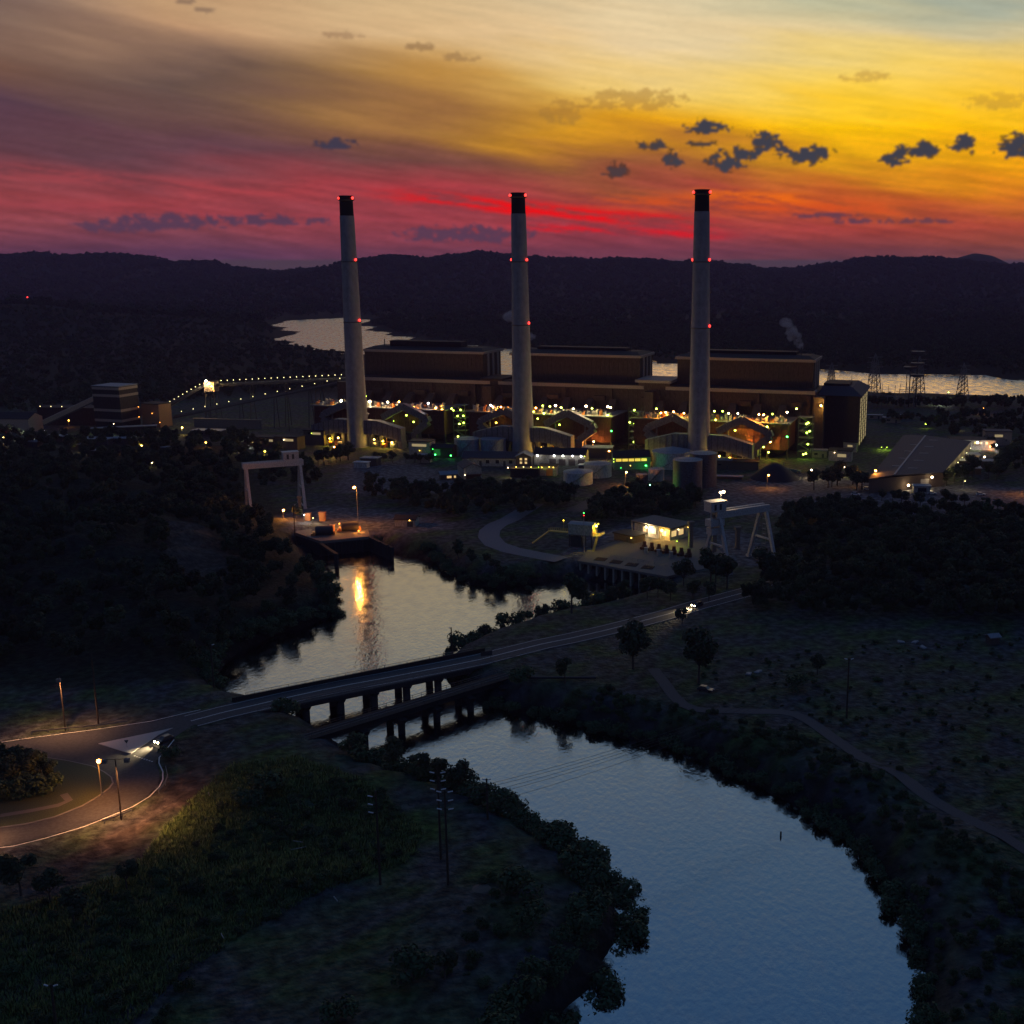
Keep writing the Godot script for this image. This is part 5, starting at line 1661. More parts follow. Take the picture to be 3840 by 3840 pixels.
	var rel := shifted(big, c)
	var s3 := Sh.new()
	s3.plate(rel, -0.8, 7.0)
	part("wall", s3, M.brown_paint, wh)
	s3 = Sh.new()
	var y := [7.0, 7.0, 7.0, 7.0]
	var m0 := rel[0].lerp(rel[1], 0.33)
	var m1 := rel[3].lerp(rel[2], 0.33)
	for e in [[rel[0], m0, m1, rel[3]], [m0, rel[1], rel[2], m1]]:
		var a0 := xz(e[0] * 1.01, 7.02 if e[0] != m0 else 7.9)
		var a1 := xz(e[1] * 1.01, 7.9 if e[1] == m0 else 7.02)
		var a2 := xz(e[2] * 1.01, 7.9 if e[2] == m1 else 7.02)
		var a3 := xz(e[3] * 1.01, 7.02 if e[3] != m1 else 7.9)
		s3.hull([a0, a1, a2, a3, a0 + Vector3.UP * 0.4, a1 + Vector3.UP * 0.4, a2 + Vector3.UP * 0.4, a3 + Vector3.UP * 0.4])
	part("roof", s3, M.blue_roof, wh)
	s3 = Sh.new()
	s3.beam(xz(m0, 8.4), xz(m1, 8.4), 0.9, 0.4)
	part("ridge_cap", s3, M.tank_roof, wh)
	for i in 9:
		s3 = Sh.new()
		var p := m0.lerp(m1, 0.12 + 0.09 * i) + (rel[1] - rel[0]).normalized() * (9.0 if i % 2 == 0 else -3.0)
		s3.box(xz(p, 8.1), Vector3(5.0, 0.25, 1.2), -0.15)
		part("skylight", s3, M.tank_roof, wh)
	s3 = Sh.new()
	s3.box(xz(rel[0].lerp(rel[1], 0.75), 2.4) + Vector3(0, 0, 0.15), Vector3(5, 4.6, 0.4), -atan2((rel[1] - rel[0]).y, (rel[1] - rel[0]).x))
	part("roller_door", s3, M.grey_paint, wh)
	for q in [[0.84, 1.6, "warm", 14.0], [0.52, 1.8, "warm", 22.0]]:
		var p := rel[0].lerp(rel[1], q[0])
		lamp(wh, xz(p, 5.6 if q[0] > 0.6 else 2.6) + Vector3(0, 0, 1.6), q[2], q[3], 1.5)
	for k in 6:
		var p := rel[1].lerp(rel[2], 0.1 + k * 0.16)
		lamp(wh, xz(p, 5.0) + Vector3(1.2, 0, 0.6), "straw", 14.0)
	ops = []
	for i in 6:
		ops.append(["window", -9.0 + i * 3.4, 4.4, 1.6, 1.5, M.lit_warm if i != 3 else M.lit_yellow])
	var off := make_building("office_building", "low office with a row of small lit windows beyond the warehouse", "building", Vector3(208.0, 6.0, -695.0), -0.1, Vector3(26, 6.0, 12), M.cream_paint, M.roof, "flat", ops)
	lamp(off, Vector3(2.0, 5.0, 8.6), "cool", 70.0, 1.5)
	lamp(off, Vector3(13.0, 3.6, 8.6), "cool", 60.0, 1.5)
	lamp(off, Vector3(10.0, 2.4, 7.0), "sodium", 40.0, 1.2)
	make_building("office_building", "pale two storey office block behind the office's right end", "building", Vector3(228.8, 6.0, -711.6), -0.1, Vector3(16, 8.5, 10), M.pale_cladding, M.blue_roof, "flat", [["window", 0.0, 6.0, 5.0, 1.6, M.lit_dim]])
	var f := make_building("control_building", "cream building washed in warm light at the foot of the switch house", "building", Vector3(120.6, 6.0, -653.1), -0.28, Vector3(13, 6.0, 9), M.cream_paint, M.roof, "flat", [["window", 1.0, 3.4, 5.0, 1.8, M.lit_dim]])
	lamp(f, Vector3(-3.0, 5.2, 6.2), "warm", 60.0)
	make_building("plant_cabin", "small cream cabin behind the control building, against the switch house", "cabin", Vector3(131.7, 6.0, -683.1), -0.28, Vector3(8, 6.0, 5), M.cream_paint, M.roof, "flat", [["window", 0.0, 3.8, 3.0, 1.2, M.lit_dim]])
	for e in [[Vector3(113.4, 6.0, -604.8), 5.0, "warm", 60.0, "lamp post with a warm white light above the round dark trees"], [Vector3(94.4, 6.0, -597.2), 4.6, "warm", 60.0, "lamp post with a warm white light right of the coal heap"], [Vector3(151.2, 6.0, -689.0), 2.0, "lime", 30.0, "low lime lamp left of the pair by the warehouse's far corner"], [Vector3(154.4, 6.0, -689.0), 2.0, "lime", 30.0, "low lime lamp right of the pair by the warehouse's far corner"],
			[Vector3(122.7, 6.0, -571.1), 9.0, "sodium", 170.0, "street lamp glowing orange over the white car"], [Vector3(193.5, 6.0, -554.9), 9.0, "sodium", 150.0, "street lamp glowing orange at the picture's right edge"], [Vector3(68.5, 6.0, -569.7), 7.0, "sodium", 90.0, "unseen street lamp placed to light the apron orange right of the dark blue tanks"], [Vector3(-3.3, 6.0, -578.1), 7.0, "sodium", 160.0, "street lamp glowing orange on the road by the white tanks"],  # the apron lamp is unseen, placed to light the orange patch there
			[Vector3(87.2, 6.0, -436.1), 4.5, "sodium", 14.0, "small lonely orange lamp in the dark woods on the right"], [Vector3(166.3, 6.0, -564.3), 5.0, "straw", 20.0, "small yellow lamp beyond the orange lit road"], [Vector3(245.3, 6.0, -907.1), 6.0, "cool", 80.0, "bright white lamp on the wooded shore before the far water"], [Vector3(262.0, 6.0, -852.8), 5.0, "sodium", 30.0, "orange lamp among the far trees right of the bright white lamp"], [Vector3(8.6, 6.0, -568.4), 2.4, "green", 60.0, "low green lamp at the foot of the small pale tank"]]:
		make_street_lamp(e[0], e[1], e[2], e[3], e[4], Vector3(0.6, 0, 0.3), "street lamps", 1.0 if e[3] < 50.0 else 1.15)
	for e in [[Vector3(-394.0, 6.0, -711.6), 4.5, "amber", 40.0, "amber yard lamp at the picture's left edge"], [Vector3(-417.2, 6.0, -771.0), 4.0, "amber", 30.0, "amber lamp in front of the pale crusher house"], [Vector3(-399.6, 6.0, -728.9), 3.0, "red", 6.0, "small red lamp at the left edge of the coal yard"], [Vector3(-388.9, 6.0, -786.2), 5.0, "sodium", 20.0, "orange lamp under the black coal shed"], [Vector3(-372.9, 6.0, -747.1), 4.0, "lime", 14.0, "lime lamp below the black coal shed, left of two"], [Vector3(-363.0, 6.0, -754.1), 4.0, "lime", 14.0, "lime lamp below the black coal shed, right of two"],
			[Vector3(-342.3, 6.0, -747.1), 4.0, "lime", 14.0, "lime lamp under the long pale awning"], [Vector3(-330.8, 6.0, -683.1), 3.0, "warm", 26.0, "warm lamp beside the white cabin in the left yard"], [Vector3(-295.7, 6.0, -683.1), 4.0, "amber", 40.0, "amber lamp among the left trees below the awning"], [Vector3(-267.4, 6.0, -628.9), 3.0, "straw", 8.0, "dim lamp in the left trees"], [Vector3(-297.4, 6.0, -751.8), 5.0, "amber", 40.0, "tall thin amber lamp right of the orange transfer house"], [Vector3(-262.8, 6.0, -699.1), 3.4, "sodium", 30.0, "orange lamp at the left trees' upper edge"],
			[Vector3(-235.3, 6.0, -697.1), 4.0, "cool", 60.0, "white lamp in front of the small lit office"], [Vector3(-217.9, 6.0, -671.5), 2.4, "yellow", 20.0, "low yellow lamp below the long grey shed"], [Vector3(-240.1, 6.0, -683.1), 2.6, "straw", 20.0, "straw lamp at the edge of the left trees"], [Vector3(-179.8, 6.0, -664.1), 3.0, "amber", 90.0, "amber lamp at the left stack's left foot, nearer the trees"], [Vector3(-176.7, 6.0, -671.5), 5.0, "sodium", 120.0, "orange lamp close beside the left stack's left foot"],
			[Vector3(201.2, 6.0, -781.1), 3.4, "lime", 14.0, "lime lamp in the dark lot right of the switch house"], [Vector3(220.7, 6.0, -771.0), 3.0, "straw", 10.0, "dim straw lamp at the far end of the dark lot"], [Vector3(269.4, 6.0, -976.3), 4.0, "lime", 16.0, "lime lamp on the shore just before the far water"], [Vector3(791.0, 6.0, -2823.6), 3.0, "sodium", 10.0, "faint orange lamp on the far plain across the river"], [Vector3(166.7, 6.0, -492.9), 4.0, "sodium", 60.0, "orange lamp behind the trees at the right edge"], [Vector3(200.8, 6.0, -646.0), 3.4, "warm", 40.0, "warm lamp by the low sheds right of the warehouse"]]:
		make_street_lamp(e[0], e[1], e[2], e[3], e[4], Vector3(0.5, 0, 0.3), "yard lamps", 1.3)
	for e in [[Vector3(-367.1, 6.0, -724.5), Vector3(13, 3.4, 7), "pale shed in the coal yard below the conveyor gallery"], [Vector3(-334.8, 6.0, -711.6), Vector3(18, 3.6, 8), "long low pale roofed shed below the transfer tower, left of two"], [Vector3(-322.4, 6.0, -715.8), Vector3(16, 3.4, 8), "long low pale roofed shed below the transfer tower, right of two"], [Vector3(-336.8, 6.0, -691.0), Vector3(8, 3.4, 5), "white cabin in the left yard beside a warm lamp"], [Vector3(-311.9, 6.0, -671.5), Vector3(17, 2.4, 5), "row of violet grey containers in the left yard"], [Vector3(-281.2, 6.0, -681.1), Vector3(5, 3.0, 4), "small blue box hut between the left trees"], [Vector3(-372.1, 6.0, -703.2), Vector3(12, 3.2, 6), "low shed under the violet white floodlights"], [Vector3(-277.8, 6.0, -747.1), Vector3(20, 3.6, 8), "low grey shed behind the long grey wall"],
			[Vector3(176.7, 6.0, -829.4), Vector3(11, 2.6, 3), "pale trailer in the dark lot, left of three"], [Vector3(184.7, 6.0, -809.9), Vector3(12, 3.4, 4), "pale trailer in the dark lot, middle of three"], [Vector3(198.6, 6.0, -829.4), Vector3(13, 2.6, 3), "pale trailer in the dark lot, right of three"], [Vector3(190.7, 6.0, -653.1), Vector3(18, 3.6, 8), "low pale roofed shed right of the warehouse, upper of three"], [Vector3(191.7, 6.0, -632.3), Vector3(20, 3.4, 7), "low pale roofed shed right of the warehouse, middle of three"], [Vector3(180.9, 6.0, -611.1), Vector3(15, 3.2, 7), "low pale roofed shed right of the warehouse, lowest of three"], [Vector3(109.8, 6.0, -664.1), Vector3(9, 4.0, 6), "small dark hut at the switch house's left foot"], [Vector3(50.8, 6.0, -625.6), Vector3(9, 5.0, 6), "grey box house right of the right stack's foot"], [Vector3(-23.8, 6.0, -619.1), Vector3(10, 3.0, 5), "low brown shed behind the white tanks"], [Vector3(-0.6, 6.0, -653.1), Vector3(11, 4.0, 6), "grey hall behind the yellow lit hall"]]:
		make_building("shed" if e[1].y > 2.7 else "trailer", e[2], "shed" if e[1].y > 2.7 else "trailer", e[0], -0.15, e[1], M.brown_paint if e[0].x < -200.0 or e[0].z > -640.0 else M.pale_cladding, M.tank_roof, "flat", [["window", -e[1].x * 0.2, e[1].y * 0.55, e[1].x * 0.2, 1.0, M.pane], ["door", e[1].x * 0.25, 1.1, 1.1, 2.1, M.dark_steel]])
	var heap := thing("coal_heap", "dark bluish coal heap beside the apron", "heap", Vector3(75.8, 6.0, -597.2))
	var s4 := Sh.new()
	s4.lathe([Vector2(13.5, -0.3), Vector2(9, 3.4), Vector2(4.5, 6.6), Vector2(1.2, 8.0), Vector2(0, 8.1)], 20)
	part("mound", s4, M.coal, heap)
	for e in [[Vector3(61.1, 6.0, -625.6), Vector3(18, 4.2, 8), "low brown shed with a red roof between right stack and coal heap", M.rust], [Vector3(50.4, 6.0, -595.7), Vector3(16, 1.2, 3), "low stack of pale pipes on the apron", M.tank_roof]]:
		make_building("shed" if e[1].y > 2 else "pipe_stack", e[2], "shed" if e[1].y > 2 else "pipe stack", e[0], -0.15, e[1], M.brown_paint, e[3], "flat")
	var plant_bit := thing("mobile_conveyor", "pale green mobile loader beside the coal heap", "loader", Vector3(86.6, 6.0, -614.2), -0.4)
	s4 = Sh.new()
	for i in 5:
		s4.block(-5.0 + i * 2.2, -3.4 + i * 2.2, 0.3, 2.4 - i * 0.25, -1.2, 1.2)
	s4.rod(Vector3(-4.2, 2.4, 0), Vector3(-4.2, 5.6, 0), 0.4, 0.35, 8)
	part("body", s4, M.pale_green, plant_bit)

func make_plant() -> void:
	make_stack(-109.5, 0.0, "left chimney stack, grey concrete with a black top", [[-1.0, 1.0], [1.0], [1.0]])
	make_stack(0.0, 0.0, "middle chimney stack, grey concrete with a black top", [[-1.0, 1.0], [-1.0, 1.0], [1.0]])
	make_stack(106.7, 0.0, "right chimney stack, grey concrete with a black top", [[-1.0, 1.0], [-1.0, 1.0], [1.0]])
	make_boiler_house()
	make_bunker_block()
	var names := ["left", "middle", "right"]
	var us := [-109.5, 0.0, 106.7]
	for k in 3:
		make_precipitator(us[k], 0.0, "brown precipitator with a lit machine deck behind the %s stack" % names[k], k)
		make_flue(us[k], 0.0, 1.0, "box flue duct sloping down right of the %s stack" % names[k])
		make_flue(us[k], 0.0, -1.0, "box flue duct sloping down left of the %s stack" % names[k])
	make_stair_frame(-54.0, 31.0, 26.0, "open stair frame with lime lamps between left and middle precipitators", [[-3.4, 21.0], [-0.6, 17.5], [1.6, 21.4], [3.2, 17.8], [0.4, 12.6], [3.4, 13.4], [-0.8, 4.6]])
	make_stair_frame(61.0, 31.0, 27.0, "open stair frame with lime lamps between middle and right precipitators", [[-3.2, 18.0], [-0.4, 17.2], [1.8, 18.6], [3.4, 17.9], [1.2, 13.0], [3.2, 14.2], [-0.6, 6.2], [1.8, 6.9], [-0.4, 25.4]])
	make_stair_frame(162.0, 36.0, 26.0, "open stair frame with lime lamps at the boiler house's right end", [[1.6, 21.2], [0.6, 20.6], [2.6, 16.4], [1.0, 15.4], [1.8, 8.8], [0.8, 3.2], [-0.6, 2.7]])
	# lamps on the precipitators: along the row and up, at a depth behind the stacks
	var sets := [  # clustered sodium lamps are unseen ones, placed to light the deck machines
		[0, 27.0, [[-136.1, 24.3, "warm", 97.0, 2.0], [-115.6, 24.5, "warm", 97.0, 2.0], [-102.8, 24.6, "warm", 70.0, 1.6], [-94.8, 25.2, "sodium", 83.0, 1.5], [-74.5, 24.8, "cool", 24.0, 1.0], [-118.3, 27.8, "lime", 6.0, 1.0], [-69.5, 21.9, "sodium", 48.0, 1.0], [-65.1, 21.1, "sodium", 48.0, 1.0], [-84.5, 22.1, "sodium", 21.0, 1.0], [-58.5, 22.0, "lime", 8.0, 1.0]]],
		[0, 23.0, [[-87.9, 17.2, "lime", 10.0, 1.0], [-97.5, 13.2, "lime", 10.0, 1.0], [-99.6, 9.5, "lime", 12.0, 1.0], [-83.1, 13.2, "lime", 8.0, 1.0], [-87.4, 5.6, "lime", 8.0, 1.0], [-85.5, 5.2, "lime", 12.0, 1.0]]],
		[1, 27.0, [[10.7, 26.4, "warm", 97.0, 1.8], [30.3, 26.7, "warm", 97.0, 1.8], [44.1, 26.8, "warm", 70.0, 1.6], [7.1, 25.8, "lime", 14.0, 1.0], [2.4, 26.0, "lime", 10.0, 1.0], [14.4, 25.3, "lime", 8.0, 1.0], [34.1, 25.5, "lime", 12.0, 1.0], [45.8, 26.4, "straw", 14.0, 1.1], [-30.5, 24.0, "sodium", 62.0, 1.0], [-25.2, 24.2, "sodium", 62.0, 1.0], [-20.6, 24.0, "sodium", 62.0, 1.0], [-2.1, 24.5, "sodium", 62.0, 1.0], [-31.9, 25.1, "cool", 12.0, 1.0], [22.2, 24.9, "straw", 17.0, 1.0]]],
		[1, 23.0, [[-2.0, 22.7, "lime", 8.0, 1.0], [0.5, 18.5, "lime", 8.0, 1.0], [4.6, 21.9, "lime", 24.0, 1.0], [45.2, 22.3, "lime", 24.0, 1.0], [14.5, 15.3, "lime", 5.0, 1.0], [33.5, 18.3, "lime", 7.0, 1.0], [47.5, 12.9, "green", 5.0, 1.0], [-26.9, 14.9, "yellow", 11.0, 1.0], [29.2, 5.2, "warm", 18.0, 1.0], [35.7, 3.5, "sodium", 156.0, 1.8], [36.3, 6.0, "straw", 10.0, 1.0]]],
		[2, 27.0, [[109.4, 26.5, "lime", 40.0, 1.4], [91.1, 24.7, "amber", 40.0, 1.1], [80.0, 24.8, "sodium", 73.0, 1.0], [84.8, 25.3, "sodium", 73.0, 1.0], [77.1, 24.4, "sodium", 62.0, 1.0], [74.3, 26.8, "lime", 6.0, 1.0], [94.8, 26.9, "lime", 10.0, 1.0], [114.3, 26.7, "lime", 10.0, 1.0], [117.8, 25.6, "straw", 17.0, 1.0], [123.3, 25.8, "straw", 17.0, 1.0], [135.8, 25.6, "sodium", 94.0, 1.0], [138.5, 25.7, "sodium", 94.0, 1.0], [143.6, 26.2, "lime", 12.0, 1.1], [152.0, 27.5, "warm", 35.0, 1.5], [157.4, 29.8, "lime", 12.0, 1.2]]],
		[2, 23.0, [[141.4, 19.3, "lime", 12.0, 1.1], [122.7, 16.4, "lime", 8.0, 1.0], [153.0, 14.0, "green", 6.0, 1.0], [111.1, 22.1, "yellow", 19.0, 1.0], [126.5, 10.5, "sodium", 177.0, 1.8], [143.4, 10.5, "sodium", 62.0, 1.3], [139.5, 7.4, "lime", 12.0, 1.0], [127.5, 7.0, "lime", 12.0, 1.0], [122.0, 8.4, "lime", 8.0, 1.0], [142.6, 4.5, "lime", 14.0, 1.1], [114.2, 6.3, "lime", 14.0, 1.1], [116.7, 7.4, "lime", 8.0, 1.0], [69.8, 4.5, "yellow", 13.0, 1.0], [76.6, 5.3, "amber", 50.0, 1.1]]]]
	for e in sets:
		var t: Node3D = null
		for o in get_children():
			if o.has_meta("lamps") and int(o.get_meta("lamps")) == e[0]:
				t = o
		for q in e[2]:
			lamp(t, Vector3(q[0] - us[e[0]], q[1], 26.0 - e[1]), q[2], q[3] * (2.2 if q[2] in ["warm", "sodium", "amber"] else 1.6), maxf(q[4], 1.4))
	for o in get_children():
		if o.has_meta("lamps"):
			o.remove_meta("lamps")
	var post := thing("lamp_rack", "low rack of orange and lime lamps behind the yellow lit hall", "lamp rack", plant(63.0, -8.0), -deg_to_rad(PLANT_TURN))
	var s := Sh.new()
	s.block(-9, 9, 5.5, 5.8, -0.2, 0.2)
	for x in [-8.0, 0.0, 8.0]:
		s.beam(Vector3(x, -0.4, 0), Vector3(x, 5.6, 0), 0.3, 0.3)
	part("frame", s, M.dark_steel, post)
	for q in [[-7.0, "sodium"], [-3.0, "sodium"], [0.0, "lime"], [3.6, "sodium"], [7.0, "lime"]]:
		lamp(post, Vector3(q[0], 6.1, 0.5), q[1], 40.0, 1.1)

# ---------------------------------------------------------------- all together
func make_materials() -> void:
	worn(mat("stack", 0.27, 0.265, 0.285, 0.9), noise_tex("formwork", 0.02, 0.82, 5), Vector3(1.0 / 30.0, 1.0 / 60.0, 1.0 / 30.0))
	mat("soot", 0.012, 0.012, 0.013, 0.9)
	mat("dark_steel", 0.035, 0.035, 0.038, 0.7)
	worn(mat("grey_steel", 0.16, 0.16, 0.165, 0.7), noise_tex("grain", 0.05, 0.5, 5), Vector3.ONE / 6.0)
	worn(mat("duct_steel", 0.17, 0.16, 0.18, 0.7), noise_tex("streaks", 0.02, 0.62, 5), Vector3(0.1, 0.04, 0.1))
	worn(mat("cladding", 0.1, 0.07, 0.056, 0.75), noise_tex("streaks", 0.02, 0.62, 5), Vector3(0.16, 0.03, 0.16))
	worn(mat("red_cladding", 0.13, 0.06, 0.045, 0.8), noise_tex("streaks", 0.02, 0.62, 5), Vector3(0.16, 0.03, 0.16))
	worn(mat("dark_cladding", 0.045, 0.042, 0.042, 0.75), noise_tex("streaks", 0.02, 0.62, 5), Vector3(0.16, 0.03, 0.16))
	worn(mat("pale_cladding", 0.55, 0.43, 0.35, 0.75), noise_tex("grain", 0.05, 0.5, 5), Vector3.ONE / 11.0)
	worn(mat("roof", 0.045, 0.043, 0.048, 0.8), noise_tex("grain", 0.05, 0.5, 5), Vector3.ONE / 13.0)
	worn(mat("blue_roof", 0.075, 0.085, 0.11, 0.8), noise_tex("grain", 0.05, 0.5, 5), Vector3.ONE / 13.0)
	worn(mat("tank_roof", 0.34, 0.35, 0.38, 0.7), noise_tex("grain", 0.05, 0.5, 5), Vector3.ONE / 9.0)
	worn(mat("tank_white", 0.6, 0.58, 0.56, 0.7), noise_tex("streaks", 0.02, 0.62, 5), Vector3(0.1, 0.05, 0.1))
	worn(mat("tank_blue", 0.22, 0.29, 0.42, 0.7), noise_tex("streaks", 0.02, 0.62, 5), Vector3(0.1, 0.05, 0.1))
	worn(mat("tank_dark", 0.09, 0.1, 0.125, 0.7), noise_tex("streaks", 0.02, 0.62, 5), Vector3(0.1, 0.05, 0.1))
	worn(mat("cream_paint", 0.48, 0.45, 0.4, 0.8), noise_tex("streaks", 0.02, 0.62, 5), Vector3(0.15, 0.06, 0.15))
	worn(mat("brown_paint", 0.16, 0.13, 0.115, 0.8), noise_tex("grain", 0.05, 0.5, 5), Vector3.ONE / 7.0)
	worn(mat("pale_green", 0.3, 0.38, 0.27, 0.8), noise_tex("grain", 0.05, 0.5, 5), Vector3.ONE / 7.0)
	worn(mat("orange_wall", 0.4, 0.24, 0.14, 0.8), noise_tex("grain", 0.05, 0.5, 5), Vector3.ONE / 7.0)
	mat("orange_paint", 0.5, 0.17, 0.04, 0.6)
	mat("grey_paint", 0.3, 0.3, 0.3, 0.6)
	mat("yellow_paint", 0.5, 0.34, 0.05, 0.6)
	worn(mat("rust", 0.2, 0.09, 0.055, 0.85), noise_tex("grain", 0.05, 0.5, 5), Vector3.ONE / 3.0)
	worn(mat("crane_paint", 0.55, 0.53, 0.52, 0.6), noise_tex("streaks", 0.02, 0.62, 5), Vector3(0.3, 0.1, 0.3))
	worn(mat("pale_concrete", 0.26, 0.235, 0.21, 0.9), noise_tex("grain", 0.05, 0.5, 5), Vector3.ONE / 8.0)
	worn(mat("bridge_concrete", 0.11, 0.1, 0.095, 0.9), noise_tex("grain", 0.05, 0.5, 5), Vector3.ONE / 8.0)
	worn(mat("buttress", 0.5, 0.43, 0.35, 0.9), noise_tex("grain", 0.05, 0.5, 5), Vector3.ONE / 8.0)
	worn(mat("dark_concrete", 0.06, 0.056, 0.052, 0.9), noise_tex("grain", 0.05, 0.5, 5), Vector3.ONE / 8.0)
	worn(mat("gravel", 0.085, 0.085, 0.092, 0.95), noise_tex("grain", 0.05, 0.5, 5), Vector3.ONE / 11.0)
	worn(mat("coal", 0.05, 0.05, 0.06, 0.9), noise_tex("grain", 0.05, 0.5, 5), Vector3.ONE / 5.0)
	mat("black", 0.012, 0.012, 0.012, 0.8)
	worn(mat("timber", 0.085, 0.07, 0.055, 0.9), noise_tex("streaks", 0.02, 0.62, 5), Vector3(0.6, 0.1, 0.6))
	mat("galvanised", 0.14, 0.14, 0.14, 0.6, 0.2)
	mat("porcelain", 0.6, 0.6, 0.6, 0.25)
	mat("wire", 0.03, 0.03, 0.03, 0.6)
	mat("pane", 0.02, 0.022, 0.026, 0.1)
	mat("car_glass", 0.015, 0.016, 0.02, 0.08)
	mat("rubber", 0.015, 0.015, 0.015, 0.8)
	mat("white_car", 0.6, 0.6, 0.6, 0.25)
	mat("dark_car", 0.03, 0.035, 0.045, 0.25)
	glow("lit_warm", 1.0, 0.62, 0.22, 0.75)
	glow("lit_yellow", 1.0, 0.7, 0.05, 0.9)
	glow("lit_dim", 0.75, 0.55, 0.22, 0.4)
	glow("lamp_warm", 1.0, 0.72, 0.38, 14.0)
	glow("lamp_cool", 1.0, 0.97, 0.95, 14.0)
	glow("lamp_amber", 1.0, 0.55, 0.1, 9.0)
	glow("lamp_yellow", 1.0, 0.66, 0.04, 8.0)
	glow("lamp_street", 1.0, 0.44, 0.18, 10.0)
	glow("lamp_sodium", 1.0, 0.33, 0.04, 10.0)
	glow("lamp_straw", 1.0, 0.8, 0.34, 5.0)
	glow("lamp_lime", 0.68, 1.0, 0.07, 5.0)
	glow("lamp_green", 0.06, 1.0, 0.12, 6.0)
	glow("lamp_red", 1.0, 0.03, 0.02, 4.0)
	glow("lamp_head", 1.0, 0.75, 0.4, 40.0)
	for m in M.values():
		if m.roughness >= 0.75:
			m.metallic_specular = 0.25
	var s := Sh.new()
	s.ball(Vector3.ZERO, Vector3.ONE * 0.235, 6, 10)
	lamp_mesh = s.mesh()
	s = Sh.new()
	s.ball(Vector3.ZERO, Vector3(0.42, 0.36, 0.3), 6, 10)
	flood_mesh = s.mesh()
	s = Sh.new()
	s.ball(Vector3.ZERO, Vector3(0.75, 0.8, 0.7), 6, 10)
	beacon_mesh = s.mesh()

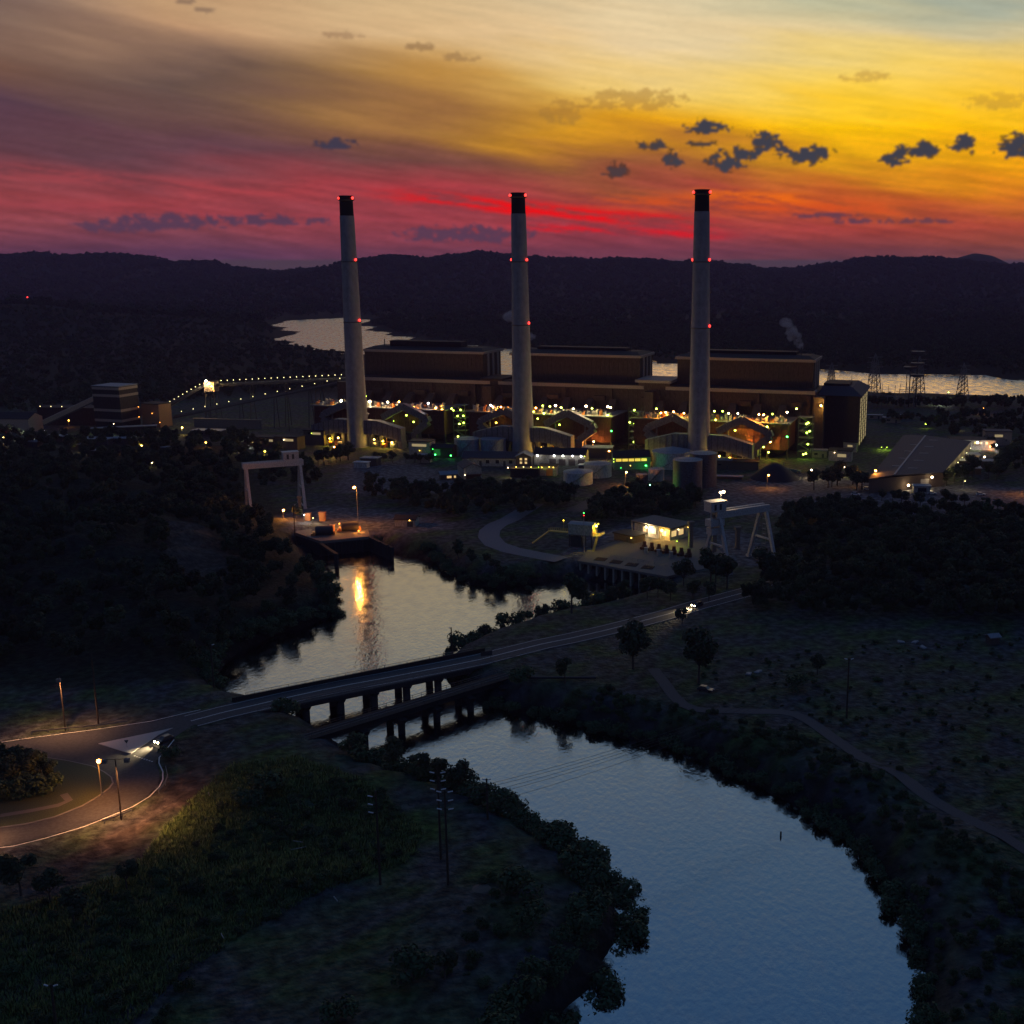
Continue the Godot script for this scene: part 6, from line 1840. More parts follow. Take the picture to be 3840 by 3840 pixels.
func make_rivers() -> void:
	bank_far = PackedVector2Array([Vector2(33.5, -139.4), Vector2(45.6, -159.9), Vector2(48.9, -170.8), Vector2(49.9, -179.8), Vector2(50.0, -189.7), Vector2(49.8, -198.7), Vector2(48.0, -211.0), Vector2(44.7, -221.4), Vector2(39.8, -230.8), Vector2(34.6, -239.7), Vector2(26.3, -247.8), Vector2(18.3, -257.9), Vector2(7.7, -268.4), Vector2(-0.3, -271.7), Vector2(-8.5, -277.4), Vector2(-21.4, -285.1), Vector2(-33.2, -290.6), Vector2(-41.7, -295.9), Vector2(-47.7, -302.1)])
	basin_shore = PackedVector2Array([Vector2(-52.0, -310.3), Vector2(-59.0, -320.7), Vector2(-56.7, -330.8), Vector2(-51.8, -341.5), Vector2(-43.4, -355.5), Vector2(-30.5, -366.6), Vector2(-18.5, -375.4), Vector2(-5.9, -384.0), Vector2(-0.4, -392.9), Vector2(10.2, -398.1), Vector2(9.4, -407.7), Vector2(-19.2, -422.1), Vector2(-36.4, -416.2), Vector2(-49.4, -407.7), Vector2(-64.6, -418.4), Vector2(-76.1, -439.1), Vector2(-85.0, -454.0), Vector2(-97.3, -455.7), Vector2(-107.0, -469.5), Vector2(-127.5, -461.0), Vector2(-141.0, -470.0), Vector2(-126.9, -440.7), Vector2(-119.4, -425.1), Vector2(-107.2, -399.5), Vector2(-100.5, -377.8), Vector2(-105.2, -367.2), Vector2(-113.2, -358.3), Vector2(-121.0, -345.0), Vector2(-123.5, -332.7), Vector2(-122.8, -322.5), Vector2(-119.7, -312.0), Vector2(-113.7, -302.1)])
	bank_near = PackedVector2Array([Vector2(-97.0, -293.6), Vector2(-89.1, -286.2), Vector2(-81.4, -278.4), Vector2(-73.8, -269.7), Vector2(-64.4, -257.9), Vector2(-56.7, -251.5), Vector2(-48.3, -247.0), Vector2(-40.2, -242.1), Vector2(-32.2, -235.8), Vector2(-25.1, -229.6), Vector2(-16.9, -219.6), Vector2(-9.8, -210.1), Vector2(-4.8, -201.4), Vector2(-2.0, -193.2), Vector2(-2.3, -184.6), Vector2(-4.7, -176.0), Vector2(-8.5, -168.0), Vector2(-12.8, -160.6), Vector2(-17.3, -139.4)])
	river = bank_far.duplicate()
	river.append_array(basin_shore)
	river.append_array(bank_near)
	estuary_shore = PackedVector2Array([Vector2(515.4, -1004.0), Vector2(349.5, -1019.9), Vector2(214.1, -1032.2), Vector2(170.7, -1044.8), Vector2(54.6, -1093.7), Vector2(-126.8, -1184.2), Vector2(-237.7, -1316.7), Vector2(-367.0, -1473.4), Vector2(-466.8, -1609.7), Vector2(-540.6, -1704.1)])
	estuary = PackedVector2Array([Vector2(-683.3, -2099.3), Vector2(-710.5, -2281.1), Vector2(-663.1, -2373.4), Vector2(-614.5, -2439.1), Vector2(-569.2, -2485.0), Vector2(-541.5, -2362.8), Vector2(-498.5, -2186.5), Vector2(-460.1, -2066.4), Vector2(-389.1, -1901.9), Vector2(-312.4, -1761.4), Vector2(-215.7, -1609.7), Vector2(-134.5, -1525.1), Vector2(27.4, -1387.0), Vector2(206.8, -1271.5), Vector2(404.4, -1184.2), Vector2(574.6, -1122.3)])
	estuary.append_array(estuary_shore)
	estuary.append_array(PackedVector2Array([Vector2(-549.3, -1797.7), Vector2(-585.0, -1901.9), Vector2(-639.0, -2018.8)]))
	bumps = [[-195.3, -424.7, 60.0, 70.0, 13.0], [-277.2, -532.3, 60.0, 60.0, 10.0], [-144.6, -346.5, 30.0, 34.0, 5.0], [-66.9, -234.0, 18.0, 12.0, 1.6], [-31.9, -363.4, 20.0, 5.0, 1.2], [48.2, -236.6, 40.0, 8.0, 1.6], [24.8, -239.3, 24.0, 9.0, 1.2], [61.3, -206.0, 20.0, 14.0, 2.0], [-33.1, -183.5, 12.0, 6.0, 0.8], [-62.5, -194.2, 30.0, 8.0, 1.0]]
	sdf.resize(SNX * SNZ)
	for j in SNZ:
		for i in SNX:
			sdf[j * SNX + i] = poly_distance(Vector2(SX0 + i * 10.0, SZ0 + j * 10.0), river)

func make_vegetation() -> void:
	make_crowns()
	rng.seed = 11
	# mangroves: the near bank of the bend, in two ranks, then the far bank
	var n := 0
	var front := along(bank_near.slice(4), 3.3)
	for at in front.size():
		var p := front[at]
		for row in [[-1.4, 0], [2.6, 1]]:
			var off := Vector2(rng.randf_range(-1.3, 1.3) - row[0] * 1.0, rng.randf_range(-1.3, 1.3))
			var q: Vector2 = p + off + (Vector2(-60, -190) - p).normalized() * row[0]
			tree(q, "mangrove%d" % (n % 5), rng.randf_range(2.6, 5.6), "mangrove_bush", ["%s mangrove from the rail bridge, waterside rank of the inner bank", "%s mangrove from the rail bridge, landward rank of the inner bank"][row[1]] % ordinal(at + 1), "mangroves on the inner bank of the bend", rng.randf_range(0.9, 1.4))
			n += 1
	var back := along(bank_far.slice(1, 18), 3.4)
	for at in back.size():
		var p := back[back.size() - 1 - at]
		var out := (p - Vector2(30, -230)).normalized()
		tree(p + out * rng.randf_range(-1.0, 2.2), "mangrove%d" % (n % 5), rng.randf_range(1.8, 4.2), "mangrove_bush", "low mangrove bush on the outer right bank, %s from the rail bridge" % ordinal(at + 1), "mangroves on the outer bank of the bend", rng.randf_range(0.9, 1.4))
		n += 1
	var basin := along(basin_shore.slice(2, 9), 3.0)
	for at in basin.size():
		var p := basin[at]
		tree(p + Vector2(rng.randf_range(-1, 1), rng.randf_range(0.5, 4.0)), "mangrove%d" % (n % 5) if rng.randf() < 0.5 else "gum%d" % (n % 5), rng.randf_range(3.2, 6.8), "bank_tree", "leafy tree between basin and road, %s from the bridge" % ordinal(at + 1), "trees between basin and road", 1.1)
		n += 1
	var west := along(basin_shore.slice(22, 32), 3.2)
	for at in west.size():
		var p := west[west.size() - 1 - at]
		tree(p + Vector2(rng.randf_range(-4.0, -0.5), rng.randf_range(-2.5, 2.0)), "mangrove%d" % (n % 5), rng.randf_range(3.0, 5.6), "shore_bush", "dark bush at the basin's wooded left waterline, %s from the bridge" % ordinal(at + 1), "bushes on the basin's left shore", 1.2)
		n += 1
	var rear := along(basin_shore.slice(12, 17), 3.4)
	for at in rear.size():
		var p := rear[rear.size() - 1 - at]
		tree(p + Vector2(rng.randf_range(-1, 1), rng.randf_range(-4.0, -1.0)), "mangrove%d" % (n % 5), rng.randf_range(2.4, 4.4), "shore_bush", "dark bush on the basin's back waterline, %s from the jetty" % ordinal(at + 1), "bushes on the basin's back shore", 1.2)
		n += 1
	# single trees that stand out
	for e in [[-54.6, -243.8, 8.2, "open crowned tree at the near bridge end, left of three over the water"], [-47.7, -239.3, 7.0, "open crowned tree by the near bank, middle of three over the water"], [-37.9, -234.5, 8.6, "wide open crowned tree leaning over the river, right of three over the water"], [-42.5, -235.0, 6.4, "low tree between the middle and right of the three over the water"], [-65.3, -251.3, 6.0, "dark dense tree under the rail bridge's left end"], [-62.2, -249.5, 5.0, "small dark tree right of the dense tree under the rail bridge"],
			[-87.8, -272.4, 5.0, "small bushy tree against the road bridge's left pier"], [0.4, -307.1, 15.0, "tall dark gum tree on the verge right of the bridge, between road and track"], [18.2, -295.5, 15.5, "broad dark gum tree over the start of the dirt track"], [-18.2, -295.5, 8.2, "slim pointed tree below the road right of the bridge"], [-30.9, -297.9, 5.2, "round low tree near the rail bridge's right end"], [16.0, -347.6, 6.5, "small round tree beside the road near the oncoming car"], [51.8, -302.8, 6.5, "lone slender tree in the dark right field"], [44.7, -291.5, 4.5, "low bush at the left edge of the right field"],
			[-19.7, -358.8, 15.0, "big dark tree on the point in front of the intake dock"], [27.7, -389.8, 15.0, "dark tree in front of the right gantry, left of the group"], [33.6, -388.5, 13.0, "dark tree in front of the right gantry, middle of the group"], [18.4, -391.8, 11.0, "dark tree at the intake dock's right end"], [47.0, -395.2, 13.0, "dark tree under the right gantry's far legs"], [-106.4, -466.1, 7.5, "round dark tree at the jetty's right end"], [-147.7, -492.9, 7.0, "dark tree behind the jetty under the left gantry"],
			[-111.1, -188.7, 9.5, "dark tree crown at the left edge below the roundabout"], [-104.9, -186.9, 7.0, "smaller dark tree right of the crown below the roundabout"], [-78.7, -228.9, 5.0, "dark bush mass left of the green bank"], [-81.1, -223.9, 4.4, "low dark bush beside the dirt verge"], [-35.9, -163.6, 5.2, "rounded dark bush on the bare flat, left of two"], [-30.0, -163.8, 6.0, "rounded dark bush on the bare flat, right of two"], [-20.0, -188.7, 5.5, "dark bush left of the mangroves on the bare flat"], [-17.6, -178.5, 4.6, "second dark bush left of the mangroves, nearer"], [-44.5, -153.7, 4.0, "low bush at the bottom edge of the bare flat"],
			[-97.0, -179.3, 7.5, "thin leaning tree in the lower left scrub"], [-92.6, -190.5, 6.5, "bare twiggy tree beside the tall timber pole's foot"], [-135.6, -231.4, 8.5, "dense dark tree on the roundabout's island at the left edge"], [-131.8, -233.5, 8.0, "dense dark tree on the roundabout's island, second from the left edge"], [-127.9, -234.5, 6.0, "dark tree at the right end of the island's clump"], [-141.5, -238.0, 8.0, "dark tree at the back of the island's clump"], [-137.6, -242.1, 6.0, "low dark tree behind the island's clump"], [-138.7, -234.5, 6.5, "dense bush in the island's dark clump, nearest the left edge"], [-137.3, -237.7, 7.2, "dense tree in the middle of the island's dark clump"], [-132.3, -238.2, 6.2, "dense tree at the rear right of the island's dark clump"], [-130.6, -228.9, 5.2, "low dense bush in front of the island's dark clump"], [-127.2, -230.4, 4.6, "low dense bush at the front right of the island's clump"], [-133.0, -226.9, 4.8, "low dense bush at the front left of the island's clump"], [-106.9, -247.2, 3.4, "round bush on the verge right of the give way line"]]:
		var k := n % 5
		tree(Vector2(e[0], e[1]), ("gum%d" if e[2] > 5.5 else "mangrove%d") % k, e[2], "tree" if e[2] > 5.5 else "bush", e[3], "", 1.15)
		n += 1
	# rows and groups inside the plant
	for e in [[PackedVector2Array([Vector2(-177.1, -632.3), Vector2(-167.2, -646.0), Vector2(-163.7, -656.7)]), 4.5, 11.0, "dark tree in front of the left stack's foot", "trees at the left stack's foot"], [PackedVector2Array([Vector2(-144.5, -646.0), Vector2(-130.2, -642.5), Vector2(-115.1, -639.1)]), 5.0, 7.0, "dark tree in the row between site hut and tanks", "trees between site hut and tanks"],
			[PackedVector2Array([Vector2(-136.7, -578.1), Vector2(-120.2, -564.3), Vector2(-105.2, -554.9), Vector2(-93.1, -544.6), Vector2(-76.8, -538.4), Vector2(-64.6, -532.3)]), 7.0, 8.0, "dark tree in the line below the gravel lot", "trees below the gravel lot"], [PackedVector2Array([Vector2(-76.8, -557.6), Vector2(-63.4, -554.9), Vector2(-49.9, -551.0), Vector2(-36.5, -544.6), Vector2(-25.9, -538.4)]), 5.0, 9.5, "dark tree in the belt below the long white building", "trees below the long white building"],
			[PackedVector2Array([Vector2(-19.2, -492.9), Vector2(-7.7, -509.0), Vector2(4.5, -526.3), Vector2(19.3, -522.7), Vector2(31.9, -526.3)]), 6.0, 9.0, "dark tree in the belt above the intake dock", "trees above the intake dock"], [PackedVector2Array([Vector2(93.9, -564.3), Vector2(105.6, -578.1), Vector2(113.8, -578.1), Vector2(115.2, -564.3)]), 5.0, 12.0, "round dark tree between coal heap and warehouse", "round trees by the apron"],
			[PackedVector2Array([Vector2(119.0, -538.4), Vector2(126.4, -526.3), Vector2(139.8, -520.4), Vector2(156.3, -526.3), Vector2(172.5, -514.7)]), 7.0, 8.0, "dark tree in the row along the orange lit road", "trees along the orange lit road"], [PackedVector2Array([Vector2(162.8, -578.1), Vector2(180.1, -600.2), Vector2(191.8, -592.7), Vector2(210.1, -632.3), Vector2(229.2, -667.8)]), 6.0, 11.0, "dark tree right of the warehouse", "trees right of the warehouse"],
			[PackedVector2Array([Vector2(-17.2, -388.5), Vector2(-5.8, -378.7), Vector2(6.9, -375.6), Vector2(19.5, -375.6), Vector2(31.7, -369.4)]), 5.0, 8.0, "dark tree between the intake dock and the road", "trees between intake dock and road"], [PackedVector2Array([Vector2(-69.8, -441.1), Vector2(-59.3, -424.7), Vector2(-45.9, -413.2), Vector2(-31.5, -405.8)]), 6.0, 6.0, "dark tree on the basin's back shore", "trees on the basin's back shore"]]:
		var spots_here := along(e[0], e[1])
		for at in spots_here.size():
			var p := spots_here[at]
			tree(p + Vector2(rng.randf_range(-2.5, 2.5), rng.randf_range(-2.5, 2.5)), "gum%d" % (n % 5), e[2] * rng.randf_range(0.7, 1.15), "tree", "%s, %s from the left" % [e[3], ordinal(at + 1)], e[4], 1.25)
			n += 1
	# masses
	var makes := ["gum0", "gum2", "gum4"]
	var hillside := PackedVector2Array([Vector2(-188.7, -303.7), Vector2(-397.8, -667.8), Vector2(-282.0, -675.4), Vector2(-233.3, -653.1), Vector2(-193.8, -557.6), Vector2(-159.3, -477.6), Vector2(-130.6, -432.8), Vector2(-106.8, -388.5), Vector2(-97.4, -360.5), Vector2(-106.0, -346.5), Vector2(-118.4, -323.8), Vector2(-117.5, -303.7), Vector2(-133.7, -307.1), Vector2(-154.7, -307.1)])
	var spots := fill(hillside, 900)
	var bare := PackedVector2Array([Vector2(-186.9, -444.5), Vector2(-177.5, -453.3), Vector2(-153.1, -420.0), Vector2(-142.2, -388.5), Vector2(-146.8, -375.6), Vector2(-162.2, -387.1)])
	spots = spots.filter(func(p): return not Geometry2D.is_point_in_polygon(Vector2(p.x, p.z), bare))
	scatter("hillside_woods", "dark eucalypt woods covering the hillside left of the basin", makes, spots, M.leaves, 5.0, 10.0, 10.0)
	spots = fill(PackedVector2Array([Vector2(68.7, -503.5), Vector2(100.4, -520.4), Vector2(121.2, -503.5), Vector2(176.6, -503.5), Vector2(209.7, -498.1), Vector2(151.1, -352.0), Vector2(118.7, -346.5), Vector2(87.1, -354.8), Vector2(52.8, -354.8), Vector2(36.5, -363.4), Vector2(52.6, -409.5)]), 900)
	spots.append_array(fill(PackedVector2Array([Vector2(-23.1, -477.6), Vector2(-17.5, -514.7), Vector2(2.1, -557.6), Vector2(17.5, -544.6), Vector2(28.1, -551.0), Vector2(34.7, -532.3), Vector2(27.6, -492.9), Vector2(-2.8, -492.9)]), 110))
	spots.append_array(fill(PackedVector2Array([Vector2(-139.9, -557.6), Vector2(-84.7, -557.6), Vector2(-35.1, -564.3), Vector2(-25.9, -538.4), Vector2(-36.3, -503.5), Vector2(-63.6, -492.9), Vector2(-72.9, -492.9), Vector2(-106.4, -520.4)]), 150))
	scatter("woods", "dark woods between the power station, the docks and the right field", makes, spots, M.leaves, 5.0, 10.0, 10.0)
	spots = fill(PackedVector2Array([Vector2(-445.0, -737.9), Vector2(-259.0, -737.9), Vector2(-196.6, -664.1), Vector2(-165.1, -592.7), Vector2(-146.8, -564.3), Vector2(-184.1, -564.3), Vector2(-234.5, -656.7), Vector2(-285.1, -683.1), Vector2(-415.3, -687.0)]), 200)
	spots.append_array(fill(PackedVector2Array([Vector2(159.5, -763.7), Vector2(188.2, -829.4), Vector2(273.1, -829.4), Vector2(329.3, -815.4), Vector2(257.5, -632.3), Vector2(199.8, -600.2), Vector2(214.7, -687.0), Vector2(197.1, -801.9)]), 160))
	spots.append_array(fill(PackedVector2Array([Vector2(97.7, -924.4), Vector2(190.6, -917.4), Vector2(375.0, -910.5), Vector2(360.6, -874.4), Vector2(183.8, -884.0)]), 160))
	scatter("yard_trees", "dark trees round the edges of the power station's yards", makes, spots, M.leaves, 5.0, 11.0, 10.0)
	var plain := PackedVector2Array([Vector2(-752.0, -1021.2), Vector2(-2047.5, -2823.6), Vector2(-915.7, -2823.6), Vector2(-662.0, -2223.7), Vector2(-513.0, -1628.8), Vector2(-344.6, -1383.4), Vector2(-282.5, -1129.6), Vector2(-374.1, -1021.2)])
	spots = fill(plain, 9000, 0.0)
	spots.append_array(fill(PackedVector2Array([Vector2(-614.1, -829.4), Vector2(-752.0, -1021.2), Vector2(-478.0, -1021.2), Vector2(-283.9, -1114.2), Vector2(-260.7, -1021.2), Vector2(-327.0, -992.2), Vector2(-402.8, -874.4)]), 700, 0.0))
	spots.append_array(fill(PackedVector2Array([Vector2(-505.2, -2204.2), Vector2(-191.6, -2184.9), Vector2(725.8, -2147.5), Vector2(1075.5, -1946.9), Vector2(607.8, -1089.5), Vector2(389.3, -1140.1), Vector2(200.2, -1231.5), Vector2(26.6, -1345.8), Vector2(-129.9, -1474.0), Vector2(-308.6, -1718.8)]), 14000, 0.0))
	scatter("mangrove_forest", "flat dark mangrove forest on both sides of the far river reach", ["wood0", "wood1", "wood2"], spots, M.leaves, 5.0, 9.0, 9.5)
	spots = []
	for i in 26000:
		var x := rng.randf_range(-3400.0, 2300.0)
		var z := -4700.0 + 2050.0 * pow(rng.randf(), 1.7)
		spots.append(Vector3(x, land(x, z) - 1.0, z))
	for i in 2600:
		var x := rng.randf_range(-3400.0, 2300.0)
		var z := rng.randf_range(-4700.0, -4520.0)
		if fbm.get_noise_2d(x * 0.35, 7.0) > -0.12:
			spots.append(Vector3(x, land(x, z) + rng.randf_range(-1.0, 7.0), z))
	for i in 5000:
		var x := rng.randf_range(-2400.0, 1700.0)
		var z := rng.randf_range(-2900.0, -1900.0)
		var y := land(x, z)
		if y > 2.0:
			spots.append(Vector3(x, y - 2.0, z))
	scatter("hill_forest", "woods on the hills along the horizon", ["wood0", "wood1", "wood2"], spots, M.leaves, 8.0, 22.0, 9.5)
	# ground cover
	spots = fill(PackedVector2Array([Vector2(-98.5, -149.5), Vector2(-115.9, -180.1), Vector2(-95.0, -196.1), Vector2(-94.6, -223.9), Vector2(-91.1, -243.5), Vector2(-77.8, -247.8), Vector2(-56.9, -231.4), Vector2(-42.0, -212.4), Vector2(-42.8, -199.9), Vector2(-57.1, -188.7), Vector2(-66.7, -176.9), Vector2(-73.3, -163.6), Vector2(-76.5, -149.5)]), 14000, 2.0)
	scatter("grass", "tufted grass over the green bank in the lower left", ["tuft0", "tuft1"], spots, mat("grass_blades", 0.12, 0.19, 0.05, 0.9), 0.6, 1.5, 1.0)
	M.grass_blades.vertex_color_use_as_albedo = true
	spots = fill(PackedVector2Array([Vector2(-98.5, -149.5), Vector2(-115.9, -180.1), Vector2(-89.0, -196.1), Vector2(-88.4, -228.9), Vector2(-71.4, -242.1), Vector2(-48.5, -223.9), Vector2(-44.2, -201.9), Vector2(-60.4, -186.9), Vector2(-68.2, -170.8), Vector2(-70.2, -149.5)]), 260, 2.0)
	spots.append_array(fill(PackedVector2Array([Vector2(-29.4, -198.0), Vector2(-19.0, -194.2), Vector2(-13.4, -170.8), Vector2(-24.3, -159.5), Vector2(-37.0, -165.0)]), 22, 3.0))
	spots.append_array(fill(PackedVector2Array([Vector2(-26.4, -280.2), Vector2(-10.4, -295.5), Vector2(8.0, -280.2), Vector2(37.9, -266.3), Vector2(53.4, -239.3), Vector2(74.5, -198.0), Vector2(63.6, -149.5), Vector2(46.3, -149.5), Vector2(49.4, -190.5), Vector2(35.6, -231.4), Vector2(1.0, -263.1)]), 330, 3.0))
	scatter("scrub", "low dark scrub dotted over both banks of the river bend", ["mangrove0", "mangrove2", "mangrove4"], spots, M.mangrove_leaves, 0.7, 2.2, 4.2)
	spots = fill(PackedVector2Array([Vector2(14.5, -303.7), Vector2(31.0, -321.4), Vector2(122.3, -341.2), Vector2(139.8, -336.1), Vector2(86.3, -198.0), Vector2(77.1, -206.0), Vector2(55.1, -247.8), Vector2(41.9, -276.6), Vector2(19.0, -280.2)]), 220, 3.0)
	scatter("field_scrub", "sparse low scrub over the dark field on the right", ["mangrove1", "mangrove3"], spots, M.mangrove_leaves, 0.5, 1.4, 4.2)

func make_poles() -> void:
	var arms := [[0.9, [-1.0, 0.0]], [2.6, [-1.0, 0.0]], [4.3, [-1.0, 0.0]]]
	make_pole(Vector3(-46.4, 6.0, -191.9), 18.6, "tall timber pole with insulators on its left side, on the green bank", [[1.2, [-1.3]], [2.8, [-1.3]], [4.4, [-1.3]]])
	make_pole(Vector3(-33.9, 6.0, -191.9), 19.0, "tall timber pole with insulators on both sides, right and nearer of the close pair", [[0.5, [-1.3, 1.3]], [2.2, [-1.3, 1.3]], [3.9, [-1.3, 1.3]]])
	make_pole(Vector3(-36.8, 6.0, -201.5), 18.4, "tall timber pole with insulators on both sides, left and farther of the close pair", [[0.5, [-1.3, 1.3]], [2.2, [-1.3, 1.3]], [3.9, [-1.3, 1.3]]])
	make_hooded_lamp(Vector3(-105.4, 6.0, -217.6), 13.2, 330.0, "tall dark lamp pole with two hooded arms at the roundabout's outer rail", [Vector3(-2.2, 0, 0.2), Vector3(2.2, 0, -0.3)])
	make_hooded_lamp(Vector3(-139.2, 6.0, -263.7), 13.6, 420.0, "pole by the pale fence, its unseen hooded lamp placed to light trunk and fence", [Vector3(0.3, 0, 1.2)])  # hooded lamp on this pole is unseen, placed to light trunk and fence
	make_hooded_lamp(Vector3(-158.4, 6.0, -253.1), 9.0, 330.0, "hooded lamp pole out of view at left, placed to light the roundabout from behind", [Vector3(0, 0, 1.6)])  # lamp left of the view, lights the far half of the roundabout
	make_hooded_lamp(Vector3(-131.6, 6.0, -206.0), 9.0, 330.0, "hooded lamp pole out of view at lower left, placed to light the near roundabout", [Vector3(0.4, 0, -1.6)])  # out of view too, placed to light the near half
	make_pole(Vector3(54.2, 6.0, -271.4), 16.0, "lone thin pole standing in the dark right field", [[0.4, [-1.0, 1.0]]])
	make_pole(Vector3(-132.9, 6.0, -267.7), 18.5, "tall pale eucalyptus trunk made as a bare pole, lit orange, right of the pale fence", [])  # a eucalyptus trunk modelled with the bare power pole
	make_pole(Vector3(-53.2, 6.0, -322.4), 9.5, "thin pole at the far side of the road near the bridge", [[0.3, [-0.6]]])
	make_pole(Vector3(-113.8, 6.0, -294.7), 12.0, "thin pole at the left bank before the bridge", [[0.3, [0.9]]])
	make_pole(Vector3(29.1, 6.0, -383.2), 10.0, "thin orange lit pole among the trees before the right gantry", [])
	make_pole(Vector3(-215.8, 6.0, -781.1), 33.0, "tall thin lightning mast left of the left stack", [], "thin masts in the coal yard")
	make_pole(Vector3(-230.7, 6.0, -766.1), 31.0, "tall thin lightning mast farther left of the left stack", [], "thin masts in the coal yard")
	make_pole(Vector3(-29.8, 6.0, -218.0), 9.0, "thin pole behind the mangroves of the bend", [[0.3, [-0.8, 0.8]]])
	make_pole(Vector3(31.5, 6.0, -222.0), 4.0, "short mooring post in the river by the right bank", [])
	for e in [[Vector3(-87.0, 6.0, -152.5), 7.0, "short pole top with insulators at the bottom left corner"]]:
		make_pole(e[0], e[1], e[2], [[0.3, [-0.9, 0.9]]])
	for k in 5:
		var side: float = [-1.2, 1.2, -1.2, 1.2, 1.2][k]
		var down: float = [0.5, 0.5, 2.2, 2.2, 3.9][k]
		make_wire(Vector3(-33.9, 6.0, -191.9) + Vector3(side, 18.6 - down, 0), Vector3(54.2, 6.0, -271.4) + Vector3(side * 0.7 + 0.2, 15.8 - down * 0.4, 0), "thin power line over the river to the right field, %s of five" % ["lowest rear wire", "upper front wire", "second wire from below", "middle wire", "topmost wire"][k])
	for e in [[Vector3(165.6, 6.0, -953.3), 31.0, "lattice pylon against the far water, first right of the boiler house"], [Vector3(197.6, 6.0, -935.0), 40.0, "tall lattice pylon against the far water, second right of the boiler house"], [Vector3(232.7, 6.0, -931.4), 38.0, "lattice pylon against the far water, third right of the boiler house"], [Vector3(271.0, 6.0, -938.6), 32.0, "lattice pylon against the far water, at the right"]]:
		make_pylon(e[0], e[1], e[2])
	# switchyard masts between the pylons
	rng.seed = 77
	for i in 14:
		var at := Vector2(172.3, -910.5).lerp(Vector2(223.9, -897.0), i / 13.0) + Vector2(0, rng.randf_range(-14, 14))
		var t := thing("switchyard_mast", "thin slanting switchyard mast in front of the far water, %s" % ["nearest the boiler house", "second along", "third along", "fourth along", "fifth along", "sixth along", "seventh along", "eighth along", "ninth along", "tenth along", "eleventh along", "twelfth along", "thirteenth along", "last toward the right"][i], "mast", xz(at), 0.0, "switchyard masts")
		var s := Sh.new()
		var h := rng.randf_range(13.0, 30.0)
		s.rod(Vector3.ZERO, Vector3(rng.randf_range(-2.5, 2.5), h, 0), 0.32, 0.16, 6)
		part("post", s, M.galvanised, t)
		s = Sh.new()
		s.beam(Vector3(-7.0, h * 0.5, 0), Vector3(7.0, h * 0.5, 0), 0.3, 0.3)
		part("bus_beam", s, M.galvanised, t)
	for e in [[Vector3(217.3, 6.0, -897.0), 30.0, "dark platform mast with a round tray, left of the stepped pair"], [Vector3(222.7, 6.0, -897.0), 42.0, "dark platform mast with three trays, right of the stepped pair"]]:
		var t := thing("signal_mast", e[2], "mast", e[0])
		var s := Sh.new()
		s.rod(Vector3.ZERO, Vector3(0, e[1], 0), 0.6, 0.4, 8)
		part("post", s, M.dark_steel, t)
		for k in (1 if e[1] < 35.0 else 3):
			s = Sh.new()
			s.lathe([Vector2(0, e[1] - 1 - k * 9.0), Vector2(5.5, e[1] + 0.2 - k * 9.0), Vector2(5.5, e[1] + 1.6 - k * 9.0), Vector2(0, e[1] + 2.0 - k * 9.0)], 16)
			part("tray", s, M.dark_steel, t)
	var far_light := thing("hill_beacon", "red beacon mast on the low knoll at the far left", "beacon", Vector3(-985.0, land(-985.0, -1900.0), -1900.0))
	var s := Sh.new()
	s.rod(Vector3(0, -1, 0), Vector3(0, 9.0, 0), 0.4, 0.3, 6)
	part("post", s, M.galvanised, far_light)
	lamp(far_light, Vector3(0, 10.0, 0), "red", 4.0, 3.0)
	make_street_lamp(Vector3(-114.2, 6.0, -228.1), 8.8, "sodium", 150.0, "street lamp with a bright orange head on the roundabout's island edge", Vector3(0.5, 0, 0.6), "street lamps", 1.35)

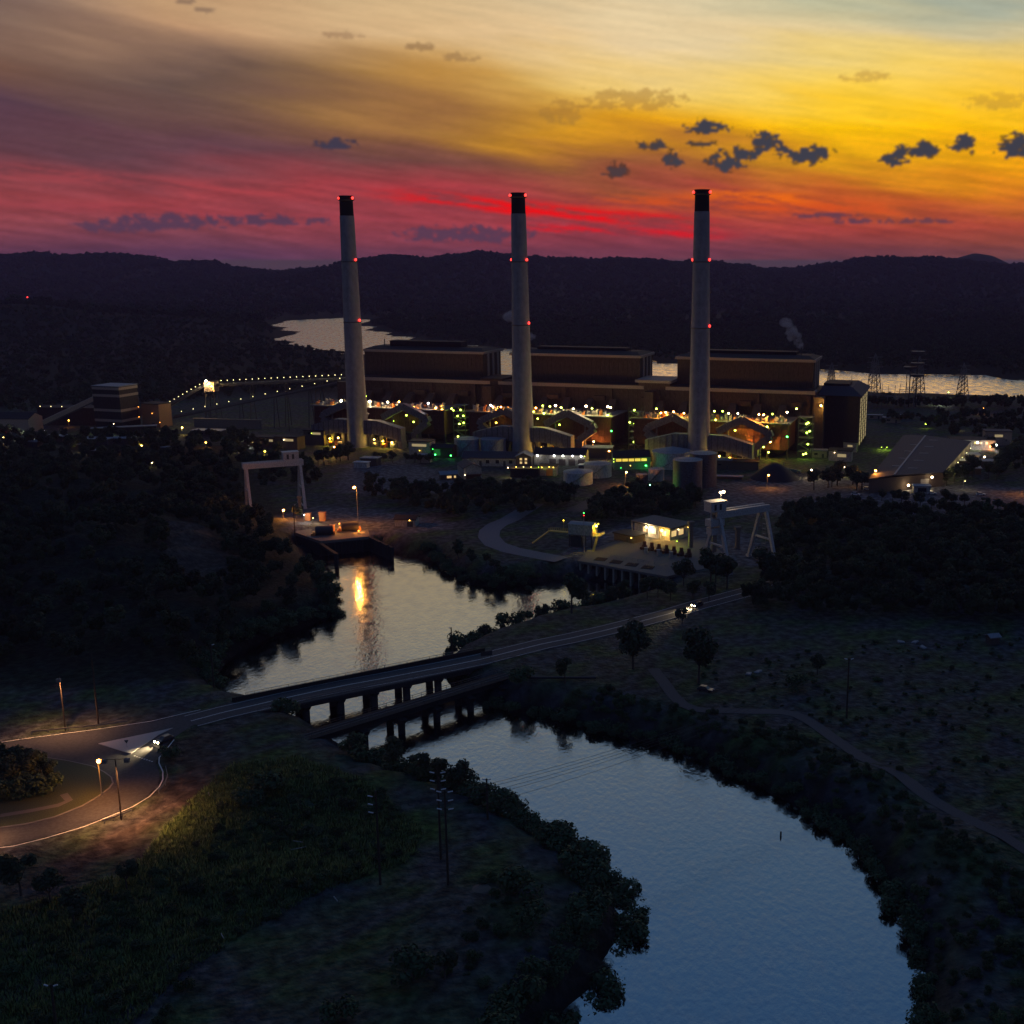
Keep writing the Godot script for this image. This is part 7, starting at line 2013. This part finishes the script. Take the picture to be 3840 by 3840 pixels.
func make_small_things() -> void:
	var s := Sh.new()
	var car_yaw := 0.0
	make_car(Vector3(Vector2(-112.1, -256.7).x, LAND + 0.1, Vector2(-112.1, -256.7).y), -0.55, "car with bright headlights waiting beside the splitter island", M.dark_car, true)
	make_car(Vector3(Vector2(21.9, -367.0).x, LAND + 0.1, Vector2(21.9, -367.0).y), -0.75, "car with headlights on coming down the road on the right", M.dark_car, true)
	make_car(Vector3(19.8, 6.0, -290.0), 1.1, "dark parked car beside the dirt track", M.dark_car, false)
	make_car(Vector3(118.6, 6.0, -565.6), 1.4, "white car under the orange street lamp on the apron road", M.white_car, false)
	make_car(Vector3(110.0, 6.0, -552.3), 1.2, "pale car half hidden by trees, below the white car", M.white_car, false)
	make_car(Vector3(148.2, 6.0, -554.9), 1.4, "pale car parked right of the small gate house by the orange road", M.white_car, false)
	make_car(Vector3(171.5, 6.0, -552.3), 1.4, "white car by the trees toward the right edge of the apron", M.white_car, false)
	make_building("gate_house", "small white gate house beside the orange lit road", "hut", Vector3(143.6, 6.0, -557.6), -0.1, Vector3(8, 3.6, 5), M.cream_paint, M.tank_roof, "flat", [["window", 0.0, 2.0, 4.0, 1.8, M.pane]])
	var sign_ := thing("give_way_sign", "small triangular road sign on the splitter island", "sign", Vector3(-119.5, 6.0, -253.1), 0.2)
	s = Sh.new()
	s.rod(Vector3(0, 0, 0), Vector3(0, 1.9, 0), 0.04, 0.04, 6)
	part("post", s, M.galvanised, sign_)
	s = Sh.new()
	s.hull([Vector3(-0.05, 1.3, 0.05), Vector3(0.05, 1.3, 0.05), Vector3(0.05, 1.3, 0.08), Vector3(-0.05, 1.3, 0.08), Vector3(-0.5, 2.1, 0.05), Vector3(0.5, 2.1, 0.05), Vector3(0.5, 2.1, 0.08), Vector3(-0.5, 2.1, 0.08)])
	part("plate", s, M.dark_steel, sign_)
	for e in [[Vector3(-66.1, 6.0, -207.7), 2.4, 0.35, "pale fallen pipe on the green bank, upper one of two"], [Vector3(-65.3, 6.0, -205.0), 3.0, -0.35, "pale fallen pipe on the green bank, lower one of two"], [Vector3(-91.2, 6.0, -228.4), 2.0, 1.1, "short pale post lying by the dirt verge"], [Vector3(-53.4, 6.0, -186.9), 2.0, 1.0, "thin pale stake on the bare flat"], [Vector3(-69.8, 6.0, -175.3), 2.0, 1.0, "thin pale stake by the lower left scrub"]]:
		s = Sh.new()
		s.rod(Vector3(-e[1] / 2, 0.3, 0), Vector3(e[1] / 2, 0.45, 0), 0.1, 0.1, 8)
		var o := part("fallen_pipe", s, M.cream_paint)
		o.position = e[0] + Vector3(0, 0.1, 0)
		o.rotation.y = -e[2]
		tag(o, e[3], "pipe")
	for e in [[Vector3(-84.3, 6.0, -230.1), "crumpled white sheet lying on the green bank"], [Vector3(32.6, 6.0, -302.8), "pale concrete rubble slab at the field's left edge"], [Vector3(35.4, 6.0, -304.5), "second pale rubble slab right of the first at the field's edge"], [Vector3(81.4, 6.0, -330.1), "pale sheet of scrap in the right field, left of the scattered pieces"], [Vector3(85.6, 6.0, -330.1), "pale sheet of scrap in the right field, middle of the scattered pieces"], [Vector3(86.8, 6.0, -325.2), "low pale sheet of scrap in the right field, below the others"]]:
		s = Sh.new()
		s.hull([Vector3(-1.2, 0, -0.7), Vector3(1.0, 0, -0.9), Vector3(1.3, 0, 0.6), Vector3(-0.9, 0, 0.8), Vector3(-1.0, 0.5, -0.5), Vector3(0.7, 0.2, -0.7), Vector3(1.0, 0.3, 0.4), Vector3(-0.7, 0.25, 0.6)])
		var o := part("scrap_sheet", s, M.tank_roof)
		o.position = e[0] + Vector3(0, 0.1, 0)
		o.rotation.y = e[0].x
		tag(o, e[1], "scrap")
	make_building("field_hut", "tiny hut with a white roof at the back of the right field", "hut", Vector3(108.7, 6.0, -329.1), 0.3, Vector3(3.0, 2.4, 2.6), M.brown_paint, M.tank_roof, "gable_x")
	s = Sh.new()
	s.lathe([Vector2(2.3, -0.1), Vector2(1.6, 0.25), Vector2(0.7, 0.42), Vector2(0, 0.45)], 14)
	var sand := part("sand_heap", s, mat("sand", 0.11, 0.085, 0.065))
	sand.position = Vector3(-27.7, 6.0, -190.8)
	tag(sand, "small pale sand heap on the bare flat right of the close pair of poles", "heap")
	s = Sh.new()
	s.rod(Vector3.ZERO, Vector3(Vector2(-9.8, -298.3).x - Vector2(-30.2, -298.3).x, 0, 0), 0.35, 0.35, 10)
	var pipe := part("pipeline", s, M.dark_steel)
	pipe.position = Vector3(-30.2, 6.0, -298.3) + Vector3(0, 0.7, 0)
	tag(pipe, "dark pipeline running right from the rail bridge's end", "pipeline")

func make_steam() -> void:
	var fm := FogMaterial.new()
	fm.density = 0.09
	fm.albedo = Color(0.9, 0.88, 0.9)
	rng.seed = 60
	for e in [[Vector3(-38, 60, 118), Vector3(-58, 76, 122), 0], [Vector3(147, 58, 116), Vector3(136, 72, 119), 1]]:
		for i in 16:
			var k := i / 15.0
			var f := FogVolume.new()
			f.name = "steam_plume"
			f.shape = RenderingServer.FOG_VOLUME_SHAPE_ELLIPSOID
			f.size = Vector3(rng.randf_range(2.5, 5.0), rng.randf_range(2.0, 5.5), 4.0) * (0.8 + k)
			f.material = fm
			add_child(f, true)
			var p: Vector3 = e[0].lerp(e[1], k) + Vector3(rng.randf_range(-2.5, 2.5), rng.randf_range(-2.0, 2.0), 0) * (0.5 + k)
			f.position = plant(p.x, p.z, LAND + p.y)
			f.set_meta("kind", "stuff")
			f.set_meta("label", "thin white steam drifting above the roof between left and middle stacks" if e[2] == 0 else "thin white steam drifting above the right roof block")

func _ready() -> void:
	# camera: a drone about 120 m up, looking down the river; the lens is shifted sideways as in a cropped picture
	var cam := Camera3D.new()
	cam.name = "camera"
	add_child(cam)
	cam.position = Vector3(0, 119.0, 0)
	cam.rotation = Vector3(deg_to_rad(-12.41), 0, 0)
	cam.projection = Camera3D.PROJECTION_FRUSTUM
	cam.near = 1.0
	cam.far = 14000.0
	cam.size = 2.0 * 966.0 / 2163.0
	cam.frustum_offset = Vector2(-226.0 / 2163.0, 0)
	cam.current = true
	fbm.noise_type = FastNoiseLite.TYPE_SIMPLEX_SMOOTH
	fbm.frequency = 0.03
	fbm.fractal_octaves = 5
	fbm.seed = 5
	# the sky a quarter of an hour after sunset
	var env := Environment.new()
	env.background_mode = Environment.BG_SKY
	env.sky = Sky.new()
	var sm := PanoramaSkyMaterial.new()
	sm.panorama = make_sky()
	env.sky.sky_material = sm
	env.background_energy_multiplier = 1.0
	env.tonemap_mode = Environment.TONE_MAPPER_LINEAR
	env.tonemap_exposure = 1.0
	env.sdfgi_enabled = true
	env.ssao_enabled = true
	env.ssil_enabled = true
	env.fog_enabled = true
	env.fog_density = 0.00005
	env.fog_light_color = Color(0.68, 0.54, 0.7)
	env.volumetric_fog_enabled = true
	env.volumetric_fog_density = 0.0
	var we := WorldEnvironment.new()
	we.name = "world_environment"
	we.environment = env
	add_child(we)
	# last glow of the sun from behind the hills
	var sun := DirectionalLight3D.new()
	sun.name = "afterglow"
	sun.light_energy = 0.03
	sun.light_color = Color(1.0, 0.72, 0.45)
	sun.light_angular_distance = 20.0
	sun.shadow_enabled = true
	add_child(sun)
	sun.look_at_from_position(Vector3.ZERO, Vector3(-0.15, -0.14, 1.0))
	var t0 := Time.get_ticks_msec()
	make_materials()
	make_rivers()
	make_ground()
	print("ground ", Time.get_ticks_msec() - t0)
	make_roads()
	make_bridges()
	make_plant()
	make_yard()
	make_jetty()
	make_dock()
	make_gantry(Vector3(-165.5, LAND, -521.0), 0.45, 24.0, 22.4, "white gantry crane with a small house on its right end, left of the basin", 8.0)
	make_gantry(Vector3(40.8, LAND, -420.0), 0.58, 22.0, 22.4, "white gantry crane with a lamp mast on its left end, right of the basin", -12.0)
	print("plant ", Time.get_ticks_msec() - t0)
	make_vegetation()
	print("plants ", Time.get_ticks_msec() - t0)
	make_poles()
	make_small_things()
	make_steam()
